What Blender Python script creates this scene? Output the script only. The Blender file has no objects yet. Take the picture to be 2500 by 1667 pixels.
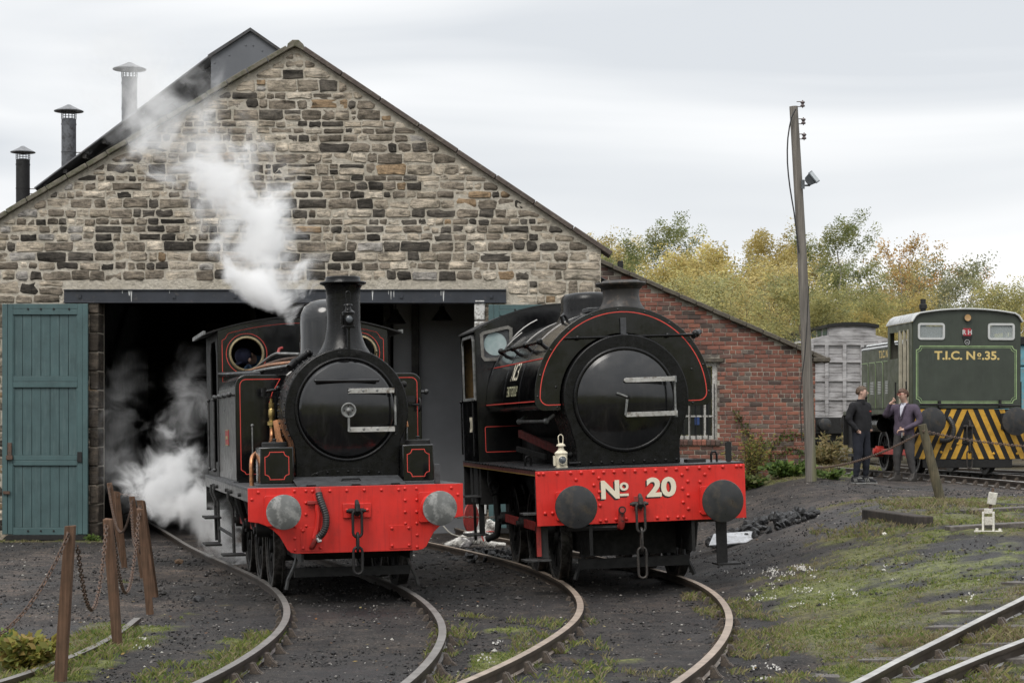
import bpy, bmesh, math, random
from mathutils import Vector, Matrix, noise
R = math.radians
sc = bpy.context.scene
COL = sc.collection

# ------------------------------------------------------------------ camera
cam_d = bpy.data.cameras.new("camera")
cam_d.sensor_width = 36.0
cam_d.lens = 5100 / 2500 * 36.0
cam_d.shift_y = 211.5 / 2500
cam_d.clip_start = 0.1
cam_d.clip_end = 3000
cam = bpy.data.objects.new("camera", cam_d)
cam.location = (0, 0, 1.9)
cam.rotation_euler = (R(90), 0, 0)
COL.objects.link(cam)
sc.camera = cam

# ------------------------------------------------------------------ sky, sun, exposure
SUN_EL, SUN_AZ = 52.0, 205.0          # azimuth clockwise from +Y: behind the camera, a little to its left
w = bpy.data.worlds.new("World")
sc.world = w
w.use_nodes = True
nt = w.node_tree
nt.nodes.clear()
def wn(t, **k):
    n = nt.nodes.new(t)
    for a, b in k.items():
        setattr(n, a, b)
    return n
def wl(a, b):
    nt.links.new(a, b)
out = wn("ShaderNodeOutputWorld"); bg = wn("ShaderNodeBackground"); wl(bg.outputs[0], out.inputs[0])
sky = wn("ShaderNodeTexSky"); sky.sky_type = 'NISHITA'; sky.sun_disc = False
sky.sun_elevation = R(SUN_EL); sky.sun_rotation = R(SUN_AZ); sky.dust_density = 3.0
tc = wn("ShaderNodeTexCoord")
mp = wn("ShaderNodeMapping"); mp.inputs['Scale'].default_value = (2.6, 2.6, 15.0); mp.inputs['Location'].default_value = (3.7, 1.3, 0.62)
wl(tc.outputs['Generated'], mp.inputs[0])
n1 = wn("ShaderNodeTexNoise"); n1.inputs['Scale'].default_value = 1.0; n1.inputs['Detail'].default_value = 4.0; n1.inputs['Roughness'].default_value = 0.45
n1.inputs['Distortion'].default_value = 0.5
wl(mp.outputs[0], n1.inputs[0])
rp = wn("ShaderNodeValToRGB")
e = rp.color_ramp.elements
e[0].position = 0.36; e[0].color = (0.62, 0.645, 0.675, 1)
e[1].position = 0.66; e[1].color = (0.92, 0.92, 0.92, 1)
rp.color_ramp.elements.new(0.5).color = (0.75, 0.765, 0.78, 1)
wl(n1.outputs[0], rp.inputs[0])
# overcast brightening towards the zenith
sx = wn("ShaderNodeSeparateXYZ"); wl(tc.outputs['Generated'], sx.inputs[0])
mr = wn("ShaderNodeMapRange"); mr.inputs['From Min'].default_value = 0.2; mr.inputs['From Max'].default_value = 0.9
mr.inputs['To Min'].default_value = 1.0; mr.inputs['To Max'].default_value = 1.7
wl(sx.outputs['Z'], mr.inputs['Value'])
vm = wn("ShaderNodeVectorMath", operation='SCALE'); wl(rp.outputs[0], vm.inputs[0]); wl(mr.outputs[0], vm.inputs['Scale'])
sk = wn("ShaderNodeVectorMath", operation='SCALE'); wl(sky.outputs[0], sk.inputs[0]); sk.inputs['Scale'].default_value = 0.07
mx = wn("ShaderNodeMix", data_type='RGBA'); mx.inputs['Factor'].default_value = 0.92
wl(sk.outputs[0], mx.inputs['A']); wl(vm.outputs[0], mx.inputs['B'])
wl(mx.outputs['Result'], bg.inputs['Color']); bg.inputs['Strength'].default_value = 1.0

sun_d = bpy.data.lights.new("sun", 'SUN'); sun_d.energy = 1.5; sun_d.angle = R(28); sun_d.color = (1.0, 0.96, 0.90)
sun = bpy.data.objects.new("sun", sun_d); COL.objects.link(sun)
_az = R(SUN_AZ)
_dir = Vector((math.sin(_az) * math.cos(R(SUN_EL)), math.cos(_az) * math.cos(R(SUN_EL)), math.sin(R(SUN_EL))))
sun.rotation_euler = _dir.to_track_quat('Z', 'Y').to_euler()
sun.location = (0, -20, 40)

vs = sc.view_settings
vs.view_transform = 'Standard'; vs.look = 'None'; vs.exposure = 0.35; vs.gamma = 1.0; vs.use_curve_mapping = False
cy = sc.cycles
cy.use_denoising = True
cy.max_bounces = 10; cy.diffuse_bounces = 3; cy.glossy_bounces = 3; cy.transmission_bounces = 6
cy.volume_bounces = 8; cy.transparent_max_bounces = 12
cy.volume_step_rate = 1.0; cy.volume_max_steps = 256
cy.caustics_reflective = False; cy.caustics_refractive = False

# ------------------------------------------------------------------ helpers
def tag(o, label=None, cat=None, group=None, kind=None):
    if label: o["label"] = label
    if cat: o["category"] = cat
    if group: o["group"] = group
    if kind: o["kind"] = kind
    return o
def empty(name, loc=(0, 0, 0), rot=(0, 0, 0)):
    o = bpy.data.objects.new(name, None)
    o.empty_display_size = 0.2
    o.location = loc; o.rotation_euler = rot
    COL.objects.link(o)
    return o
def link(name, me, parent=None, mat=None):
    o = bpy.data.objects.new(name, me)
    if mat is not None and not me.materials:
        me.materials.append(mat)
    COL.objects.link(o)
    if parent is not None:
        o.parent = parent
    return o
def copy_tree(o, parent=None):
    c = o.copy(); COL.objects.link(c); c.parent = parent
    for ch in list(o.children):
        copy_tree(ch, c)
    return c

class MB:
    def __init__(s):
        s.v = []; s.f = []; s.col = []; s.cur = None
    def add(s, vs, fs):
        o = len(s.v)
        s.v += [tuple(p) for p in vs]
        s.f += [[i + o for i in f] for f in fs]
        if s.cur is not None:
            s.col += [s.cur] * len(vs)
        return s
    def box(s, x0, x1, y0, y1, z0, z1):
        return s.add([(x0,y0,z0),(x1,y0,z0),(x1,y1,z0),(x0,y1,z0),(x0,y0,z1),(x1,y0,z1),(x1,y1,z1),(x0,y1,z1)],
              [(0,3,2,1),(4,5,6,7),(0,1,5,4),(1,2,6,5),(2,3,7,6),(3,0,4,7)])
    def obox(s, c, size, M=None):
        hx, hy, hz = size[0]/2, size[1]/2, size[2]/2
        M = M or Matrix()
        c = Vector(c)
        vs = [c + M.to_3x3() @ Vector(p) for p in ((-hx,-hy,-hz),(hx,-hy,-hz),(hx,hy,-hz),(-hx,hy,-hz),(-hx,-hy,hz),(hx,-hy,hz),(hx,hy,hz),(-hx,hy,hz))]
        return s.add(vs, [(0,3,2,1),(4,5,6,7),(0,1,5,4),(1,2,6,5),(2,3,7,6),(3,0,4,7)])
    def beam(s, a, b, w, h, up=(0,0,1)):
        a = Vector(a); b = Vector(b); d = (b-a); L = d.length; d.normalize()
        u = Vector(up); x = d.cross(u)
        if x.length < 1e-4: x = d.cross(Vector((0,1,0)))
        x.normalize(); z = x.cross(d)
        M = Matrix((x, d, z)).transposed()
        return s.obox((a+b)/2, (w, L, h), M)
    def prism(s, poly, axis, a, b):
        def P(p, t):
            if axis == 'y': return (p[0], t, p[1])
            if axis == 'x': return (t, p[0], p[1])
            return (p[0], p[1], t)
        n = len(poly)
        vs = [P(p, a) for p in poly] + [P(p, b) for p in poly]
        fs = [list(range(n)), list(range(2*n-1, n-1, -1))] + [(i, (i+1) % n, n+(i+1) % n, n+i) for i in range(n)]
        return s.add(vs, fs)
    def tube(s, pts, r, n=8, radii=None, caps=True, closed=False):
        pts = [Vector(p) for p in pts]
        m = len(pts); rings = []
        t0 = (pts[1]-pts[0]).normalized()
        u = t0.cross(Vector((0,0,1)))
        if u.length < 0.1: u = t0.cross(Vector((1,0,0)))
        u.normalize(); v = u.cross(t0)
        for i, p in enumerate(pts):
            if closed: t = (pts[(i+1) % m]-pts[i-1])
            else: t = (pts[min(i+1, m-1)]-pts[max(i-1, 0)])
            t.normalize()
            u = (u - t*u.dot(t)).normalized(); v = t.cross(u)
            rr = radii[i] if radii else r
            rings.append([p + u*rr*math.cos(2*math.pi*k/n) + v*rr*math.sin(2*math.pi*k/n) for k in range(n)])
        vs = [q for rg in rings for q in rg]
        fs = []
        for i in range(m if closed else m-1):
            j = (i+1) % m
            for k in range(n):
                fs.append((i*n+k, i*n+(k+1) % n, j*n+(k+1) % n, j*n+k))
        if caps and not closed:
            fs.append(list(range(n-1, -1, -1))); fs.append(list(range((m-1)*n, m*n)))
        return s.add(vs, fs)
    def lathe(s, prof, o=(0,0,0), axis='z', n=24, a0=0, a1=360):
        o = Vector(o); full = abs(a1-a0) >= 359.9
        m = n if full else n+1
        vs = []
        for r, h in prof:
            for k in range(m):
                a = R(a0 + (a1-a0)*k/n)
                c, d = r*math.cos(a), r*math.sin(a)
                if axis == 'z': p = (c, d, h)
                elif axis == 'y': p = (c, h, d)
                else: p = (h, c, d)
                vs.append(o + Vector(p))
        fs = []
        for i in range(len(prof)-1):
            for k in range(n):
                k2 = (k+1) % m
                fs.append((i*m+k, i*m+k2, (i+1)*m+k2, (i+1)*m+k))
        return s.add(vs, fs)
    def cyl(s, a, b, r, n=16):
        return s.tube([a, b], r, n)
    def ball(s, c, r, n=10, m=6, sc_=(1,1,1)):
        vs = []; fs = []
        c = Vector(c)
        for i in range(m+1):
            t = math.pi*i/m
            for k in range(n):
                a = 2*math.pi*k/n
                vs.append(c + Vector((r*sc_[0]*math.sin(t)*math.cos(a), r*sc_[1]*math.sin(t)*math.sin(a), r*sc_[2]*math.cos(t))))
        for i in range(m):
            for k in range(n):
                fs.append((i*n+k, (i+1)*n+k, (i+1)*n+(k+1) % n, i*n+(k+1) % n))
        return s.add(vs, fs)
    def torus(s, c, Rr, r, axis='y', n=32, m=8, a0=0, a1=360):
        pts = []
        full = abs(a1-a0) >= 359.9
        for k in range(n if full else n+1):
            a = R(a0+(a1-a0)*k/n); x, y = Rr*math.cos(a), Rr*math.sin(a)
            p = (x, 0, y) if axis == 'y' else ((0, x, y) if axis == 'x' else (x, y, 0))
            pts.append(Vector(c)+Vector(p))
        return s.tube(pts, r, m, closed=full)
    def ribbon(s, pts, wd, plane, a, b, closed=False):
        """flat strip following a 2D line, from a (front) to b (back) along the plane's normal"""
        n = len(pts); L = []; Rr = []
        for i in range(n):
            p = Vector(pts[i])
            if closed: q0, q1 = Vector(pts[i-1]), Vector(pts[(i+1) % n])
            else: q0, q1 = Vector(pts[max(i-1,0)]), Vector(pts[min(i+1,n-1)])
            d0 = (p-q0); d1 = (q1-p)
            if d0.length < 1e-6: d0 = d1
            if d1.length < 1e-6: d1 = d0
            d0.normalize(); d1.normalize()
            n0 = Vector((-d0.y, d0.x)); n1_ = Vector((-d1.y, d1.x))
            nn = n0+n1_
            if nn.length < 1e-4: nn = n0
            nn.normalize()
            k = 1/max(0.5, nn.dot(n0))
            L.append(p+nn*wd/2*k); Rr.append(p-nn*wd/2*k)
        m = n if closed else n-1
        def P(p, t):
            if plane == 'y': return (p.x, t, p.y)
            if plane == 'x': return (t, p.x, p.y)
            return (p.x, p.y, t)
        for i in range(m):
            j = (i+1) % n
            A, B, Cc, D = L[i], L[j], Rr[j], Rr[i]
            s.add([P(A,a),P(B,a),P(Cc,a),P(D,a),P(A,b),P(B,b),P(Cc,b),P(D,b)],
                  [(0,1,2,3),(0,4,5,1),(3,2,6,7)])
        return s
    def plate(s, outer, holes, axis, a, b):
        """flat plate with holes, extruded from a to b along axis"""
        bm = bmesh.new()
        def P(p):
            return (p[0], a, p[1]) if axis == 'y' else ((a, p[0], p[1]) if axis == 'x' else (p[0], p[1], a))
        ed = []
        for loop in [outer]+holes:
            vv = [bm.verts.new(P(p)) for p in loop]
            ed += [bm.edges.new((vv[i], vv[(i+1) % len(vv)])) for i in range(len(vv))]
        bmesh.ops.triangle_fill(bm, use_beauty=True, use_dissolve=False, edges=ed)
        r = bmesh.ops.extrude_face_region(bm, geom=list(bm.faces))
        dv = Vector((0,0,0)); dv['xyz'.index(axis)] = b-a
        bmesh.ops.translate(bm, verts=[g for g in r['geom'] if isinstance(g, bmesh.types.BMVert)], vec=dv)
        bmesh.ops.recalc_face_normals(bm, faces=bm.faces)
        bm.verts.index_update()
        s.add([v.co.copy() for v in bm.verts], [[v.index for v in f.verts] for f in bm.faces])
        bm.free()
        return s
    def mesh(s, name, mat=None, smooth=None, recalc=True):
        me = bpy.data.meshes.new(name)
        me.from_pydata(s.v, [], s.f)
        if s.col:
            ca = me.color_attributes.new("col", 'FLOAT_COLOR', 'POINT')
            ca.data.foreach_set("color", [x for c in s.col for x in (c[0], c[1], c[2], 1.0)])
        if recalc:
            bm = bmesh.new(); bm.from_mesh(me)
            bmesh.ops.recalc_face_normals(bm, faces=bm.faces)
            bm.to_mesh(me); bm.free()
        if smooth is not None:
            me.polygons.foreach_set("use_smooth", [True]*len(me.polygons))
            me.set_sharp_from_angle(angle=R(smooth))
        if mat is not None: me.materials.append(mat)
        me.update()
        return me
    def build(s, name, mat, parent=None, smooth=35, bevel=0, seg=2):
        me = s.mesh(name, mat, smooth)
        o = link(name, me, parent)
        if bevel:
            b = o.modifiers.new("bevel", 'BEVEL'); b.width = bevel; b.segments = seg; b.limit_method = 'ANGLE'; b.angle_limit = R(40)
            b.harden_normals = False
        return o

def circ(cx, cz, r, n=32, a0=0, a1=360):
    full = abs(a1-a0) >= 359.9
    return [(cx+r*math.cos(R(a0+(a1-a0)*k/n)), cz+r*math.sin(R(a0+(a1-a0)*k/n))) for k in range(n if full else n+1)]
def rrect(x0, x1, z0, z1, r, n=5):
    pts = []
    for cx, cz, a in ((x1-r, z0+r, -90), (x1-r, z1-r, 0), (x0+r, z1-r, 90), (x0+r, z0+r, 180)):
        for k in range(n+1):
            t = R(a+90*k/n); pts.append((cx+r*math.cos(t), cz+r*math.sin(t)))
    return pts
def notched(x0, x1, z0, z1, r, n=4):
    """rectangle whose corners are scooped inwards"""
    pts = []
    for cx, cz, a in ((x1, z0, 180), (x1, z1, 270), (x0, z1, 360), (x0, z0, 90)):
        for k in range(n+1):
            t = R(a-90*k/n); pts.append((cx+r*math.cos(t), cz+r*math.sin(t)))
    return pts
def text_mesh(body, size, offset=0.0, extrude=0.002, shear=0, align='CENTER', sx_=1.0):
    cu = bpy.data.curves.new("text", 'FONT'); cu.body = body; cu.size = size; cu.offset = offset; cu.extrude = extrude
    cu.align_x = align; cu.align_y = 'CENTER'; cu.resolution_u = 4; cu.shear = shear
    o = bpy.data.objects.new("text", cu); COL.objects.link(o)
    dg = bpy.context.evaluated_depsgraph_get()
    me = bpy.data.meshes.new_from_object(o.evaluated_get(dg))
    bpy.data.objects.remove(o); bpy.data.curves.remove(cu)
    if sx_ != 1.0:
        me.transform(Matrix.Diagonal((sx_, 1, 1, 1)))
    return me
def fbm(x, y, z=0.0, o=4):
    return noise.fractal(Vector((x, y, z)), 1.0, 2.0, o)
def smooth(t):
    t = max(0.0, min(1.0, t)); return t*t*(3-2*t)

# ------------------------------------------------------------------ materials
MATS = {}
def new_mat(name):
    m = bpy.data.materials.new(name); m.use_nodes = True
    n = m.node_tree.nodes; l = m.node_tree.links
    b = n["Principled BSDF"]
    MATS[name] = m
    return m, n, l, b
def nd(n, t, **k):
    x = n.new(t)
    for a, b in k.items():
        if a in ('op',): x.operation = b
        elif hasattr(x, a) and a not in x.inputs: setattr(x, a, b)
        else: x.inputs[a].default_value = b
    return x
def ramp(n, l, src, stops):
    r = n.new("ShaderNodeValToRGB")
    els = r.color_ramp.elements
    els[0].position, els[0].color = stops[0][0], (*stops[0][1], 1) if len(stops[0][1]) == 3 else stops[0][1]
    els[1].position, els[1].color = stops[-1][0], (*stops[-1][1], 1)
    for p, c in stops[1:-1]:
        els.new(p).color = (*c, 1)
    l.new(src, r.inputs[0])
    return r.outputs[0]
def mixc(n, l, f, a, b, mode='MIX'):
    m = n.new("ShaderNodeMix"); m.data_type = 'RGBA'; m.blend_type = mode
    def put(sock, v):
        if hasattr(v, 'is_linked') or hasattr(v, 'links'): l.new(v, sock)
        elif isinstance(v, (int, float)): sock.default_value = v
        else: sock.default_value = (*v, 1) if len(v) == 3 else v
    put(m.inputs['Factor'], f); put(m.inputs['A'], a); put(m.inputs['B'], b)
    return m.outputs['Result']
def noise_tex(n, l, vec, scale, detail=4, rough=0.55, stretch=None, dist=0.0):
    t = n.new("ShaderNodeTexNoise"); t.inputs['Scale'].default_value = scale; t.inputs['Detail'].default_value = detail; t.inputs['Roughness'].default_value = rough
    t.inputs['Distortion'].default_value = dist
    if stretch:
        mp_ = n.new("ShaderNodeMapping"); mp_.inputs['Scale'].default_value = stretch
        l.new(vec, mp_.inputs[0]); l.new(mp_.outputs[0], t.inputs[0])
    else:
        l.new(vec, t.inputs[0])
    return t.outputs[0]
def bump(n, l, b, h, strength=0.3, dist=0.01):
    x = n.new("ShaderNodeBump"); x.inputs['Strength'].default_value = strength; x.inputs['Distance'].default_value = dist
    l.new(h, x.inputs['Height']); l.new(x.outputs[0], b.inputs['Normal'])
def paint(name, col, rough=(0.25, 0.5), wear=None, wear_amt=0.35, streak=None, metallic=0.0, bmp=0.05, scale=6.0, coat=0.0, var=0.25, spec=0.5, bscale=60, bdist=0.003):
    """painted or bare metal/wood: mottled colour, uneven gloss, optional wear patches and vertical streaks"""
    m, n, l, b = new_mat(name)
    oc = n.new("ShaderNodeTexCoord").outputs['Object']
    f = noise_tex(n, l, oc, scale, 5, 0.6)
    dark = tuple(c*(1-var) for c in col); lite = tuple(min(1, c*(1+var)) for c in col)
    c = ramp(n, l, f, [(0.3, dark), (0.7, lite)])
    if streak:
        sf = noise_tex(n, l, oc, 9, 3, 0.6, stretch=(3.0, 3.0, 0.25))
        sfr = ramp(n, l, sf, [(0.52, (0,0,0)), (0.75, (streak[1],)*3)])
        c = mixc(n, l, sfr, c, streak[0])
    if wear:
        wf = noise_tex(n, l, oc, scale*2.3, 6, 0.68)
        wfr = ramp(n, l, wf, [(1-wear_amt-0.12, (0,0,0)), (1-wear_amt+0.03, (1,1,1))])
        c = mixc(n, l, wfr, c, wear)
    l.new(c, b.inputs['Base Color'])
    f2 = noise_tex(n, l, oc, scale*1.7, 4, 0.6)
    rr = n.new("ShaderNodeMapRange"); rr.inputs['From Min'].default_value = 0.3; rr.inputs['From Max'].default_value = 0.7
    rr.inputs['To Min'].default_value, rr.inputs['To Max'].default_value = rough
    l.new(f2, rr.inputs[0]); l.new(rr.outputs[0], b.inputs['Roughness'])
    b.inputs['Metallic'].default_value = metallic
    b.inputs['Specular IOR Level'].default_value = spec
    if coat: b.inputs['Coat Weight'].default_value = coat; b.inputs['Coat Roughness'].default_value = 0.15
    if bmp:
        f3 = noise_tex(n, l, oc, bscale, 4, 0.6)
        bump(n, l, b, f3, bmp, bdist)
    return m

BLACK = paint("gloss_black_paint", (0.0042, 0.0043, 0.0048), (0.07, 0.24), streak=((0.03, 0.029, 0.028), 0.3), bmp=0.10, scale=3, bscale=9, bdist=0.006, spec=0.5, coat=0.35)
BLACKS = paint("smokebox_black", (0.0048, 0.0048, 0.005), (0.16, 0.38), streak=((0.03, 0.029, 0.028), 0.25), bmp=0.3, scale=5, bscale=14, bdist=0.007, spec=0.28)
BLACKM = paint("sooty_black", (0.006, 0.0058, 0.0056), (0.5, 0.8), wear=(0.018, 0.0155, 0.0135), wear_amt=0.3, bmp=0.2, scale=9)
DUST_SHEEN = paint("dust_and_sheen_black_side", (0.06, 0.059, 0.057), (0.25, 0.5), streak=((0.30, 0.285, 0.26), 0.6), bmp=0.1, scale=4)  # dusty black, base and streaks lightened to paint in grazing sky reflection
GREYP = paint("grey_black_plate", (0.055, 0.058, 0.062), (0.4, 0.65), wear=(0.03,0.03,0.032), wear_amt=0.4, bmp=0.2)
RED = paint("vermilion_buffer_beam", (0.60, 0.028, 0.021), (0.28, 0.5), streak=((0.36, 0.018, 0.015), 0.6), wear=(0.47, 0.026, 0.020), wear_amt=0.32, bmp=0.08, scale=2.5, var=0.14)
REDL = paint("red_lining", (0.62, 0.06, 0.045), (0.4, 0.6), bmp=0.0, var=0.15)
REDR = paint("red_rod_paint", (0.30, 0.03, 0.025), (0.4, 0.7), wear=(0.05, 0.02, 0.018), wear_amt=0.33, bmp=0.1)
REDK = paint("grimy_dark_red", (0.11, 0.018, 0.016), (0.5, 0.75), wear=(0.03, 0.014, 0.012), wear_amt=0.4, bmp=0.1)
REDB = paint("bright_red_rod", (0.55, 0.05, 0.035), (0.35, 0.6), bmp=0.05)
STEEL = paint("bare_steel", (0.48, 0.47, 0.45), (0.3, 0.55), wear=(0.16, 0.13, 0.10), wear_amt=0.36, metallic=0.7, bmp=0.1, scale=7)
HANDR = paint("dark_handrail_steel", (0.075, 0.075, 0.075), (0.3, 0.5), metallic=0.5, wear=(0.03, 0.03, 0.03), wear_amt=0.4)
STEELD = paint("worn_buffer_steel", (0.17, 0.175, 0.17), (0.35, 0.65), wear=(0.34, 0.34, 0.33), wear_amt=0.42, metallic=0.45, bmp=0.2, scale=4)
BUFBLK = paint("greasy_buffer_face", (0.025, 0.026, 0.028), (0.22, 0.55), wear=(0.05, 0.042, 0.034), wear_amt=0.4, bmp=0.15, scale=4)
BRASS = paint("brass", (0.42, 0.31, 0.12), (0.25, 0.5), metallic=0.9, wear=(0.1, 0.08, 0.05), wear_amt=0.35, scale=14)
DBRASS = paint("tarnished_brass_rim", (0.36, 0.30, 0.18), (0.3, 0.5), metallic=0.7, wear=(0.16, 0.13, 0.09), wear_amt=0.35, scale=14)
COPPER = paint("copper", (0.55, 0.26, 0.13), (0.22, 0.5), metallic=0.9, wear=(0.12, 0.07, 0.05), wear_amt=0.33, scale=10)
IRON = paint("rusty_iron", (0.085, 0.062, 0.05), (0.5, 0.8), wear=(0.19, 0.10, 0.06), wear_amt=0.4, metallic=0.3, bmp=0.2, scale=25)
HOOKM = paint("dark_coupling_iron", (0.035, 0.033, 0.031), (0.35, 0.65), wear=(0.075, 0.06, 0.05), wear_amt=0.38, metallic=0.3, bmp=0.15, scale=14)
CHAINM = paint("grey_chain_iron", (0.15, 0.13, 0.115), (0.4, 0.7), wear=(0.20, 0.11, 0.07), wear_amt=0.45, metallic=0.4, bmp=0.1, scale=30)
RUBBER = paint("black_rubber_hose", (0.02, 0.02, 0.02), (0.35, 0.6), bmp=0.0)
CREAM = paint("chipped_cream_paint", (0.66, 0.60, 0.47), (0.4, 0.6), wear=(0.16, 0.10, 0.06), wear_amt=0.30, scale=30, bmp=0.1)
LETTER = paint("cream_lettering", (0.72, 0.66, 0.52), (0.45, 0.6), bmp=0.0, var=0.06)
LETSH = paint("letter_shadow_black", (0.02, 0.012, 0.012), (0.4, 0.6), bmp=0.0)
def glass(name, col=(0.8, 0.85, 0.85), rough=0.05, alpha=0.35):
    m, n, l, b = new_mat(name)
    b.inputs['Base Color'].default_value = (*col, 1); b.inputs['Roughness'].default_value = rough
    tr = n.new("ShaderNodeBsdfTransparent"); tr.inputs[0].default_value = (0.86, 0.9, 0.9, 1); ms = n.new("ShaderNodeMixShader"); ms.inputs[0].default_value = 0.22
    l.new(tr.outputs[0], ms.inputs[1]); l.new(b.outputs[0], ms.inputs[2]); l.new(ms.outputs[0], n["Material Output"].inputs[0])
    return m
GLASS = glass("window_glass")
def view_tint_glass():
    m, n, l, b = new_mat("view_tint_cab_glass")
    oc = n.new("ShaderNodeTexCoord").outputs['Object']
    f = noise_tex(n, l, oc, 7, 4, 0.6)
    c = ramp(n, l, f, [(0.3, (0.30, 0.39, 0.39)), (0.7, (0.46, 0.54, 0.54))])  # pale teal painted in for the door showing through the pane
    l.new(c, b.inputs['Base Color']); b.inputs['Roughness'].default_value = 0.18
    b.inputs['Transmission Weight'].default_value = 0.12; b.inputs['IOR'].default_value = 1.1
    return m
DGLASS = view_tint_glass()
LENS = paint("lamp_lens", (0.09, 0.10, 0.11), (0.08, 0.2), bmp=0.0, var=0.3)
# ------------------------------------------------------------------ ground
def gz(X, Y):
    h = -0.08 + 0.90*smooth((X-1.5)/4.2)*smooth((Y-12)/17)
    h += 0.22*smooth((X-2.6)/1.2)*(1-smooth((X-6.0)/1.0))*smooth((Y-35.0)/4.5)*(1-smooth((Y-41.5)/2))
    if Y < -5: h += 7.5*smooth((-Y-5)/24)      # unseen bank, added behind the viewpoint so black paint reflects something dark
    return h
def grass_w(X, Y):
    """how much grass and moss covers the ash, and how dry it is"""
    n1_ = fbm((X+0.35*Y)*0.35+3, (Y-0.3*X)*0.42+7, 1.3, 5); n2_ = fbm((X+0.4*Y)*0.9, (Y-0.3*X)*1.3, 4.2, 4); n3_ = fbm((X+0.4*Y)*2.5, Y*3.5, 9.2, 3)
    nn = 0.6*n1_+0.6*n2_+0.5*n3_
    wgt = -0.75
    def zone(A, m):
        nonlocal wgt
        wgt = max(wgt, -0.75+(A+0.75)*m)
    zone(0.38, smooth((X-2.1-0.05*max(0, Y-20))/0.7)*(1-smooth((X-4.6)/1.5))*(1-smooth((Y-22.5)/4)))   # bank beside the right road
    zone(0.10, smooth((X-3.0)/1.2)*(1-smooth((Y-31)/3)))
    zone(0.8, smooth((X-3.3)/0.7)*(1-smooth((X-6.3)/0.4))*smooth((Y-37.3)/1.3))
    zone(0.16, (1-smooth((abs(X+3.8)-0.3)/0.5))*(1-smooth((Y-21.5)/2.5)))
    zone(0.10, (1-smooth((abs(X+2.5)-0.12)/0.3))*(1-smooth((Y-19.5)/1.5)))
    zone(0.06, (1-smooth((abs(X+0.05)-0.15)/0.3))*(1-smooth((Y-20.5)/3)))
    zone(0.04, (1-smooth((Y-16.2)/1.6))*smooth((X+0.4)/0.6))
    zone(0.45, smooth((Y-48)/3)*smooth((X-6)/2))
    zone(0.2, (1-smooth((abs(Y-36.45)-0.1)/0.3))*(1-smooth((X+7.2)/0.6)))
    if Y > 70: wgt = 0.5
    g = smooth((wgt+nn*0.85)/0.34)
    dry = smooth(0.34+1.1*fbm(X*0.5+9, Y*0.3, 6.1, 3) + 0.35*smooth((Y-21)/5) + 0.5*smooth((Y-45)/4) - 0.35*smooth((Y-36)/2)*(1-smooth((Y-44)/2)))
    return g, dry
def on_ground(px, py, d0=30.0, h=0.0):
    """where the sight line of a ground point meets the terrain (raised by h)"""
    d = d0
    for _ in range(80):
        X = (px-1250)/5100*d; z = gz(X, d)+h; dn = (1.9-z)*5100/max(1.0, (py-1045)); d = 0.6*d+0.4*dn
    X = (px-1250)/5100*d
    return Vector((X, d, gz(X, d)))
def axis_pts(lo, f0, f1, hi, step):
    a = []
    x = f0; s_ = step
    left = []
    while x > lo:
        s_ *= 1.35; x -= s_; left.append(max(x, lo))
    a = left[::-1]
    k = int((f1-f0)/step)
    a += [f0+step*i for i in range(k+1)]
    x = a[-1]; s_ = step
    while x < hi:
        s_ *= 1.35; x += s_; a.append(min(x, hi))
    return a
gx = axis_pts(-900, -8.2, 10.6, 900, 0.085)
gy = axis_pts(-300, 13.4, 43.0, 1600, 0.10)
gv = []; gc = []
for Y in gy:
    for X in gx:
        z = gz(X, Y)
        near = 1.0 if (11 < Y < 60 and -12 < X < 14) else 0.0
        g = d = 0.0
        if near or Y > 60:
            g, d = grass_w(X, Y)
        elif Y < -3: g, d = 1.0, 0.2
        if near:
            z += 0.018*fbm(X*1.1, Y*1.1, 0, 3) + 0.016*fbm(X*5, Y*5, 2, 3) + 0.012*g
        pth = 0.0
        if near:
            pth = max(smooth((X-2.4-0.25*(30-Y))/1.5)*smooth((Y-25.5)/3.0), (1-smooth((X+3.9)/0.9))*smooth((Y-18.5)/2.5), 0.8*smooth((Y-33.5)/2))
            pth *= smooth(0.62+0.75*fbm(X*0.6, Y*0.35, 5.5, 4))
        gv.append((X, Y, z)); gc.append((g, d, pth, 1.0))
nx_ = len(gx)
gf = [(j*nx_+i, j*nx_+i+1, (j+1)*nx_+i+1, (j+1)*nx_+i) for j in range(len(gy)-1) for i in range(nx_-1)]
gme = bpy.data.meshes.new("ground"); gme.from_pydata(gv, [], gf)
ca = gme.color_attributes.new("cover", 'FLOAT_COLOR', 'POINT'); ca.data.foreach_set("color", [x for c in gc for x in c])
gme.polygons.foreach_set("use_smooth", [True]*len(gme.polygons))
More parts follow.
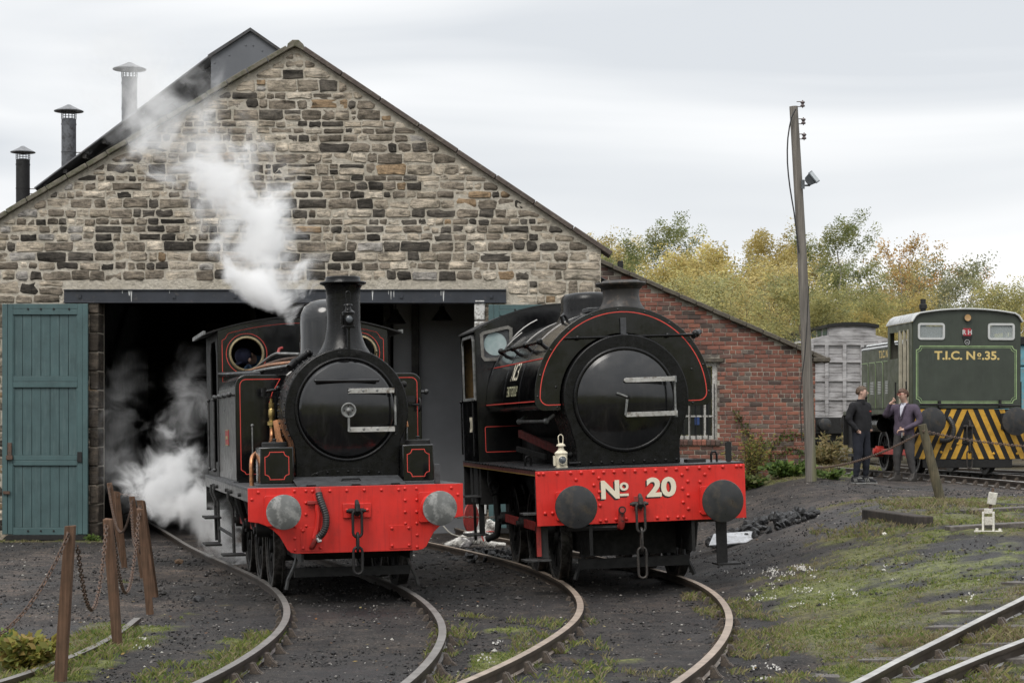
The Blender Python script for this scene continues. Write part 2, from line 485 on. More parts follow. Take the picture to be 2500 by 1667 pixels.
def ground_mat():
    m, n, l, b = new_mat("ash_and_cinder_ground")
    oc = n.new("ShaderNodeTexCoord").outputs['Object']
    big = noise_tex(n, l, oc, 0.35, 4, 0.6)
    mid = noise_tex(n, l, oc, 3.5, 6, 0.65)
    fine = noise_tex(n, l, oc, 38, 5, 0.75)
    c0 = ramp(n, l, fine, [(0.34, (0.0072, 0.0067, 0.0064)), (0.5, (0.0215, 0.0198, 0.0188)), (0.66, (0.068, 0.0625, 0.058))])
    c1 = ramp(n, l, big, [(0.35, (0.60, 0.60, 0.62)), (0.65, (1.55, 1.45, 1.38))])
    c = mixc(n, l, 1.0, c0, c1, 'MULTIPLY')
    c2 = ramp(n, l, mid, [(0.36, (0.55, 0.56, 0.58)), (0.52, (1, 1, 1)), (0.72, (1.75, 1.55, 1.38))])
    c = mixc(n, l, 1.0, c, c2, 'MULTIPLY')
    # loose pale chips
    vo = n.new("ShaderNodeTexVoronoi"); vo.inputs['Scale'].default_value = 24; l.new(oc, vo.inputs[0])
    chip = ramp(n, l, vo.outputs['Distance'], [(0.10, (1, 1, 1)), (0.2, (0, 0, 0))])
    sel = n.new("ShaderNodeSeparateColor"); l.new(vo.outputs['Color'], sel.inputs[0])
    selr = ramp(n, l, sel.outputs[0], [(0.84, (0, 0, 0)), (0.90, (0.8, 0.8, 0.8))])
    cm = mixc(n, l, 1.0, chip, selr, 'MULTIPLY')
    tint = ramp(n, l, sel.outputs[1], [(0.2, (0.09, 0.085, 0.08)), (0.8, (0.24, 0.225, 0.205)), (0.95, (0.14, 0.09, 0.065))])
    c = mixc(n, l, cm, c, tint)
    at = n.new("ShaderNodeAttribute"); at.attribute_name = "cover"
    sp = n.new("ShaderNodeSeparateColor"); l.new(at.outputs['Color'], sp.inputs[0])
    c = mixc(n, l, sp.outputs[2], c, mixc(n, l, 1.0, c, (2.2, 2.12, 2.08), 'MULTIPLY'))
    rut = noise_tex(n, l, oc, 2.2, 4, 0.6, stretch=(1.0, 0.18, 1.0))
    c = mixc(n, l, 1.0, c, ramp(n, l, rut, [(0.36, (0.62, 0.62, 0.64)), (0.5, (1, 1, 1)), (0.66, (1.3, 1.26, 1.2))]), 'MULTIPLY')
    gf_ = noise_tex(n, l, oc, 22, 5, 0.7)
    green = ramp(n, l, gf_, [(0.3, (0.045, 0.054, 0.016)), (0.55, (0.16, 0.175, 0.045)), (0.75, (0.27, 0.265, 0.085))])
    dryc = ramp(n, l, gf_, [(0.3, (0.035, 0.027, 0.017)), (0.55, (0.115, 0.092, 0.052)), (0.75, (0.21, 0.175, 0.10))])
    gc_ = mixc(n, l, sp.outputs[1], green, dryc)
    br = noise_tex(n, l, oc, 9, 5, 0.7)
    mm = n.new("ShaderNodeMath"); mm.operation = 'MULTIPLY'; l.new(sp.outputs[0], mm.inputs[0])
    brr = ramp(n, l, br, [(0.35, (0.25,)*3), (0.55, (1,)*3)]); l.new(brr, mm.inputs[1])
    c = mixc(n, l, mm.outputs[0], c, gc_)
    l.new(c, b.inputs['Base Color'])
    rr = ramp(n, l, big, [(0.38, (0.55,)*3), (0.6, (0.92,)*3)]); l.new(rr, b.inputs['Roughness'])
    b.inputs['Specular IOR Level'].default_value = 0.35
    hs = n.new("ShaderNodeMath"); hs.operation = 'ADD'; l.new(fine, hs.inputs[0])
    hm = n.new("ShaderNodeMath"); hm.operation = 'MULTIPLY'; hm.inputs[1].default_value = 1.5; l.new(chip, hm.inputs[0]); l.new(hm.outputs[0], hs.inputs[1])
    bump(n, l, b, hs.outputs[0], 0.9, 0.025)
    return m
gme.materials.append(ground_mat())
tag(link("ground", gme), kind="structure")

def vcol_mat(name, rough=0.8, var=0.35, scale=8.0, stretch=None, bmp=0.3, bdist=0.01, bscale=40, trans=0.0, spec=0.3):
    """colour from the mesh's own colour attribute, broken up by noise"""
    m, n, l, b = new_mat(name)
    at = n.new("ShaderNodeAttribute"); at.attribute_name = "col"
    oc = n.new("ShaderNodeTexCoord").outputs['Object']
    f = noise_tex(n, l, oc, scale, 6, 0.68, stretch=stretch)
    mul = ramp(n, l, f, [(0.28, (1-var,)*3), (0.72, (1+var,)*3)])
    l.new(mixc(n, l, 1.0, at.outputs['Color'], mul, 'MULTIPLY'), b.inputs['Base Color'])
    b.inputs['Roughness'].default_value = rough; b.inputs['Specular IOR Level'].default_value = spec
    if trans:
        b.inputs['Subsurface Weight'].default_value = 0.0
        tr = n.new("ShaderNodeBsdfTranslucent"); l.new(at.outputs['Color'], tr.inputs[0])
        ms = n.new("ShaderNodeMixShader"); ms.inputs[0].default_value = trans
        l.new(b.outputs[0], ms.inputs[1]); l.new(tr.outputs[0], ms.inputs[2])
        l.new(ms.outputs[0], n["Material Output"].inputs[0])
    if bmp:
        f3 = noise_tex(n, l, oc, bscale, 5, 0.7, stretch=stretch)
        bump(n, l, b, f3, bmp, bdist)
    return m
LEAFM = vcol_mat("leaf", 0.55, 0.15, 3.0, bmp=0, trans=0.45)
PEBM = vcol_mat("loose_stone", 0.75, 0.25, 30, bmp=0.3)

def spline(pts, step):
    P = [Vector(p) for p in pts]; o = []
    for i in range(len(P)-1):
        p0 = P[max(i-1, 0)]; p1 = P[i]; p2 = P[i+1]; p3 = P[min(i+2, len(P)-1)]
        k = max(1, int((p2-p1).length/step))
        for j in range(k):
            t = j/k
            o.append(0.5*((2*p1)+(p2-p0)*t+(2*p0-5*p1+4*p2-p3)*t*t+(3*p1-p0-3*p2+p3)*t**3))
    o.append(P[-1]); return o
RAILP = [(-0.035,0),(0.035,0),(0.036,-0.03),(0.030,-0.042),(0.010,-0.052),(0.010,-0.11),(0.033,-0.122),(0.034,-0.145),(-0.034,-0.145),(-0.033,-0.122),(-0.010,-0.11),(-0.010,-0.052),(-0.030,-0.042),(-0.036,-0.03)]
def sweep(mb, path, prof):
    n = len(prof); vs = []
    for i, p in enumerate(path):
        t = path[min(i+1, len(path)-1)]-path[max(i-1, 0)]; t.z = 0; t.normalize()
        s_ = Vector((t.y, -t.x, 0))
        vs += [p + s_*u + Vector((0, 0, v)) for u, v in prof]
    fs = [(i*n+k, i*n+(k+1) % n, (i+1)*n+(k+1) % n, (i+1)*n+k) for i in range(len(path)-1) for k in range(n)]
    fs += [list(range(n)), list(range(len(vs)-1, len(vs)-n-1, -1))]
    mb.add(vs, fs)
def rail_mat(name, top, side):
    m, n, l, b = new_mat(name)
    oc = n.new("ShaderNodeTexCoord").outputs['Object']
    ge = n.new("ShaderNodeNewGeometry"); sp = n.new("ShaderNodeSeparateXYZ"); l.new(ge.outputs['Normal'], sp.inputs[0])
    f = noise_tex(n, l, oc, 5, 5, 0.65)
    t = ramp(n, l, f, [(0.3, tuple(c*0.6 for c in top)), (0.7, tuple(c*1.15 for c in top))])
    s_ = ramp(n, l, f, [(0.3, tuple(c*0.6 for c in side)), (0.7, tuple(c*1.5 for c in side))])
    k = ramp(n, l, sp.outputs[2], [(0.6, (0,0,0)), (0.9, (1,1,1))])
    l.new(mixc(n, l, k, s_, t), b.inputs['Base Color'])
    b.inputs['Roughness'].default_value = 0.5; b.inputs['Metallic'].default_value = 0.25
    bump(n, l, b, noise_tex(n, l, oc, 60, 4, 0.6), 0.2, 0.003)
    return m
RAIL_GREY = rail_mat("worn_grey_rail", (0.21, 0.198, 0.185), (0.05, 0.038, 0.03))
RAIL_TAN = rail_mat("lightly_rusted_rail", (0.37, 0.30, 0.24), (0.075, 0.056, 0.042))
RAIL_SHINE = rail_mat("polished_rail", (0.42, 0.41, 0.395), (0.065, 0.05, 0.04))
SLEEPER = paint("weathered_sleeper", (0.075, 0.066, 0.06), (0.6, 0.85), wear=(0.14, 0.125, 0.11), wear_amt=0.42, scale=8, bmp=0.4, bscale=30)
CHAIRM = paint("cast_iron_chair", (0.07, 0.056, 0.046), (0.55, 0.8), wear=(0.13, 0.10, 0.075), wear_amt=0.4, scale=20, bmp=0.3)
# one rail chair: base, two jaws, wooden key
def chair_mesh():
    mb = MB()
    mb.box(-0.19, 0.19, -0.075, 0.075, -0.185, -0.147)
    for sgn in (-1, 1):
        for yy in (-0.045, 0.02):
            mb.prism([(sgn*0.05, -0.147), (sgn*0.18, -0.147), (sgn*0.12, -0.105), (sgn*0.085, -0.045), (sgn*0.055, -0.04)], 'y', yy, yy+0.026)
    for sx_ in (-1, 1):
        mb.lathe([(0.018, -0.148), (0.018, -0.125), (0.0, -0.12)], (sx_*0.15, 0, 0), 'z', 6)
    return mb.mesh("rail_chair", CHAIRM, 35)
CHAIR = chair_mesh()
def sleeper_mesh():
    mb = MB(); mb.box(-1.25, 1.25, -0.125, 0.125, -0.13, 0.0)
    return mb.mesh("sleeper", SLEEPER, 35)
SLEEP = sleeper_mesh()
def track(label, pts, mat, ydetail, zoff=0.10, gauge=1.505, ground=True, step=0.72, sleepers=True, group=None, cant=None):
    root = empty("railway_track", (pts[0][0], pts[0][1], gz(pts[0][0], pts[0][1])))
    tag(root, label, "railway track", group)
    inv = Matrix.Translation(-root.location)
    cl = spline([(p[0], p[1], 0) for p in pts], 0.25)
    for _ in range(60):
        cl = [cl[0]]+[(cl[i-1]+cl[i]*2+cl[i+1])/4 for i in range(1, len(cl)-1)]+[cl[-1]]
    zo = lambda y: zoff + (0.035*(1-smooth((y-17.5)/5.0)) if zoff == 0.10 else 0.0)
    for sgn in (-1, 1):
        path = []
        for i, p in enumerate(cl):
            t = cl[min(i+1, len(cl)-1)]-cl[max(i-1, 0)]; t.normalize()
            q = p + Vector((t.y, -t.x, 0))*sgn*gauge/2
            q.z = gz(q.x, q.y)+zo(q.y)
            path.append(q - root.location)
        mb = MB(); sweep(mb, path, RAILP); mb.build("rail", mat, root, 30)
    # chairs and sleepers while they can be told apart
    acc = 0
    for i in range(1, len(cl)-1):
        acc += (cl[i]-cl[i-1]).length
        if acc < step: continue
        acc = 0
        p = cl[i]
        if not (ydetail[0] < p.y < ydetail[1]): continue
        t = (cl[i+1]-cl[i-1]).normalized(); ang = math.atan2(t.y, t.x)-math.pi/2
        zl = gz(p.x-t.y*0.75, p.y+t.x*0.75); zr = gz(p.x+t.y*0.75, p.y-t.x*0.75)
        roll = math.atan2(zr-zl, 1.5)
        if sleepers:
            s_ = link("sleeper", SLEEP, root); s_.location = Vector((p.x, p.y, (zl+zr)/2+zo(p.y)-0.186)) - root.location; s_.rotation_euler = (0, -roll, ang)
        for sgn in (-1, 1):
            c_ = link("chair", CHAIR, root)
            q = p + Vector((t.y, -t.x, 0))*sgn*gauge/2
            c_.location = Vector((q.x, q.y, gz(q.x, q.y)+zo(q.y))) - root.location; c_.rotation_euler = (0, -roll, ang)
    return root
og = lambda px, py: tuple(on_ground(px, py, 17, 0.155))[:2]
track("curved grey track under the black locomotive with side tanks", [(-7.3, 45), (-6.15, 40.5), (-5.1, 36.3), (-4.4, 33.4), (-3.70, 30.9), (-2.88, 28), (-2.2, 25.5), (-1.62, 22.3), (-1.41, 20.0), og(888, 1540), og(832, 1600), og(728, 1667), (-1.95, 12.2), (-3.1, 9.5)], RAIL_GREY, (12, 23.2))
track("curved tan rusted track under the saddle tank locomotive", [(-2.2, 50), (-2.1, 42), (-1.6, 38), (-0.55, 34.4), (0.42, 31), (1.0, 28.5), (1.36, 26), (1.52, 23.5), (1.50, 21.6), (1.36, 20), og(1575, 1540), og(1490, 1610), og(1368, 1667), (-0.35, 12.4), (-1.8, 9.8)], RAIL_TAN, (12, 24.2))
track("track on the rising ground under the green diesel shunter", [(7.0, 66), (7.9, 57), (8.63, 50), (9.3, 42.8), (9.62, 38.5), (9.7, 35), (9.5, 31), (9.0, 27)], RAIL_SHINE, (30, 53), zoff=0.14)
track("farther track behind the diesel shunter under the white van", [(9.0, 75), (9.35, 60), (9.75, 53), (10.7, 47.5), (12.2, 42), (14.5, 36)], RAIL_SHINE, (80, 81), zoff=0.12)
def point_rails():
    root = empty("railway_track", (3.65, 17.7, gz(3.65, 17.7)))
    tag(root, "pair of converging polished point rails on sleepers at the lower right", "railway track")
    def rl(pts, tail):
        q = [on_ground(px, py, 17, 0.135) for px, py in pts]
        for v in q: v.z = 0
        return spline([q[0]+(q[0]-q[1])*2.2]+q+[q[-1]+(q[-1]-q[-2])*t for t in tail], 0.25)
    A = rl([(2085, 1667), (2190, 1612), (2295, 1560), (2400, 1507), (2500, 1458)], (1.5, 3.2))
    B = rl([(2235, 1667), (2320, 1632), (2410, 1595), (2500, 1561)], (1.5, 3.5))
    for pth in (A, B):
        q = []
        for p in pth:
            v = p.copy(); v.z = gz(p.x, p.y)+0.135; q.append(v-root.location)
        mb = MB(); sweep(mb, q, RAILP); mb.build("rail", RAIL_SHINE, root, 30)
    acc = 0; rnd = random.Random(4)
    for i in range(1, len(A)-1):
        acc += (A[i]-A[i-1]).length
        if acc < 0.66: continue
        acc = 0
        p = A[i]; t = (A[i+1]-A[i-1]).normalized(); ang = math.atan2(t.y, t.x)-math.pi/2 + rnd.uniform(-0.03, 0.03)
        if not 12.5 < p.y < 30: continue
        ctr = p + Vector((t.y, -t.x, 0))*(0.60+rnd.uniform(-0.12, 0.12))
        sl = math.atan2(gz(ctr.x+0.8, ctr.y)-gz(ctr.x-0.8, ctr.y), 1.6)
        s_ = link("sleeper", SLEEP, root); s_.location = Vector((ctr.x, ctr.y, gz(ctr.x, ctr.y)+0.03+rnd.uniform(-0.015, 0.012)))-root.location; s_.rotation_euler = (0, -sl, ang)
        c_ = link("chair", CHAIR, root); c_.location = Vector((p.x, p.y, gz(p.x, p.y)+0.135))-root.location; c_.rotation_euler = (0, -sl, ang)
    acc = 0
    for i in range(1, len(B)-1):
        acc += (B[i]-B[i-1]).length
        if acc < 0.66: continue
        acc = 0; p = B[i]; t = (B[i+1]-B[i-1]).normalized()
        if not 12.5 < p.y < 24: continue
        c_ = link("chair", CHAIR, root); c_.location = Vector((p.x, p.y, gz(p.x, p.y)+0.135))-root.location; c_.rotation_euler = (0, 0, math.atan2(t.y, t.x)-math.pi/2)
point_rails()
def old_rail():
    pth = spline([(-3.80, 21.2, 0), (-3.70, 19.5, 0), (-3.70, 18.0, 0), (-3.85, 16.2, 0), (-4.15, 14.5, 0)], 0.25)
    o = pth[0].copy(); q = [Vector((p.x, p.y, gz(p.x, p.y)+0.06))-Vector((o.x, o.y, gz(o.x, o.y))) for p in pth]
    mb = MB(); sweep(mb, q, RAILP)
    ob = mb.build("old_rail", RAIL_GREY, None, 30); ob.location = (o.x, o.y, gz(o.x, o.y))
    tag(ob, "short half-buried old rail between the brown chain posts and the track", "rail")
old_rail()
# ------------------------------------------------------------------ engine shed
DW = 36.8; SW = 5100/DW
def WX(px): return (px-1250)/SW
def WZ(py): return 1.9+(1045-py)/SW
PEAK = (WX(722), WZ(112)); SL = (PEAK[1]-WZ(535))/(PEAK[0]-WX(0)); SR = (PEAK[1]-WZ(612))/(WX(1470)-PEAK[0])
XL, XR = WX(-55), WX(1467)
OL, OR, OT = WX(240), WX(1165), WZ(740)
def gable(x): return PEAK[1]-(SL*(PEAK[0]-x) if x < PEAK[0] else SR*(x-PEAK[0]))
shed = empty("engine_shed", ((XL+XR)/2, DW, 0))
tag(shed, "gabled sandstone engine shed with wide open doorway under a steel lintel", "building")
def shed_part(mb, name, mat, bevel=0, sm=35, parent=None):
    o = mb.build(name, mat, parent or shed, sm, bevel)
    o.matrix_parent_inverse = Matrix()
    if parent is None: o.location = -shed.location
    return o
def mortar_mat():
    m, n, l, b = new_mat("lime_mortar")
    oc = n.new("ShaderNodeTexCoord").outputs['Object']
    f = noise_tex(n, l, oc, 1.2, 5, 0.6); f2 = noise_tex(n, l, oc, 14, 6, 0.7)
    c = ramp(n, l, f, [(0.3, (0.43, 0.385, 0.31)), (0.7, (0.62, 0.57, 0.485))])
    c = mixc(n, l, 1.0, c, ramp(n, l, f2, [(0.3, (0.7,)*3), (0.7, (1.15,)*3)]), 'MULTIPLY')
    l.new(c, b.inputs['Base Color']); b.inputs['Roughness'].default_value = 0.95
    bump(n, l, b, f2, 1.0, 0.05)
    return m
MORTAR = mortar_mat()
def stone_mat():
    m, n, l, b = new_mat("sandstone")
    at = n.new("ShaderNodeAttribute"); at.attribute_name = "col"
    oc = n.new("ShaderNodeTexCoord").outputs['Object']
    lam = noise_tex(n, l, oc, 3.4, 8, 0.82, stretch=(1.0, 1.0, 4.6), dist=0.7)
    blot = noise_tex(n, l, oc, 5.5, 8, 0.85)
    c = mixc(n, l, 1.0, at.outputs['Color'], ramp(n, l, lam, [(0.36, (0.22, 0.21, 0.20)), (0.47, (0.85, 0.85, 0.84)), (0.60, (1.45, 1.42, 1.36))]), 'MULTIPLY')
    c = mixc(n, l, 1.0, c, ramp(n, l, blot, [(0.36, (0.42, 0.42, 0.40)), (0.55, (1.12, 1.1, 1.08))]), 'MULTIPLY')
    lic = noise_tex(n, l, oc, 28, 4, 0.7)
    c = mixc(n, l, ramp(n, l, lic, [(0.66, (0,0,0)), (0.73, (0.5,)*3)]), c, (0.42, 0.40, 0.34))
    l.new(c, b.inputs['Base Color']); b.inputs['Roughness'].default_value = 0.9; b.inputs['Specular IOR Level'].default_value = 0.25
    h = mixc(n, l, 0.5, lam, blot)
    bump(n, l, b, h, 1.0, 0.05)
    return m
STONE = stone_mat()
mb = MB()
mb.prism([(XL, -0.3), (OL, -0.3), (OL, OT+0.12), (OR, OT+0.12), (OR, -0.3), (XR, -0.3), (XR, gable(XR)), PEAK, (XL, gable(XL))], 'y', DW, DW+0.55)
wall = shed_part(mb, "stone_wall", MORTAR)
def stone_color(rnd, x, z):
    soot = fbm(x*0.45, z*0.45, 3.3, 3)
    t = rnd.random() - 0.22*soot
    if z > 6.6: t += 0.05
    if t < 0.235: c = (0.075, 0.068, 0.060); k = rnd.uniform(0.6, 1.8)
    elif t < 0.52: c = (0.23, 0.20, 0.165); k = rnd.uniform(0.7, 1.3)
    elif t < 0.80: c = (0.40, 0.352, 0.29); k = rnd.uniform(0.75, 1.2)
    elif t < 0.90: c = (0.54, 0.485, 0.41); k = rnd.uniform(0.85, 1.15)
    elif t < 0.955: c = (0.31, 0.225, 0.145); k = rnd.uniform(0.8, 1.1)
    else: c = (0.36, 0.345, 0.33); k = rnd.uniform(0.9, 1.15)
    return tuple(v*k for v in c)
def stone_geo(mb, rnd, x0, x1, z0, z1, Y, clip=None):
    w_, h_ = x1-x0, z1-z0
    j = min(0.020, 0.09*h_)
    c = min(0.035, 0.22*h_)
    c *= rnd.uniform(0.3, 1.1)
    q1, q2 = rnd.uniform(0.3, 0.7), rnd.uniform(0.3, 0.7)
    pts = [(x0+c, z0), (x0+w_*q1, z0), (x1-c, z0), (x1, z0+c), (x1, z1-c), (x1-c, z1), (x0+w_*q2, z1), (x0+c, z1), (x0, z1-c), (x0, z0+c)]
    pts = [(x+rnd.uniform(-j, j), z+rnd.uniform(-j, j)) for x, z in pts]
    if clip: pts = [(x, min(z, clip(x))) for x, z in pts]
    cx = sum(p[0] for p in pts)/len(pts); cz = sum(p[1] for p in pts)/len(pts)
    n = len(pts); dep = rnd.uniform(0.001, 0.022)
    tilt = rnd.uniform(-0.015, 0.015)
    ins = min(0.010, 0.08*h_)
    vs = [(x, Y+0.02, z) for x, z in pts] + [(x, Y+0.004-dep*0.3, z) for x, z in pts]
    for x, z in pts:
        d = math.hypot(x-cx, z-cz) or 1
        k = max(0.3, 1-ins/d*rnd.uniform(0.7, 1.8))
        vs.append((cx+(x-cx)*k, Y-dep+tilt*(z-cz)/h_+rnd.uniform(-0.007, 0.007), cz+(z-cz)*k))
    vs.append((cx+rnd.uniform(-0.1, 0.1)*w_, Y-dep-rnd.uniform(-0.004, 0.014), cz))
    fs = []
    for i in range(n):
        k = (i+1) % n
        fs += [(i, k, n+k, n+i), (n+i, n+k, 2*n+k, 2*n+i), (2*n+i, 2*n+k, 3*n)]
    mb.add(vs, fs)
rnd = random.Random(11)
stones = []
z = -0.1
def rowsplit(x, xe, z0, h):
    while x < xe-0.05:
        w_ = h*rnd.choice((0.9, 1.2, 1.5, 1.8, 2.2, 2.6, 3.2))*rnd.uniform(0.85, 1.15)
        w_ = max(0.15, min(w_, 0.54))
        if xe-x-w_ < 0.16: w_ = xe-x
        g = rnd.uniform(0.018, 0.034)
        a0, a1 = x+g/2, x+w_-g/2
        r_ = rnd.random()
        if h > 0.19 and r_ < 0.14:
            q = rnd.uniform(0.36, 0.64)
            stones.append((a0, a1, z0+g/2, z0+h*q-g/2)); stones.append((a0, a1, z0+h*q+g/2, z0+h-g/2))
        elif h > 0.19 and r_ < 0.27 and w_ > 0.3:
            q = rnd.uniform(0.55, 0.75)
            stones.append((a0, a0+(a1-a0)*q, z0+g/2, z0+h-g/2))
            xx = a0+(a1-a0)*q+g
            stones.append((xx, a1, z0+g/2, z0+h*0.5-g/2)); stones.append((xx, a1, z0+h*0.5+g/2, z0+h-g/2))
        else:
            dz = rnd.uniform(-0.012, 0.012)
            stones.append((a0, a1, z0+g/2+dz, z0+h-g/2+dz))
        x += w_
while z < PEAK[1]-0.12:
    h = rnd.choice((0.115, 0.135, 0.155, 0.175, 0.195, 0.215, 0.24))*rnd.uniform(0.93, 1.07)
    if z < OT+0.14:
        h = min(h, OT+0.142-z) if OT+0.142-z > 0.1 else h
        if z+h > OT+0.05 and z < OT-0.02: h = OT-z if OT-z > 0.1 else h
    zt = z+h
    def xlim(s_):
        sl = SL if s_ < 0 else SR
        return PEAK[0]+s_*(PEAK[1]-(z+h*0.55))/sl
    a, b_ = max(XL, xlim(-1)+0.12), min(XR, xlim(1)-0.12)
    ql = rnd.uniform(0.35, 0.6)
    if z < OT:
        rowsplit(a, OL, z, h)
        rowsplit(OR, XR-ql, z, h); 
        stones.append((XR-ql+0.01, XR+0.004, z+0.01, z+h-0.01))
    elif z < OT+0.22:
        rowsplit(a, WX(157)-0.02, z, h); rowsplit(WX(1236)+0.02, b_, z, h)
    else:
        rowsplit(a, b_, z, h)
    z += h
# keep clear of the lintel's face
stones = [s for s in stones if not (s[3] > OT+0.01 and s[2] < WZ(707) and s[1] > WX(157)-0.02 and s[0] < WX(1236)+0.02)]
stones = [s for s in stones if s[1]-s[0] > 0.06 and s[3]-s[2] > 0.04 and min(gable(s[0]), gable(s[1])) - s[2] > 0.1]
def vis_stone(s):
    x = (s[0]+s[1])/2; zz = (s[2]+s[3])/2
    return (s[1]-s[0])*(s[3]-s[2]) * (0.01 if (x < WX(0) or (WX(11) < x < WX(214) and zz < WZ(745)) or (x > OR and zz < WZ(760))) else 1)
stones.sort(key=vis_stone, reverse=True)
rest = MB()
for i, s in enumerate(stones):
    col = stone_color(rnd, (s[0]+s[1])/2, (s[2]+s[3])/2)
    if i < 300:
        m_ = MB(); m_.cur = col
        stone_geo(m_, rnd, *s, DW, lambda x: gable(x)-0.10)
        o = m_.build("stone", STONE, wall, 55)
    else:
        rest.cur = col; stone_geo(rest, rnd, *s, DW, lambda x: gable(x)-0.10)
tag(rest.build("stone_facing", STONE, wall, 55), kind="stuff")
# coping stones up both slopes of the gable
COPE = paint("mossy_coping_stone", (0.15, 0.135, 0.105), (0.75, 0.95), wear=(0.085, 0.085, 0.05), wear_amt=0.42, scale=6, bmp=0.5, bscale=25, bdist=0.02)
COPER = paint("brown_coping_slab", (0.085, 0.066, 0.056), (0.7, 0.9), wear=(0.16, 0.14, 0.11), wear_amt=0.34, scale=6, bmp=0.5, bscale=25, bdist=0.02)
def coping(xa, xb, mat, n, th):
    for i in range(n):
        x0, x1 = xa+(xb-xa)*i/n, xa+(xb-xa)*(i+1)/n
        p0 = Vector((x0, DW+0.20, gable(x0)-0.012)); p1 = Vector((x1, DW+0.20, gable(x1)-0.012))
        d = (p1-p0).normalized(); p0 = p0+d*0.006; p1 = p1-d*0.006
        up = Vector((-d.z, 0, d.x)); up = up if up.z > 0 else -up
        off = up*(th/2+rnd.uniform(-0.006, 0.006))
        m_ = MB(); m_.beam(p0+off, p1+off, 0.62, th, up)
        shed_part(m_, "coping_stone", mat, 0.012)
coping(XL-0.15, PEAK[0]-0.12, COPE, 16, 0.085)
coping(PEAK[0]+0.12, XR+0.16, COPER, 8, 0.085)
m_ = MB(); m_.prism([(PEAK[0]-0.16, PEAK[1]-0.10), (PEAK[0]-0.13, PEAK[1]+0.02), (PEAK[0]-0.05, PEAK[1]+0.085), (PEAK[0]+0.06, PEAK[1]+0.085), (PEAK[0]+0.14, PEAK[1]+0.01), (PEAK[0]+0.16, PEAK[1]-0.11), (PEAK[0], PEAK[1]-0.03)], 'y', DW-0.112, DW+0.51)
shed_part(m_, "coping_stone", COPE, 0.012)
# steel lintel
LINTEL = paint("blue_grey_painted_steel", (0.024, 0.028, 0.037), (0.35, 0.6), streak=((0.45, 0.46, 0.46), 0.0), wear=(0.065, 0.06, 0.06), wear_amt=0.3, scale=3)
m_ = MB()
m_.box(WX(157), WX(1236), DW-0.075, DW+0.3, WZ(740)+0.0, WZ(740)+0.022)
m_.box(WX(157), WX(1236), DW-0.075, DW+0.3, WZ(707)-0.02, WZ(707))
m_.box(WX(157)+0.004, WX(1236)-0.004, DW-0.048, DW+0.05, WZ(740)+0.0222, WZ(707)-0.0202)
li = shed_part(m_, "lintel", LINTEL, 0.003)
m_ = MB()
for px in (196, 426, 575, 980, 1199, 725, 850):
    m_.box(WX(px)-0.03, WX(px)+0.03, DW-0.068, DW-0.046, WZ(724)-0.03, WZ(724)+0.03)
o = m_.build("bolts", LINTEL, li); tag(o, kind="stuff")
LIME = paint("bird_lime", (0.55, 0.56, 0.55), (0.8, 0.95), bmp=0.1, var=0.2)
m_ = MB()
for px, ln, wd in ((322, 0.2, 0.03), (317, 0.09, 0.05), (300, 0.05, 0.02), (910, 0.17, 0.03), (955, 0.16, 0.02), (962, 0.12, 0.02), (949, 0.07, 0.02), (1083, 0.19, 0.035), (1077, 0.09, 0.02), (415, 0.05, 0.02)):
    x = WX(px); zt = WZ(707)-0.021
    m_.prism([(x-wd/2, zt), (x-wd*0.3, zt-ln*0.5), (x-wd*0.12, zt-ln), (x+wd*0.15, zt-ln*0.96), (x+wd*0.28, zt-ln*0.4), (x+wd/2, zt)], 'y', DW-0.0505, DW-0.047)
o = m_.build("bird_lime_streaks", LIME, li); tag(o, kind="stuff")
# interior
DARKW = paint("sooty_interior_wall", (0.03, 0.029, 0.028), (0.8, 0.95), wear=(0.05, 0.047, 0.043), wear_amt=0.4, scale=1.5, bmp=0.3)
GREYW = paint("grey_distempered_wall", (0.20, 0.205, 0.215), (0.8, 0.95), bmp=0.1, scale=1.0, var=0.15)
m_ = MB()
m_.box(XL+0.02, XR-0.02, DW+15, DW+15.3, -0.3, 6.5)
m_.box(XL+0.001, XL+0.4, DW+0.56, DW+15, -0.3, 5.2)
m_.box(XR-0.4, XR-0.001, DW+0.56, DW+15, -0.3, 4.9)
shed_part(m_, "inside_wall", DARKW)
m_ = MB(); m_.box(WX(940), OR+0.5, DW+2.6, DW+2.8, -0.2, 5.0); shed_part(m_, "grey_partition_wall", GREYW)
for px in (1012, 942):
    m_ = MB(); m_.box(WX(px)*1.06-0.07, WX(px)*1.06+0.07, DW+2.47, DW+2.59, -0.2, 5.0); shed_part(m_, "inside_post", DARKW, 0.01)
m_ = MB()
for k in range(7):
    y = DW+1.6+k*2.1
    m_.box(XL+0.45, XR-0.45, y, y+0.18, 4.75, 5.0)
    m_.beam((XL+0.45, y+0.1, 5.0), (PEAK[0], y+0.1, 7.9), 0.14, 0.18); m_.beam((XR-0.45, y+0.1, 4.9), (PEAK[0], y+0.1, 7.9), 0.14, 0.18)
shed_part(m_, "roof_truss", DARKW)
CLUT = paint("dusty_dark_clutter", (0.05, 0.047, 0.045), (0.7, 0.9))
for nm, bb in (("work_bench", (-7.3, -4.2, DW+9, DW+9.6, 1.2, 1.3)), ("wall_shelf", (-7.2, -5.0, DW+10, DW+10.5, 3.0, 3.12)), ("tool_chest", (-6.9, -6.0, DW+8.6, DW+9.6, 0, 1.19)), ("inside_post", (-5.5, -5.38, DW+7, DW+7.12, 0, 4.74)), ("inside_board", (-7.0, -4.3, DW+11, DW+11.1, 3.2, 4.3))):
    m_ = MB(); m_.box(*bb); shed_part(m_, nm, CLUT, 0.01)
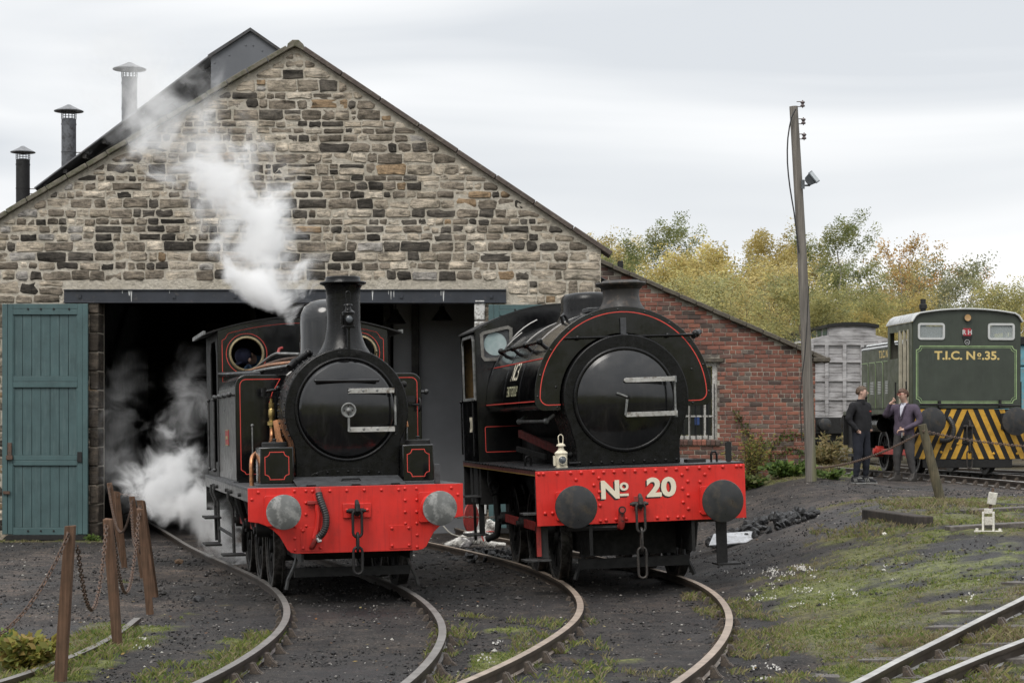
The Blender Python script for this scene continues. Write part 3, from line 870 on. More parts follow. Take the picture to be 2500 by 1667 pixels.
# corrugated roof: raised smoke-vent roof over the left slope, plain slope on the right
CORR = paint("corrugated_sheet", (0.055, 0.056, 0.06), (0.5, 0.75), wear=(0.035, 0.03, 0.028), wear_amt=0.4, scale=2.5, bmp=0.2)
def corrugated(name, a, b, y0, y1, mat, pitch=0.076, amp=0.014, th=0.012):
    """sheet whose corrugations run down the slope from a to b (x,z)"""
    m_ = MB(); n = int((y1-y0)/pitch*4); vs = []; fs = []
    A = Vector((a[0], 0, a[1])); B = Vector((b[0], 0, b[1])); d = (B-A).normalized(); up = Vector((-d.z, 0, d.x)); up = up if up.z > 0 else -up
    for i in range(n+1):
        y = y0+(y1-y0)*i/n; h = amp*math.sin(2*math.pi*i/4)
        for p in (A, B):
            vs.append(p+up*(h+th)+Vector((0, y, 0))); vs.append(p+up*h+Vector((0, y, 0)))
    for i in range(n):
        o_ = i*4
        fs += [(o_, o_+2, o_+6, o_+4), (o_+1, o_+5, o_+7, o_+3), (o_, o_+4, o_+5, o_+1), (o_+2, o_+3, o_+7, o_+6)]
    m_.add(vs, fs)
    return shed_part(m_, name, mat, sm=60)
DR = DW+1.2; SRr = 5100/DR
def RX(px): return (px-1250)/SRr
def RZ(py): return 1.9+(1045-py)/SRr
corrugated("main_roof", (XL-0.3, gable(XL-0.3)-0.42), (PEAK[0], PEAK[1]-0.42), DW+0.56, DW+15.3, CORR)
corrugated("main_roof", (PEAK[0], PEAK[1]-0.44), (XR+0.25, gable(XR+0.25)-0.44), DW+0.56, DW+15.3, CORR)
va, vb = (RX(85), RZ(462)), (RX(515), RZ(137))
corrugated("raised_vent_roof", va, vb, DR, DR+13, CORR, pitch=0.15, amp=0.03)
# battens and rafters on the underside of the raised roof
m_ = MB()
for k in range(9):
    t = (k+0.5)/9; x = va[0]+(vb[0]-va[0])*t; zz = va[1]+(vb[1]-va[1])*t-0.07
    m_.beam((x, DR+0.05, zz), (x, DR+13, zz), 0.07, 0.07)
for k in range(7):
    y = DR+0.35+k*2.0
    m_.beam((va[0]+0.15, y, va[1]+0.04-0.14), (vb[0], y, vb[1]-0.15), 0.07, 0.1)
shed_part(m_, "rafters", DARKW)
VENT = paint("slate_grey_sheet", (0.115, 0.122, 0.136), (0.5, 0.7), bmp=0.05, scale=1.5, var=0.12)
vp = [(RX(515), RZ(137)), (RX(612), RZ(76)), (RX(745), RZ(168)), (RX(760), RZ(240)), (RX(515), RZ(240))]
m_ = MB(); m_.prism(vp, 'y', DR, DR+0.05)
vn = shed_part(m_, "vent_gable_sheet", VENT, 0.004)
m_ = MB(); m_.prism([(RX(511), RZ(143)), (RX(612), RZ(77)), (RX(750), RZ(172)), (RX(750), RZ(165)), (RX(612), RZ(69)), (RX(508), RZ(136))], 'y', DR-0.06, DR+13)
shed_part(m_, "vent_ridge_roof", CORR)
m_ = MB()
for px, py in ((524, 146), (560, 127), (600, 103), (618, 103), (640, 116), (700, 175), (523, 195)):
    m_.lathe([(0.0, -0.012), (0.014, -0.01), (0.016, 0)], (RX(px), DR-0.001, RZ(py+8)), 'y', 8)
tag(m_.build("bolts", VENT, vn), kind="stuff")
m_ = MB(); m_.prism([(RX(820), RZ(175)), (RX(852), RZ(182)), (RX(835), RZ(170)), (RX(800), RZ(158))], 'y', DR+0.3, DR+0.9); shed_part(m_, "ridge_flashing", CORR)
# three flues
FLUE = paint("galvanised_flue", (0.12, 0.125, 0.135), (0.4, 0.65), wear=(0.06, 0.058, 0.06), wear_amt=0.4, scale=5, metallic=0.3)
FCAP = paint("weathered_cowl", (0.20, 0.205, 0.215), (0.4, 0.6), wear=(0.1, 0.1, 0.1), wear_amt=0.4, metallic=0.3)
for px, ptop, pbot, d, capw, lab in ((56, 390, 520, 44.0, 60, "short dark flue lowest on the roof slope"), (168, 291, 440, 41.5, 71, "middle flue with conical cowl"), (316, 190, 330, 39.0, 81, "tallest pale flue nearest the vent gable")):
    s_ = 5100/d; X = (px-1250)/s_; zt = 1.9+(1045-ptop)/s_; zb = 1.9+(1045-pbot)/s_; r = 0.145
    fl = empty("flue", (X-shed.location.x, d-DW, zb)); fl.parent = shed; fl["label"] = lab
    H_ = zt-zb; ch = capw/s_/2
    m_ = MB(); m_.lathe([(r, -1.2), (r, H_-0.12), (r+0.006, H_-0.12), (r+0.006, H_-0.09), (r, H_-0.09), (r, H_), (r-0.01, H_), (r-0.01, H_-0.3)], (0, 0, 0), 'z', 20)
    m_.lathe([(r+0.005, H_*0.45), (r+0.008, H_*0.45+0.01), (r+0.005, H_*0.45+0.02)], (0, 0, 0), 'z', 20)
    m_.build("pipe", FLUE if px > 100 else BLACKM, fl, 40)
    m_ = MB(); n_ = 14
    for k in range(n_):
        a = 2*math.pi*k/n_; m_.box(r*math.cos(a)-0.006, r*math.cos(a)+0.006, r*math.sin(a)-0.006, r*math.sin(a)+0.006, H_, H_+0.16)
    for hh in (0.04, 0.085, 0.13): m_.torus((0, 0, H_+hh), r, 0.004, 'z', 20, 4)
    m_.build("mesh_cage", FLUE, fl)
    m_ = MB(); m_.lathe([(ch, H_+0.145), (ch*1.01, H_+0.16), (ch*0.5, H_+0.225), (0.03, H_+0.285), (0.0, H_+0.29)], (0, 0, 0), 'z', 24); m_.lathe([(0, H_+0.16), (ch*0.96, H_+0.15)], (0, 0, 0), 'z', 24)
    m_.build("cowl", FCAP, fl, 30)
    m_ = MB(); hz_ = zb+H_*0.45-zb
    m_.tube([(r, 0, hz_), (r+0.9, 0.25, hz_+0.06)], 0.009, 6); m_.tube([(r, 0, hz_-0.10), (r+0.85, 0.25, hz_-0.07)], 0.009, 6)
    m_.build("stay_rod", IRON, fl)
# doors folded back against the wall
TEAL = paint("teal_door_paint", (0.056, 0.104, 0.107), (0.4, 0.62), streak=((0.075, 0.12, 0.122), 0.55), bmp=0.1, scale=2.5, var=0.2, bscale=30)
TEALP = paint("teal_plank_paint", (0.052, 0.094, 0.097), (0.42, 0.65), streak=((0.10, 0.15, 0.152), 0.6), bmp=0.1, scale=3, var=0.2)
def shed_door(x0, x1, zb, zt, Y, lab):
    root = empty("shed_door", ((x0+x1)/2-shed.location.x, Y-DW, zb)); root.parent = shed; root["label"] = lab
    W = x1-x0; H_ = zt-zb; a, b_ = -W/2, W/2
    zs = [0, 0.16, 1.23, 1.42, 2.60, 2.82, H_-0.19, H_]
    zs = [q*H_/4.06 for q in (0.0, 0.16, 1.24, 1.42, 2.60, 2.80)] + [H_-0.19, H_]
    def bar(nm, q0, q1, w0, w1, y0, y1):
        MB().box(q0, q1, y0, y1, w0, w1).build(nm, TEAL, root, 35, 0.006)
    bar("stile", a, a+0.09, 0.04, H_, -0.075, 0.0); bar("stile", a+0.093, a+0.185, 0.04, H_-0.001, -0.062, 0.0)
    bar("stile", b_-0.185, b_-0.093, 0.04, H_-0.001, -0.062, 0.0); bar("stile", b_-0.09, b_, 0.04, H_, -0.075, 0.0)
    for k, (w0, w1) in enumerate(((zs[0], zs[1]), (zs[2], zs[2]+0.085), (zs[2]+0.088, zs[3]), (zs[4], zs[4]+0.1), (zs[4]+0.103, zs[5]), (zs[6], zs[6]+0.1), (zs[6]+0.103, zs[7]))):
        bar("rail", a+0.187, b_-0.187, w0+0.03 if k == 0 else w0, w1, -0.058, -0.002)
    n = 7; pw = (W-0.374)/n
    for w0, w1 in ((zs[1], zs[2]), (zs[3], zs[4]), (zs[5], zs[6])):
        for k in range(n):
            q = a+0.187+pw*k
            MB().box(q+0.003, q+pw-0.003, -0.026, -0.004, w0+0.002, w1-0.002).build("plank", TEALP, root, 35, 0.004)
        m_ = MB()
        for sx_ in (-1, 1):
            m_.box(sx_*(W/2-0.197)-0.009, sx_*(W/2-0.197)+0.009, -0.045, -0.0265, w0+0.004, w1-0.004)
        m_.build("bead", TEAL, root)
    MB().box(a+0.188, b_-0.188, -0.0035, 0.0, 0.05, H_-0.01).build("backing_board", DARKW, root)
    m_ = MB()
    for fx in (0.3, 0.45, 0.6, 0.78): m_.lathe([(0.016, -0.075), (0.02, -0.058)], (a+W*fx, 0, H_-0.09), 'y', 8); m_.lathe([(0, -0.075), (0.016, -0.075)], (a+W*fx, 0, H_-0.09), 'y', 8)
    for fx in (0.3, 0.45, 0.6): m_.lathe([(0, -0.07), (0.016, -0.07), (0.02, -0.055)], (a+W*fx, 0, 0.1), 'y', 8)
    tag(m_.build("bolts", BLACKM, root), kind="stuff")
    m_ = MB(); m_.box(a+0.10, a+0.17, -0.10, -0.0625, zs[3]+0.0, zs[3]+0.22); m_.box(a+0.08, a+0.19, -0.12, -0.0625, zs[3]-0.08, zs[3]+0.0)
    m_.build("latch", IRON, root, 35, 0.004)
    MB().box(b_-0.182, b_-0.10, -0.09, -0.0625, zs[3]-0.12, zs[3]+0.06).build("lock_plate", BLACKM, root, 35, 0.004)
    m_ = MB(); m_.box(a+0.02, a+0.14, -0.11, -0.0755, 0.75, 0.80); m_.build("hinge_hook", IRON, root)
    MB().prism([(a+0.05, 0.0), (a+0.0, -0.06), (b_-0.0, -0.06), (b_-0.02, 0.028), (a+0.09, 0.028)], 'y', -0.09, 0.0).build("rubber_skirt", BLACKM, root, 35, 0.004)
    return root
shed_door(WX(11), WX(219), 0.0, WZ(743), DW-0.10, "tall teal plank door folded back at the left of the doorway")
shed_door(WX(1193), WX(1193)+1.55, 0.12, WZ(745), DW-0.10, "teal plank door mostly hidden behind the saddle tank locomotive")
# whitewashed jamb stones beside the right door
WHITEW = paint("flaking_whitewash", (0.55, 0.55, 0.53), (0.7, 0.9), wear=(0.12, 0.10, 0.085), wear_amt=0.4, scale=6, bmp=0.4)
for k in range(11):
    zb_ = 0.0+k*0.38
    m_ = MB(); m_.box(OR-0.05, OR+(0.17 if k % 2 else 0.14), DW-0.05, DW+0.3, zb_, zb_+0.36); shed_part(m_, "jamb_stone", WHITEW, 0.02)
for k in range(13):
    zb_ = -0.1+k*0.335; dx_ = 0.03*math.sin(k*2.1)
    m_ = MB(); m_.cur = tuple(v*(0.6+0.5*((k*7) % 5)/4) for v in (0.085, 0.072, 0.06)); m_.box(OL-0.17-dx_, OL+0.012, DW-0.042, DW+0.45, zb_, zb_+0.318)
    shed_part(m_, "jamb_stone", STONE, 0.02)
# hanging shop lamps inside
LAMPM = paint("black_enamel_shade", (0.012, 0.012, 0.012), (0.4, 0.6))
for px, py, lab in ((966, 790, "black conical lamp hanging in the doorway beside a dark post"), (1079, 782, "black conical lamp hanging in the doorway next to the saddle tank cab")):
    d = 38.6; s_ = 5100/d
    t = empty("pendant_lamp", ((px-1250)/s_, d, 1.9+(1045-py)/s_)); tag(t, lab, "lamp", "lamps hanging in the shed")
    MB().lathe([(0.20, 0.0), (0.19, 0.015), (0.13, 0.10), (0.06, 0.19), (0.045, 0.26), (0.0, 0.27)], (0, 0, 0), 'z', 20).build("shade", LAMPM, t, 30)
    MB().cyl((0, 0, 0.26), (0, 0, 1.0), 0.012, 6).build("stem", LAMPM, t)

# ------------------------------------------------------------------ brick lean-to
DB = 40.5; SB = 5100/DB
def BX(px): return (px-1250)/SB
def BZ(py): return 1.9+(1045-py)/SB
bx0, bx1 = BX(1440), BX(1990)
rA, rB = (BX(1475), BZ(640)), (BX(1990), BZ(864))
def broof(x): return rA[1]+(rB[1]-rA[1])*(x-rA[0])/(rB[0]-rA[0])
lean = empty("brick_outbuilding", ((bx0+bx1)/2, DB, gz(4.5, DB)))
tag(lean, "red brick lean-to with sloping roof and barred window behind the saddle tank engine", "building")
def lp(mb, name, mat, bevel=0, sm=35):
    o = mb.build(name, mat, lean, sm, bevel); o.location = -lean.location; return o
wx0, wx1, wz0, wz1 = BX(1618), BX(1751), BZ(1072), BZ(884)
BMORT = paint("grey_brick_mortar", (0.12, 0.105, 0.092), (0.85, 0.95), wear=(0.46, 0.42, 0.35), wear_amt=0.48, scale=1.1, bmp=0.5)
m_ = MB(); m_.plate([(bx0, 0.0), (bx1, 0.0), (bx1, broof(bx1)-0.05), (bx0, broof(bx0)-0.05)], [[(wx0, wz0), (wx1, wz0), (wx1, wz1), (wx0, wz1)]], 'y', DB, DB+0.3)
bwall = lp(m_, "brick_wall", BMORT)
MB().box(bx1-0.25, bx1-0.004, DB+0.31, DB+7, 0, broof(bx1)-0.1).build("side_wall", BMORT, lean).location = -lean.location
BRICKM = vcol_mat("brick", 0.85, 0.28, 9, bmp=0.6, bdist=0.012, bscale=35)
rb = random.Random(5)
def brick_col():
    t = rb.random()
    if t < 0.17: c = (0.105, 0.078, 0.068)
    elif t < 0.38: c = (0.14, 0.082, 0.068)
    elif t < 0.84: c = (0.225, 0.100, 0.075)
    elif t < 0.94: c = (0.275, 0.118, 0.082)
    else: c = (0.17, 0.135, 0.115)
    k = rb.uniform(0.8, 1.15); return tuple(v*k for v in c)
BL, BH = 0.226, 0.071
def brick_geo(mb, x0, x1, z0, z1, Y, dep=0.012):
    e_ = 0.007
    mb.add([(x0,Y+0.02,z0),(x1,Y+0.02,z0),(x1,Y+0.02,z1),(x0,Y+0.02,z1),(x0,Y-dep+0.006,z0),(x1,Y-dep+0.006,z0),(x1,Y-dep+0.006,z1),(x0,Y-dep+0.006,z1),
            (x0+e_,Y-dep,z0+e_),(x1-e_,Y-dep,z0+e_),(x1-e_,Y-dep,z1-e_),(x0+e_,Y-dep,z1-e_)],
           [(0,1,5,4),(1,2,6,5),(2,3,7,6),(3,0,4,7),(4,5,9,8),(5,6,10,9),(6,7,11,10),(7,4,8,11),(8,9,10,11)])
PROTO = {}
def proto(w_):
    k = round(w_, 3)
    if k not in PROTO:
        PROTO[k] = []
        for _ in range(14):
            m_ = MB(); m_.cur = brick_col(); brick_geo(m_, -w_/2, w_/2, -BH/2, BH/2, 0, 0.012+rb.uniform(-0.003, 0.005)); PROTO[k].append(m_.mesh("brick", BRICKM, 30))
    return rb.choice(PROTO[k])
bricks = []
row = 0; zz = 0.55
while zz < broof(bx0):
    head = row % 5 == 3
    L_ = 0.105 if head else BL
    x = bx0 + (0.0 if row % 2 else -L_/2)
    while x < bx1-0.02:
        a0, a1 = max(x, bx0), min(x+L_, bx1+0.003)
        ok = a1-a0 > 0.05 and min(broof(a0), broof(a1)) > zz+BH+0.03
        if ok and zz+BH > wz0-0.13 and zz < wz1+0.09 and a1 > wx0 and a0 < wx1+0.006:
            if a1 > wx1+0.04 and a0 < wx1: a0 = wx1+0.006
            else: ok = False
        if ok: bricks.append((a0, a1, zz))
        x += L_+0.013
    zz += BH+0.0135; row += 1
def bvis(b):
    px = 1250+(b[0]+b[1])/2*SB; py = 1045-(b[2]-1.9)*SB
    hid = (px < 1690 and py > 800) or (py > 850 and px < 1730) or py > 1150 or math.hypot(px-1530, py-960) < 205
    return (b[1]-b[0])*(0.05 if hid else 1)*rb.uniform(0.9, 1.0)
bricks.sort(key=bvis, reverse=True)
brest = MB()
for i, (a0, a1, z0) in enumerate(bricks):
    if i < 300:
        w_ = a1-a0
        w_ = BL if abs(w_-BL) < 0.004 else (0.105 if abs(w_-0.105) < 0.004 else round(w_, 2))
        o = link("brick", proto(w_), bwall); o.location = ((a0+a1)/2, DB, z0+BH/2)
    else:
        brest.cur = brick_col(); brick_geo(brest, a0, a1, z0, z0+BH, DB)
tag(brest.build("brickwork", BRICKM, bwall, 30), kind="stuff")
# stone verge of the lean-to roof, and the roof
VERGE = paint("mossy_roof_verge", (0.095, 0.082, 0.066), (0.8, 0.95), wear=(0.15, 0.14, 0.09), wear_amt=0.36, scale=9, bmp=0.6, bscale=30, bdist=0.03)
n = 14
for i in range(n):
    x0 = rA[0]-0.15+(bx1+0.28-rA[0]+0.15)*i/n; x1 = rA[0]-0.15+(bx1+0.28-rA[0]+0.15)*(i+1)/n
    p0 = Vector((x0, DB+0.12, broof(x0)-0.02+rb.uniform(-0.008, 0.008))); p1 = Vector((x1-0.008, DB+0.12, broof(x1-0.008)-0.02))
    m_ = MB(); m_.beam(p0, p1, 0.5, 0.085); lp(m_, "verge_slab", VERGE, 0.012)
m_ = MB(); m_.beam((rA[0]-0.1, DB+3.7, broof(rA[0]-0.1)-0.03), (bx1+0.2, DB+3.7, broof(bx1+0.2)-0.03), 6.6, 0.06); lp(m_, "roof", VERGE)
m_ = MB(); m_.box(bx1-0.05, bx1+0.26, DB-0.2, DB+0.1, broof(bx1)-0.16, broof(bx1)-0.07); lp(m_, "corbel_stone", VERGE, 0.015)
# window
WFR = paint("peeling_white_window_paint", (0.52, 0.51, 0.48), (0.6, 0.8), wear=(0.14, 0.11, 0.09), wear_amt=0.36, scale=14, bmp=0.3)
win = empty("window", ((wx0+wx1)/2-lean.location.x, 0, wz0-lean.location.z)); win.parent = lean
Ww, Wh = wx1-wx0, wz1-wz0
m_ = MB(); m_.box(-Ww/2, -Ww/2+0.09, 0.05, 0.14, 0, Wh); m_.box(Ww/2-0.09, Ww/2, 0.05, 0.14, 0, Wh); m_.box(-Ww/2+0.0902, Ww/2-0.0902, 0.05, 0.14, Wh-0.08, Wh); m_.box(-Ww/2+0.0902, Ww/2-0.0902, 0.05, 0.14, 0, 0.07)
m_.build("frame", WFR, win, 35, 0.005)
m_ = MB()
for fx in (-0.32, 0.0, 0.28): m_.box(Ww*fx-0.02, Ww*fx+0.02, 0.08, 0.115, 0.0702, Wh-0.0802)
for fz in (0.30, 0.62): m_.box(-Ww/2+0.0902, Ww/2-0.0902, 0.083, 0.111, Wh*fz-0.016, Wh*fz+0.016)
m_.build("glazing_bar", WFR, win, 35)
DKG = paint("dark_window_pane", (0.02, 0.022, 0.024), (0.06, 0.15), bmp=0.0)
xs = [-Ww/2+0.09, -0.32*Ww, 0.0, 0.28*Ww, Ww/2-0.09]; zs_ = [0.07, 0.30*Wh, 0.62*Wh, Wh-0.08]
for i in range(4):
    for k in range(3):
        MB().box(xs[i]+0.021, xs[i+1]-0.021, 0.096, 0.1, zs_[k]+0.017, zs_[k+1]-0.017).build("pane", DKG, win)
m_ = MB()
for k in range(9): m_.cyl((-Ww/2+0.06+(Ww-0.12)*k/8, -0.01, 0.0), (-Ww/2+0.06+(Ww-0.12)*k/8, -0.01, Wh*0.72), 0.011, 6)
m_.build("bar", BLACKM, win)
BLUEN = paint("blue_notice", (0.03, 0.07, 0.22), (0.5, 0.6), bmp=0)
MB().box(0.10, 0.19, 0.07, 0.076, 0.28, 0.43).build("notice", BLUEN, win)
m_ = MB(); m_.cur = None
for k in range(13):
    q = wx0-0.05+(Ww+0.10)*k/13
    m2 = MB(); m2.cur = brick_col(); m2.prism([(DB-0.05, wz0-0.115), (DB-0.055, wz0-0.03), (DB-0.03, wz0-0.008), (DB+0.04, wz0+0.0), (DB+0.04, wz0-0.115)], 'x', q+0.004, q+(Ww+0.10)/13-0.004)
    o = m2.build("sill_brick", BRICKM, lean, 35, 0.004); o.location = -lean.location
m_ = MB(); m_.box(wx0-0.1, wx1+0.11, DB-0.05, DB+0.2, wz1+0.002, wz1+0.075); lp(m_, "window_head", VERGE, 0.006)
# small capped pipe on the lean-to roof
t = empty("vent_pipe", (BX(1516)-lean.location.x, 0.25, BZ(690)-lean.location.z)); t.parent = lean
MB().cyl((0, 0, -0.2), (0.01, 0, 0.32), 0.03, 10).build("pipe", BLACKM, t)
MB().prism(rrect(-0.055, 0.055, 0.26, 0.44, 0.03), 'y', -0.06, 0.06).build("hood", BLACKM, t, 35, 0.006)
# ------------------------------------------------------------------ locomotives
def wheel(parent, x, y, r, side, mat=BLACKM, tyre=None, spokes=12):
    """spoked driving wheel; side -1/+1 says which way its face looks"""
    z = r
    mb = MB()
    mb.lathe([(0.10, -0.07), (0.10, 0.06), (0.05, 0.06)], (0, 0, 0), 'x', 16)
    mb.lathe([(0.0, 0.06*side), (0.10, 0.06*side)], (0, 0, 0), 'x', 16)
    mb.lathe([(r-0.14, -0.05), (r-0.14, 0.05), (r-0.06, 0.05), (r-0.06, -0.05), (r-0.14, -0.05)], (0, 0, 0), 'x', 32)
    for k in range(spokes):
        a = 2*math.pi*k/spokes
        mb.beam((0, 0.09*math.cos(a), 0.09*math.sin(a)), (0, (r-0.12)*math.cos(a), (r-0.12)*math.sin(a)), 0.045, 0.05, up=(1, 0, 0))
    o = mb.build("wheel", mat, parent, 35); o.location = (x, y, z)
    mb = MB()
    f = -side
    mb.lathe([(r-0.06, -0.065), (r+0.03, -0.065*1) if f < 0 else (r, -0.065), (r+0.03, -0.04) if f < 0 else (r, -0.04), (r, -0.03) if f < 0 else (r, 0.03), (r, 0.065) if f < 0 else (r+0.03, 0.04), (r-0.06, 0.065) if f < 0 else (r+0.03, 0.065), (r-0.06, 0.065), (r-0.06, -0.065)], (0, 0, 0), 'x', 40)
    mb.build("tyre", tyre or TYRE, o, 30)
    return o
TYRE = paint("worn_tyre_steel", (0.10, 0.095, 0.09), (0.3, 0.5), wear=(0.03, 0.028, 0.026), wear_amt=0.45, metallic=0.5, scale=6)
def rivets(name, pts, plane, r, mat, parent, h=None, n=8):
    """pts: (u, v, w) with w the surface position along the plane's normal; heads stand proud towards minus"""
    mb = MB(); h = h or r*0.7
    for u, v, w_ in pts:
        if plane == 'y': mb.lathe([(r, w_), (r*0.85, w_-h*0.6), (r*0.45, w_-h), (0, w_-h*1.03)], (u, 0, v), 'y', n)
        elif plane == 'x': mb.lathe([(r, w_), (r*0.85, w_-h*0.6), (r*0.45, w_-h), (0, w_-h*1.03)], (0, u, v), 'x', n)
        else: mb.lathe([(r, w_), (r*0.85, w_+h*0.6), (r*0.45, w_+h), (0, w_+h*1.03)], (u, v, 0), 'z', n)
    o = mb.build(name, mat, parent, 50); tag(o, kind="stuff"); return o
def buffer_(parent, x, z, r, facem, stock, y0=0.0, ln=0.45, label=None):
    b = empty("buffer", (x, y0, z)); b.parent = parent
    if label: b["label"] = label
    mb = MB(); mb.prism(rrect(-0.17, 0.17, -0.17, 0.17, 0.03), 'y', -0.03, -0.001); mb.lathe([(0.15, -0.03), (0.125, -0.06), (0.105, -0.25), (0.115, -0.26), (0.115, -0.29), (0.07, -0.29)], (0, 0, 0), 'y', 24)
    mb.build("buffer_stock", stock, b, 35, 0.003)
    mb = MB(); mb.lathe([(0.065, -0.28), (0.065, -ln+0.05), (0.12, -ln+0.03), (r, -ln+0.02), (r*1.005, -ln+0.008), (r*0.99, -ln+0.0), (r*0.8, -ln-0.012), (r*0.4, -ln-0.022), (0, -ln-0.025)], (0, 0, 0), 'y', 40)
    mb.build("buffer_head", facem, b, 40)
    return b
def link_path(w_, h, n=6):
    """rounded chain link outline, h long overall, w wide overall (centre lines)"""
    r = w_/2; p = []
    for k in range(n+1): p.append((r*math.cos(math.pi*k/n), h/2-r+r*math.sin(math.pi*k/n)))
    for k in range(n+1): p.append((-r*math.cos(math.pi*k/n), -h/2+r-r*math.sin(math.pi*k/n)))
    return p
def coupling(parent, x, y, zh, l1, lmid, l2, mat, w_=0.085):
    """draw hook with three hanging links"""
    h = empty("coupling", (x, y, zh)); h.parent = parent
    mb = MB()
    mb.tube([(0, 0.12, -0.03), (0, -0.06, -0.03), (0, -0.12, -0.05), (0, -0.155, -0.01), (0, -0.15, 0.05), (0, -0.105, 0.085), (0, -0.05, 0.06)], 0.026, 8, radii=[0.032, 0.034, 0.034, 0.034, 0.03, 0.024, 0.014])
    mb.cyl((-0.085, -0.05, -0.02), (0.085, -0.05, -0.02), 0.03, 10); mb.cyl((-0.11, -0.05, -0.02), (0.11, -0.05, -0.02), 0.018, 8)
    mb.build("draw_hook", mat, h, 40)
    z = -0.03
    for k, (ln, ang) in enumerate(((l1, 0), (lmid, 90), (l2, 0))):
        mb = MB(); p = link_path(w_ if k != 1 else 0.07, ln)
        c = z-ln/2+0.02
        if ang == 0: pts = [(q[0], -0.125, c+q[1]) for q in p]
        else: pts = [(0, -0.125+q[0], c+q[1]) for q in p]
        mb.tube(pts, 0.016, 8, closed=True); mb.build("link", mat, h, 40)
        z -= ln-0.045
    return h
def lamp(name, loc, rot, mat, lensm, sc_, label, cat, handle=0.1):
    t = empty(name, loc, rot); tag(t, label, cat)
    s_ = sc_
    mb = MB(); mb.prism(rrect(-0.07*s_, 0.07*s_, -0.06*s_, 0.06*s_, 0.02*s_), 'z', 0.0, 0.02*s_)
    mb.lathe([(0.066*s_, 0.02*s_), (0.07*s_, 0.03*s_), (0.075*s_, 0.165*s_), (0.082*s_, 0.17*s_), (0.08*s_, 0.185*s_), (0.05*s_, 0.21*s_)], (0, 0, 0), 'z', 16)
    mb.build("body", mat, t, 35, 0.002)
    mb = MB(); mb.lathe([(0.048*s_, 0.205*s_), (0.034*s_, 0.235*s_), (0.034*s_, 0.262*s_), (0.058*s_, 0.266*s_), (0.05*s_, 0.285*s_), (0.02*s_, 0.30*s_), (0.0, 0.302*s_)], (0, 0, 0), 'z', 14); mb.build("chimney", mat, t, 35)
    mb = MB(); mb.lathe([(0.052*s_, -0.06*s_), (0.056*s_, -0.085*s_), (0.05*s_, -0.09*s_), (0.046*s_, -0.082*s_)], (0, 0, 0.095*s_), 'y', 20); mb.build("lens_rim", mat, t, 35)
    mb = MB(); mb.lathe([(0.046*s_, -0.082*s_), (0.03*s_, -0.096*s_), (0, -0.102*s_)], (0, 0, 0.095*s_), 'y', 18); mb.build("lens", lensm, t, 50)
    mb = MB(); p = [(-0.018*s_, 0, 0.20*s_)]+[(0.03*s_*math.cos(math.pi*(1-k/8)), 0.0, (0.31+handle)*s_-0.03*s_+0.035*s_*math.sin(math.pi*k/8)) for k in range(9)]+[(0.018*s_, 0, 0.20*s_)]
    mb.tube([(q[0]*1.0, q[1]-0.06*s_*0, q[2]) for q in p], 0.006*s_, 6); mb.build("handle", mat, t, 40)
    mb = MB(); mb.box(-0.1*s_, -0.074*s_, -0.015*s_, 0.015*s_, 0.03*s_, 0.15*s_); mb.build("side_socket", mat, t, 35)
    return t
def hand_rail(parent, pts, r, mat, knobs, name="handrail", out=(0, 0, 0)):
    mb = MB(); mb.tube(pts, r, 8)
    for k in knobs: mb.ball(k, r*2.0, 10, 6); mb.cyl(k, Vector(k)+Vector(out), r*1.1, 8)
    return mb.build(name, mat, parent, 40)
def dish(mb, r, y0, bulge, c, n=48, rings=8):
    pr = [(r*(1-(k/rings)), y0-bulge*math.sin(0.5*math.pi*k/rings)**0.9) for k in range(rings+1)]
    mb.lathe(pr, (c[0], 0, c[1]), 'y', n)

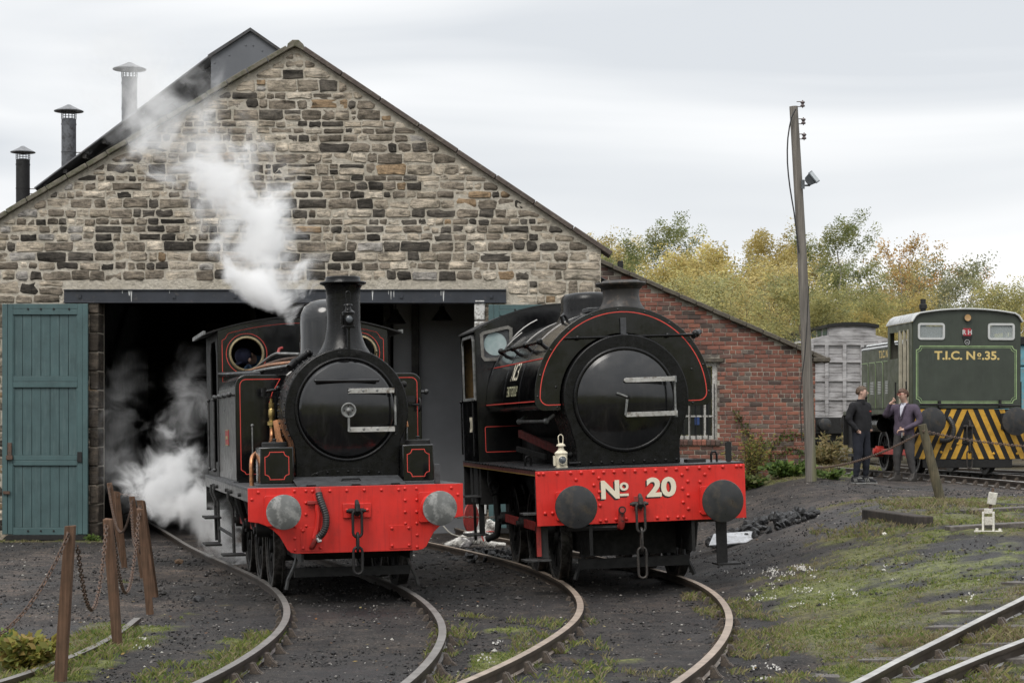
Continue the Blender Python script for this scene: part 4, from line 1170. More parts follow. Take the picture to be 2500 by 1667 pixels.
# ---------- black side tank engine
def loco_side_tank():
    th = R(12.28)
    root = empty("steam_locomotive", (-1.72, 23.4, 0.0), (0, R(-1.0), th))
    tag(root, "black side tank steam locomotive with plain scalloped red buffer beam and tall chimney", "locomotive")
    # red beam
    bp = [(-1.213, 1.255), (-1.213, 0.885), (-1.10, 0.868), (-1.02, 0.835), (-0.945, 0.788), (-0.87, 0.715), (-0.815, 0.62), (-0.785, 0.56), (-0.745, 0.528), (-0.68, 0.515)]
    bp = bp + [(-x, z) for x, z in bp[::-1]]
    MB().prism(bp, 'y', 0.0, 0.03).build("buffer_beam", RED, root, 35, 0.003)
    bl = [(-1.099, 1.209), (-1.172, 1.132), (-0.698, 1.213), (-0.57, 1.213), (-0.497, 1.206), (-0.301, 1.206), (-0.111, 1.206), (0.086, 1.206), (0.28, 1.204), (0.476, 1.203), (0.547, 1.212), (0.678, 1.21), (-0.572, 1.08), (-0.574, 0.951), (0.547, 1.081), (0.545, 0.95), (0.679, 1.084), (0.677, 0.949), (0.675, 0.819), (0.678, 0.686), (0.676, 0.552), (-0.701, 0.688), (-0.703, 0.557), (-0.698, 0.82), (1.078, 1.21), (1.152, 1.132), (0.547, 0.82), (-0.572, 0.82)]
    rivets("beam_bolts", [(x, z, 0) for x, z in bl], 'y', 0.019, RED, root, 0.016)
    for x0, x1 in ((-0.64, -0.386), (0.36, 0.612)):
        o = MB().prism(rrect(x0, x1, 0.541, 0.805, 0.015), 'y', -0.008, -0.0005).build("cover_plate", RED, root, 35, 0.002)
        rivets("plate_bolts", [(x, z, -0.008) for x in (x0+0.03, x1-0.03) for z in (0.575, 0.77)], 'y', 0.019, RED, o, 0.016)
    pl = MB().box(-0.16, 0.155, -0.025, -0.0005, 0.90, 1.062).build("hook_plate", RED, root, 35, 0.004)
    MB().box(-0.075, 0.07, -0.035, -0.0255, 0.905, 1.057).build("hook_pad", RED, pl, 35, 0.003)
    rivets("plate_bolts", [(-0.115, 0.985, -0.025), (0.112, 0.985, -0.025)], 'y', 0.022, RED, pl, 0.02)
    coupling(root, -0.02, -0.035, 1.0, 0.30, 0.20, 0.30, BLACKM, 0.10)
    for sx_, lb in ((-1, "scuffed bare steel buffer with a dark smear"), (1, "pale scratched bare steel buffer")):
        buffer_(root, sx_*0.865, 1.0, 0.192, STEELD, RED, label=lb)
    # vacuum hose
    h = empty("vacuum_hose", (0, 0, 0)); h.parent = root
    hp = spline([(-0.435, -0.07, 1.19), (-0.425, -0.09, 1.13), (-0.395, -0.11, 1.04), (-0.365, -0.12, 0.93), (-0.37, -0.12, 0.82), (-0.405, -0.11, 0.74), (-0.455, -0.09, 0.69)], 0.012)
    MB().tube(hp, 0.036, 10, radii=[0.037+0.004*(i % 2) for i in range(len(hp))]).build("hose", RUBBER, h, 20)
    MB().tube([(-0.44, -0.02, 1.225), (-0.442, -0.06, 1.225), (-0.437, -0.07, 1.17)], 0.034, 10).build("top_elbow", REDR, h)
    MB().tube([(-0.45, -0.09, 0.70), (-0.485, -0.08, 0.655), (-0.51, -0.05, 0.60), (-0.515, 0.0, 0.585)], 0.032, 10).build("lower_elbow", REDR, h)
    MB().tube([(-0.47, -0.012, 1.18), (-0.44, -0.025, 0.95), (-0.455, -0.03, 0.80), (-0.49, -0.03, 0.68)], 0.028, 8).build("standpipe", RED, h)
    MB().box(-0.56, -0.43, -0.05, -0.001, 1.065, 1.10).build("clip", REDR, h, 35, 0.003)
    MB().tube([(-0.47, -0.12, 0.69), (-0.45, -0.125, 0.655), (-0.425, -0.115, 0.66)], 0.02, 8).build("coupling_clip", STEEL, h)
    # running plate and valance
    MB().box(-1.205, 1.205, 0.031, 7.0, 1.225, 1.257).build("running_plate", GREYP, root, 35, 0.003)
    v = MB().box(-1.20, -1.185, 0.032, 6.99, 1.095, 1.2245).build("valance", DUST_SHEEN, root, 35, 0.002)
    MB().box(1.185, 1.20, 0.032, 6.99, 1.095, 1.2245).build("valance", DUST_SHEEN, root)
    m_ = MB()
    for y in (1.1, 2.3, 3.0, 4.6, 5.2): m_.cyl((-1.235, y, 1.15), (-1.18, y, 1.15), 0.022, 8)
    tag(m_.build("valance_bolts", BLACKM, v), kind="stuff")
    MB().box(-1.19, 1.19, 6.97, 7.0, 0.75, 1.224).build("rear_beam", BLACKM, root)
    # frames, axles, wheels, rods
    m_ = MB(); m_.box(-0.63, -0.60, 0.035, 6.9, 0.42, 1.2); m_.box(0.60, 0.63, 0.035, 6.9, 0.42, 1.2); m_.box(-0.6, 0.6, 0.8, 0.84, 0.4, 1.2); m_.box(-0.6, 0.6, 2.2, 2.3, 0.3, 1.2); m_.box(-0.59, 0.59, 2.6, 6.6, 0.5, 1.2)
    m_.box(-0.66, 0.66, 0.45, 0.52, 0.22, 0.32)
    m_.build("frame", BLACKM, root)
    for i, y in enumerate((1.75, 3.15, 4.65)):
        MB().cyl((-0.7, y, 0.53), (0.7, y, 0.53), 0.08, 12).build("axle", BLACKM, root)
        for sx_ in (-1, 1):
            wheel(root, sx_*0.745, y, 0.53, sx_)
    for sx_ in (-1, 1):
        rods = empty("coupling_rod", (0, 0, 0)); rods.parent = root
        MB().box(sx_*0.90-0.02, sx_*0.90+0.02, 1.75, 3.15, 0.66, 0.755).build("rod", REDR, rods, 35, 0.004)
        MB().box(sx_*0.90-0.02, sx_*0.90+0.02, 3.2, 4.65, 0.66, 0.755).build("rod", REDR, rods, 35, 0.004)
        for y in (1.75, 3.15, 4.65):
            m_ = MB(); m_.cyl((sx_*0.80, y, 0.70), (sx_*0.97, y, 0.70), 0.085, 14); m_.cyl((sx_*0.80, y, 0.70), (sx_*1.0, y, 0.70), 0.045, 10); m_.build("crank_pin", BLACKM, rods)
    # springs and hangers behind the valance
    m_ = MB()
    for y in (1.75, 3.15, 4.65):
        for k in range(5): m_.box(-0.68, -0.62, y-0.42+0.07*k, y+0.42-0.07*k, 1.0+k*0.02, 1.018+k*0.02)
    m_.build("leaf_spring", BLACKM, root)
    m_ = MB()
    for y, zt in ((2.5, 1.1), (3.9, 1.1)): m_.tube([(-1.0, y, zt), (-0.95, y, 0.85), (-0.88, y+0.05, 0.6)], 0.05, 8, radii=[0.07, 0.05, 0.03])
    m_.tube([(-0.95, 3.4, 0.72), (-0.93, 3.9, 0.55), (-0.9, 4.2, 0.32)], 0.035, 8)
    m_.build("brake_gear", BLACKM, root)
    # guard irons
    for sx_ in (-1, 1):
        MB().tube([(sx_*0.62, 0.5, 0.52), (sx_*0.63, 0.49, 0.44), (sx_*0.665, 0.48, 0.33), (sx_*0.735, 0.46, 0.20), (sx_*0.76, 0.45, 0.085)], 0.022, 6).build("guard_iron", HANDR, root)
    # two hanging steps on the left side
    for y0, y1 in ((5.1, 5.75), (2.7, 2.75)):
        st = empty("footstep", (0, 0, 0)); st.parent = root
        for y in ((5.15, 5.7) if y0 > 5 else (2.75,)):
            m_ = MB(); m_.tube([(-1.21, y, 1.15), (-1.215, y, 1.05), (-1.16, y+0.02, 0.92), (-1.15, y+0.02, 0.38)], 0.022, 6); m_.build("hanger", HANDR, st)
        for bb in (((-1.34, -1.12, 5.12, 5.75, 0.335, 0.36), (-1.34, -1.12, 5.12, 5.75, 0.70, 0.725)) if y0 > 5 else ((-1.30, -1.02, 2.6, 2.95, 0.345, 0.37), (-1.16, -1.14, 2.77, 5.2, 0.56, 0.60))):
            MB().box(*bb).build("tread", BLACKM, st, 35, 0.003)
    # smokebox, boiler
    m_ = MB()
    arc = [(0.716*math.cos(R(a)), 2.105+0.716*math.sin(R(a))) for a in range(-30, 211, 5)]
    base = [(-0.605, 1.64), (-0.60, 1.50), (-0.61, 1.26), (0.61, 1.26), (0.60, 1.50), (0.605, 1.64)]
    m_.prism(arc+base, 'y', 0.68, 1.5)
    sb = m_.build("smokebox", BLACKS, root, 30, 0.012)
    rivets("rivets", [(0.68*math.cos(R(a)), 2.105+0.68*math.sin(R(a)), 0.68) for a in ()]+[(0.0, -9, 0)], 'y', 0.001, BLACKS, sb) if False else None
    m_ = MB()
    for y in (0.76, 1.42):
        for a in range(-25, 206, 6):
            c_ = Vector((0.716*math.cos(R(a)), y, 2.105+0.716*math.sin(R(a)))); m_.ball(c_, 0.014, 6, 4)
    tag(m_.build("rivets", BLACKS, sb, 50), kind="stuff")
    m_ = MB(); m_.torus((0.0, 0.678, 2.12), 0.585, 0.022, 'y', 56, 8); m_.build("door_ring", BLACKS, sb, 40)
    m_ = MB(); m_.lathe([(0.565, 0.675), (0.563, 0.655), (0.53, 0.63)], (0, 0, 2.12), 'y', 56); dish(m_, 0.53, 0.63, 0.105, (0, 2.12), 56)
    door = m_.build("smokebox_door", BLACK, sb, 50)
    m_ = MB(); m_.tube([(-0.37, 0.555, 2.447), (0.345, 0.555, 2.443)], 0.022, 10); m_.ball((-0.37, 0.555, 2.447), 0.022, 8, 6); m_.ball((0.345, 0.555, 2.443), 0.022, 8, 6); m_.cyl((-0.33, 0.55, 2.446), (-0.33, 0.64, 2.446), 0.015, 8); m_.cyl((0.31, 0.55, 2.444), (0.31, 0.64, 2.444), 0.015, 8); m_.build("door_grab_rail", BLACK, door, 40)
    for zc in (2.326, 1.883):
        m_ = MB(); m_.prism([(-0.03+0.022*(1-math.cos(R(a))), zc+0.028*math.sin(R(a))) for a in range(90, 271, 30)]+[(0.53, zc-0.029), (0.53, zc+0.029)], 'y', 0.518, 0.535)
        sp_ = m_.build("hinge_strap", STEEL, door, 35, 0.002)
        rivets("strap_screws", [(x, zc, 0.518) for x in (0.01, 0.17, 0.33)], 'y', 0.016, STEELD, sp_, 0.004)
        m_ = MB(); m_.cyl((0.545, 0.565, zc-0.055), (0.545, 0.565, zc+0.045), 0.026, 12); m_.build("hinge_knuckle", BLACKS, door, 40)
    MB().cyl((0.545, 0.565, 1.82), (0.545, 0.565, 2.37), 0.013, 8).build("hinge_pin", STEELD, door)
    m_ = MB(); m_.torus((-0.005, 0.50, 2.105), 0.078, 0.011, 'y', 32, 8); m_.lathe([(0.075, 0.515), (0.06, 0.52), (0.03, 0.515), (0.028, 0.49), (0.014, 0.48), (0.0, 0.478)], (-0.005, 0, 2.105), 'y', 28); m_.cyl((-0.005, 0.5, 2.105), (-0.005, 0.58, 2.105), 0.03, 12)
    hw = m_.build("door_wheel", STEELD, door, 40)
    rivets("holes", [(-0.005+0.045*math.cos(R(a)), 2.105+0.045*math.sin(R(a)), 0.518) for a in (0, 90, 180, 270)], 'y', 0.012, LETSH, hw, 0.002)
    MB().beam((-0.005, 0.50, 2.03), (-0.008, 0.495, 1.86), 0.026, 0.014, (0, 1, 0)).build("door_handle", STEELD, door, 35, 0.003)
    # curved apron seam and flap in front of the smokebox
    m_ = MB(); m_.prism([(0.46*math.cos(R(a)), 1.33+0.115*math.sin(R(a))) for a in range(0, 181, 12)], 'y', 0.662, 0.68); ap = m_.build("apron", BLACKS, sb, 40, 0.002)
    rivets("rivets", [(x, 1.375+0.03*(1-(x/0.4)**2), 0.662) for x in (-0.36, -0.24, -0.12, 0.0, 0.12, 0.24, 0.36)], 'y', 0.017, BLACKS, ap)
    m_ = MB(); m_.prism([(0.05, 1.2575), (0.05, 1.268), (0.62, 1.352), (0.62, 1.342)], 'x', -0.66, 0.57); fl = m_.build("front_flap", GREYP, root, 35, 0.002)
    MB().tube([(-0.13, 0.30, 1.297), (-0.115, 0.29, 1.325), (0.075, 0.29, 1.325), (0.09, 0.30, 1.297)], 0.011, 8).build("flap_handle", BLACKS, fl)
    m_ = MB(); m_.box(-0.56, -0.45, 0.035, 0.06, 1.2575, 1.276); m_.box(-0.05, 0.05, 0.035, 0.06, 1.2575, 1.276); m_.box(0.40, 0.5, 0.035, 0.06, 1.2575, 1.276); m_.build("flap_hinge", BLACKS, fl)
    # boiler
    m_ = MB(); m_.lathe([(0.63, 1.49), (0.63, 4.9)], (0, 0, 2.1), 'y', 40)
    for y in (2.0, 3.3): m_.lathe([(0.63, y-0.03), (0.638, y-0.025), (0.638, y+0.025), (0.63, y+0.03)], (0, 0, 2.1), 'y', 40)
    m_.build("boiler", BLACK, root, 30)
    # chimney with saddle
    m_ = MB(); prof = [(0.36, 2.66), (0.31, 2.775), (0.262, 2.85), (0.225, 2.94), (0.205, 3.04), (0.196, 3.15), (0.199, 3.45), (0.206, 3.535), (0.225, 3.567), (0.268, 3.585), (0.275, 3.597), (0.268, 3.61), (0.212, 3.618), (0.205, 3.63), (0.205, 3.662), (0.195, 3.67), (0.165, 3.67), (0.155, 3.4), (0.15, 3.0)]
    m_.lathe(prof, (0.035, 1.1, 0), 'z', 40); m_.build("chimney", BLACKS, root, 35)
    # dome
    m_ = MB(); m_.lathe([(0.46, 2.50), (0.40, 2.66), (0.345, 2.78), (0.335, 2.9), (0.335, 3.20), (0.322, 3.30), (0.28, 3.39), (0.20, 3.452), (0.1, 3.482), (0.0, 3.488)], (0.0, 2.35, 0), 'z', 40); m_.build("dome", BLACK, root, 35)
    # safety valves behind the dome
    m_ = MB(); m_.lathe([(0.12, 2.7), (0.12, 3.0), (0.06, 3.02), (0.05, 3.35), (0.065, 3.36), (0.06, 3.40), (0.0, 3.40)], (-0.1, 3.4, 0), 'z', 14); m_.lathe([(0.05, 2.95), (0.05, 3.36), (0.0, 3.37)], (0.12, 3.4, 0), 'z', 12); m_.build("safety_valve", STEELD, root, 35)
    # lamp bracket
    m_ = MB(); m_.prism(rrect(-0.10, 0.17, 2.725, 2.785, 0.03), 'y', 0.655, 0.68); m_.beam((0.035, 0.66, 2.74), (0.035, 0.655, 3.07), 0.028, 0.014, (0, 1, 0)); m_.box(-0.055, 0.105, 0.59, 0.68, 3.05, 3.062); m_.cyl((-0.06, 0.64, 2.755), (-0.06, 0.66, 2.755), 0.02, 8); m_.cyl((0.13, 0.64, 2.755), (0.13, 0.66, 2.755), 0.02, 8)
    m_.build("lamp_bracket", BLACKS, root, 35, 0.002)
    # sandboxes
    for sx_, xa, xb in ((-1, -1.03, -0.65), (1, 0.60, 0.965)):
        bx_ = MB().box(xa, xb, 0.45, 0.95, 1.285, 1.70).build("sandbox", BLACK, root, 35, 0.012)
        MB().box(xa-0.03, xb+0.03, 0.42, 0.98, 1.2575, 1.2848).build("sandbox_foot", GREYP, bx_, 35, 0.004)
        m_ = MB(); m_.ribbon(notched(xa+0.055, xb-0.055, 1.335, 1.645, 0.055), 0.008, 'y', 0.4465, 0.4495, True); m_.build("lining", REDL, bx_, None)
        m_ = MB(); cx_ = (xa+xb)/2+(0.0 if sx_ < 0 else 0.04); m_.lathe([(0.145, 1.701), (0.145, 1.748), (0.135, 1.755), (0.02, 1.757), (0.02, 1.78), (0.03, 1.79), (0.0, 1.80)], (cx_, 0.7, 0), 'z', 24); m_.build("sand_lid", BLACKM, bx_, 35)
    MB().box(0.90, 0.965, 0.06, 0.10, 1.2575, 1.48).build("lamp_iron", GREYP, root, 35, 0.003)
    # side tanks
    for sx_ in (-1, 1):
        top = 2.565; ro = 0.13
        pf = [(sx_*1.145, 1.2575)]+[(sx_*(1.145-ro+ro*math.cos(R(a))), top-ro+ro*math.sin(R(a))) for a in range(0, 91, 15)]+[(sx_*0.52, top), (sx_*0.62, 2.30), (sx_*0.66, 2.0), (sx_*0.66, 1.2575)]
        tk = MB().prism(pf, 'y', 2.25, 4.88).build("side_tank", BLACK if sx_ > 0 else BLACK, root, 35, 0.008)
        if sx_ < 0:
            MB().box(-1.1485, -1.1455, 2.262, 4.87, 1.28, 2.42).build("tank_side_sheet", DUST_SHEEN, tk)  # thin skin carrying the painted sky sheen on the visible side
        q = 0.055
        ln = [(sx_*0.66, 1.36), (sx_*1.03, 1.36), (sx_*1.045, 1.385), (sx_*1.085, 1.41), (sx_*(1.145-q), 1.42)]+[(sx_*(1.145-ro+(ro-q)*math.cos(R(a))), top-ro+(ro-q)*math.sin(R(a))) for a in range(0, 91, 15)]+[(sx_*0.60, top-q), (sx_*0.70, 2.34), (sx_*0.74, 2.2)]
        m_ = MB(); m_.ribbon(ln, 0.009, 'y', 2.2455, 2.2495); m_.build("lining", REDL, tk, None)
        hand_rail(tk, [(sx_*1.215, 2.30, 2.33), (sx_*1.215, 4.9, 2.33)], 0.017, HANDR, [(sx_*1.215, y, 2.33) for y in (2.32, 3.1, 3.9, 4.7)], out=(-sx_*0.07, 0, 0))
        m_ = MB(); m_.cyl((sx_*0.95, 2.22, 1.42), (sx_*0.95, 2.22, 1.95), 0.010, 8); m_.ball((sx_*0.95, 2.22, 1.95), 0.02, 8, 6); m_.ball((sx_*0.95, 2.22, 1.42), 0.018, 8, 6); m_.build("front_handrail", STEELD, tk, 40)
        m_ = MB(); m_.box(sx_*1.16-0.03, sx_*1.16+0.03, 2.20, 4.9, 1.2575, 1.275); m_.build("tank_foot", GREYP, tk)
    pt = MB().box(-1.158, -1.149, 3.25, 3.75, 1.70, 1.90).build("number_plate", REDR, root, 35, 0.003)
    m_ = MB()
    m_.box(-1.1605, -1.158, 3.25, 3.75, 1.70, 1.712); m_.box(-1.1605, -1.158, 3.25, 3.75, 1.888, 1.90); m_.box(-1.161, -1.158, 3.32, 3.68, 1.78, 1.82)
    m_.build("plate_brass", BRASS, pt)
    # cab
    zc = lambda x: 3.392-0.17*(x/1.145)**2
    arcp = [(-1.145+2.29*k/20, zc(-1.145+2.29*k/20)) for k in range(21)]
    outer = [(-1.145, 1.2575)]+arcp+[(1.145, 1.2575)]
    cab = empty("cab", (0, 0, 0)); cab.parent = root
    m_ = MB(); m_.plate(outer, [circ(-0.765, 2.91, 0.21, 28), circ(0.765, 2.91, 0.21, 28)], 'y', 4.9, 4.92); fr = m_.build("cab_front", BLACK, cab, 30)
    for sx_ in (-1, 1):
        m_ = MB(); m_.lathe([(0.205, 4.92), (0.205, 4.885), (0.215, 4.875), (0.235, 4.88), (0.24, 4.899)], (sx_*0.765, 0, 2.91), 'y', 36); m_.build("spectacle_rim", DBRASS, cab, 30)
        m_ = MB(); m_.ribbon(circ(sx_*0.765, 2.91, 0.272, 40), 0.008, 'y', 4.8955, 4.8995, True); m_.build("lining", REDL, cab, None)
    MB().beam((0.93, 4.88, 2.78), (0.965, 4.70, 2.93), 0.02, 0.012).build("open_pane_stay", DBRASS, cab)
    ll = [(-1.09, 2.5), (-1.09, 3.09), (-1.075, 3.10), (-1.045, 3.115), (-1.035, 3.14)]+[(-1.0+2.0*k/16, zc(-1.0+2.0*k/16)-0.075) for k in range(17)]
    ll += [(1.035, 3.14), (1.045, 3.115), (1.075, 3.10), (1.09, 3.09), (1.09, 2.5)]
    m_ = MB(); m_.ribbon(ll, 0.008, 'y', 4.8955, 4.8995); m_.build("lining", REDL, cab, None)
    rivets("rivets", [(x, zc(x)-0.11, 4.9) for x in [-1.0+0.08*k for k in range(26)]]+[(-0.36, 3.02, 4.9), (-0.30, 3.02, 4.9)], 'y', 0.010, BLACK, cab)
    m_ = MB(); up = [(-1.33+2.66*k/20, zc(-1.33+2.66*k/20)+0.022) for k in range(21)]; m_.prism(up+[(x, z-0.02) for x, z in up[::-1]], 'y', 4.80, 7.05); m_.build("cab_roof", BLACKM, cab, 30)
    for sx_ in (-1, 1):
        m_ = MB(); m_.beam((sx_*1.33, 4.8, zc(1.33)+0.03), (sx_*1.33, 7.05, zc(1.33)+0.03), 0.03, 0.05); m_.build("gutter", STEELD, cab)
        m_ = MB(); sd = [(4.92, 1.2575), (4.92, 3.2), (7.0, 3.2), (7.0, 1.2575)]
        door_ = [(5.15, 1.35), (5.9, 1.35), (5.9, 2.2), (6.2, 2.4), (6.2, 2.95), (6.0, 3.1), (5.3, 3.1), (5.12, 2.9)]
        m_.plate(sd, [door_], 'x', sx_*1.145-0.009, sx_*1.145+0.009); m_.build("cab_side", BLACKM, cab)
        for y in (4.95, 5.0, 5.08, 5.95):
            m_ = MB(); m_.cyl((sx_*1.21, y, 1.36), (sx_*1.21, y, 2.30), 0.014, 8); m_.ball((sx_*1.21, y, 1.36), 0.026, 8, 6); m_.ball((sx_*1.21, y, 2.30), 0.026, 8, 6); m_.build("cab_handrail", HANDR, cab, 40)
    m_ = MB(); m_.plate([(-1.14, 1.2575), (-1.14, 3.2), (1.14, 3.2), (1.14, 1.2575)], [circ(-0.7, 2.85, 0.2, 20), circ(0.7, 2.85, 0.2, 20)], 'y', 6.98, 7.0); m_.build("cab_back", BLACKM, cab)
    MB().box(-1.13, 1.13, 4.93, 6.97, 1.26, 1.45).build("cab_floor", BLACKM, cab)
    m_ = MB(); m_.lathe([(0.68, 4.925), (0.68, 5.25), (0.0, 5.25)], (0, 0, 2.1), 'y', 28); m_.build("backhead", BLACKM, cab)
    # clack valve and copper pipes on the left
    cl = empty("clack_valve", (0, 0, 0)); cl.parent = root
    m_ = MB(); m_.lathe([(0.0, 2.28), (0.02, 2.27), (0.02, 2.22), (0.034, 2.215), (0.034, 2.16), (0.03, 2.15), (0.04, 2.13), (0.04, 2.05), (0.034, 2.03), (0.034, 2.0), (0.055, 1.99), (0.055, 1.95), (0.03, 1.94), (0.03, 1.92)], (-0.74, 1.95, 0), 'z', 14); m_.build("valve_body", BRASS, cl, 35)
    m_ = MB(); m_.cyl((-0.86, 1.93, 2.345), (-0.66, 1.93, 2.38), 0.018, 8); m_.ball((-0.66, 1.93, 2.39), 0.032, 10, 6); m_.box(-0.84, -0.68, 1.88, 1.98, 2.285, 2.295); m_.cyl((-0.83, 1.93, 2.30), (-0.83, 1.93, 2.40), 0.03, 8); m_.build("valve_arm", BLACKS, cl, 40)
    MB().tube(spline([(-0.74, 1.95, 1.94), (-0.745, 1.93, 1.82), (-0.79, 1.7, 1.72), (-0.88, 1.4, 1.66), (-1.02, 1.15, 1.62), (-1.075, 1.0, 1.55), (-1.08, 0.98, 1.42), (-1.08, 0.98, 1.2575)], 0.05), 0.026, 10).build("copper_pipe", COPPER, cl, 40)
    MB().tube([(-0.72, 1.55, 2.0), (-0.70, 1.5, 1.8), (-0.60, 1.45, 1.5)], 0.05, 8).build("blast_pipe", COPPER, cl)
    # pipes along the boiler to the cab
    pp = empty("boiler_pipes", (0, 0, 0)); pp.parent = root
    for pts, r, mt in (([(-0.40, 1.9, 2.80), (-0.53, 2.6, 2.83), (-0.60, 3.1, 2.83), (-0.70, 4.87, 2.68)], 0.016, STEELD), ([(-0.36, 1.9, 2.76), (-0.55, 2.9, 2.75), (-0.78, 4.87, 2.66)], 0.022, IRON), ([(-0.45, 1.75, 2.70), (-0.66, 2.9, 2.70), (-0.80, 4.2, 2.66), (-0.92, 4.87, 2.64)], 0.020, COPPER), ([(-0.52, 1.7, 2.66), (-0.70, 2.9, 2.65), (-0.95, 4.4, 2.62)], 0.016, STEELD), ([(-0.72, 3.2, 2.62), (-1.05, 4.6, 2.63), (-1.13, 4.85, 2.64)], 0.034, BLACKS)):
        MB().tube(spline(pts, 0.1), r, 8).build("pipe", mt, pp, 40)
    m_ = MB(); m_.cyl((-0.50, 1.55, 2.68), (-0.33, 1.62, 2.79), 0.045, 10); m_.cyl((-0.56, 1.5, 2.62), (-0.48, 1.56, 2.70), 0.05, 10); m_.ball((-0.32, 1.62, 2.80), 0.055, 10, 6); m_.build("pipe_flange", BLACKS, pp, 40)
    MB().tube([(-0.5, 3.4, 2.86), (-0.48, 3.42, 2.92), (-0.44, 3.45, 2.93)], 0.02, 8).build("red_cock", REDR, pp)
    # Westinghouse-like fittings on the right side
    m_ = MB(); m_.cyl((0.80, 2.0, 1.70), (0.80, 2.0, 2.02), 0.09, 16); m_.cyl((0.80, 2.0, 2.02), (0.80, 2.0, 2.12), 0.06, 12); m_.box(0.72, 1.0, 1.9, 2.1, 2.2, 2.28); m_.cyl((0.78, 1.9, 2.40), (0.86, 1.85, 2.42), 0.03, 8); m_.ball((0.86, 1.85, 2.42), 0.04, 8, 6)
    m_.torus((1.09, 2.1, 2.17), 0.075, 0.012, 'x', 20, 6); m_.cyl((1.0, 2.1, 2.17), (1.12, 2.1, 2.17), 0.014, 8)
    m_.build("ejector", BLACKM, root, 40)
    MB().tube([(0.80, 2.0, 2.1), (0.9, 2.02, 2.05), (0.92, 2.0, 1.9)], 0.016, 8).build("ejector_pipe", COPPER, root)
    return root
L1 = loco_side_tank()
M1 = Matrix.LocRotScale(L1.location, L1.rotation_euler, None)
lamp("oil_lamp", M1 @ Vector((0.028, 0.63, 3.0625)), L1.rotation_euler, BLACKS, LENS, 0.92, "small black oil lamp on the bracket before the tall chimney", "lamp", 0.13)

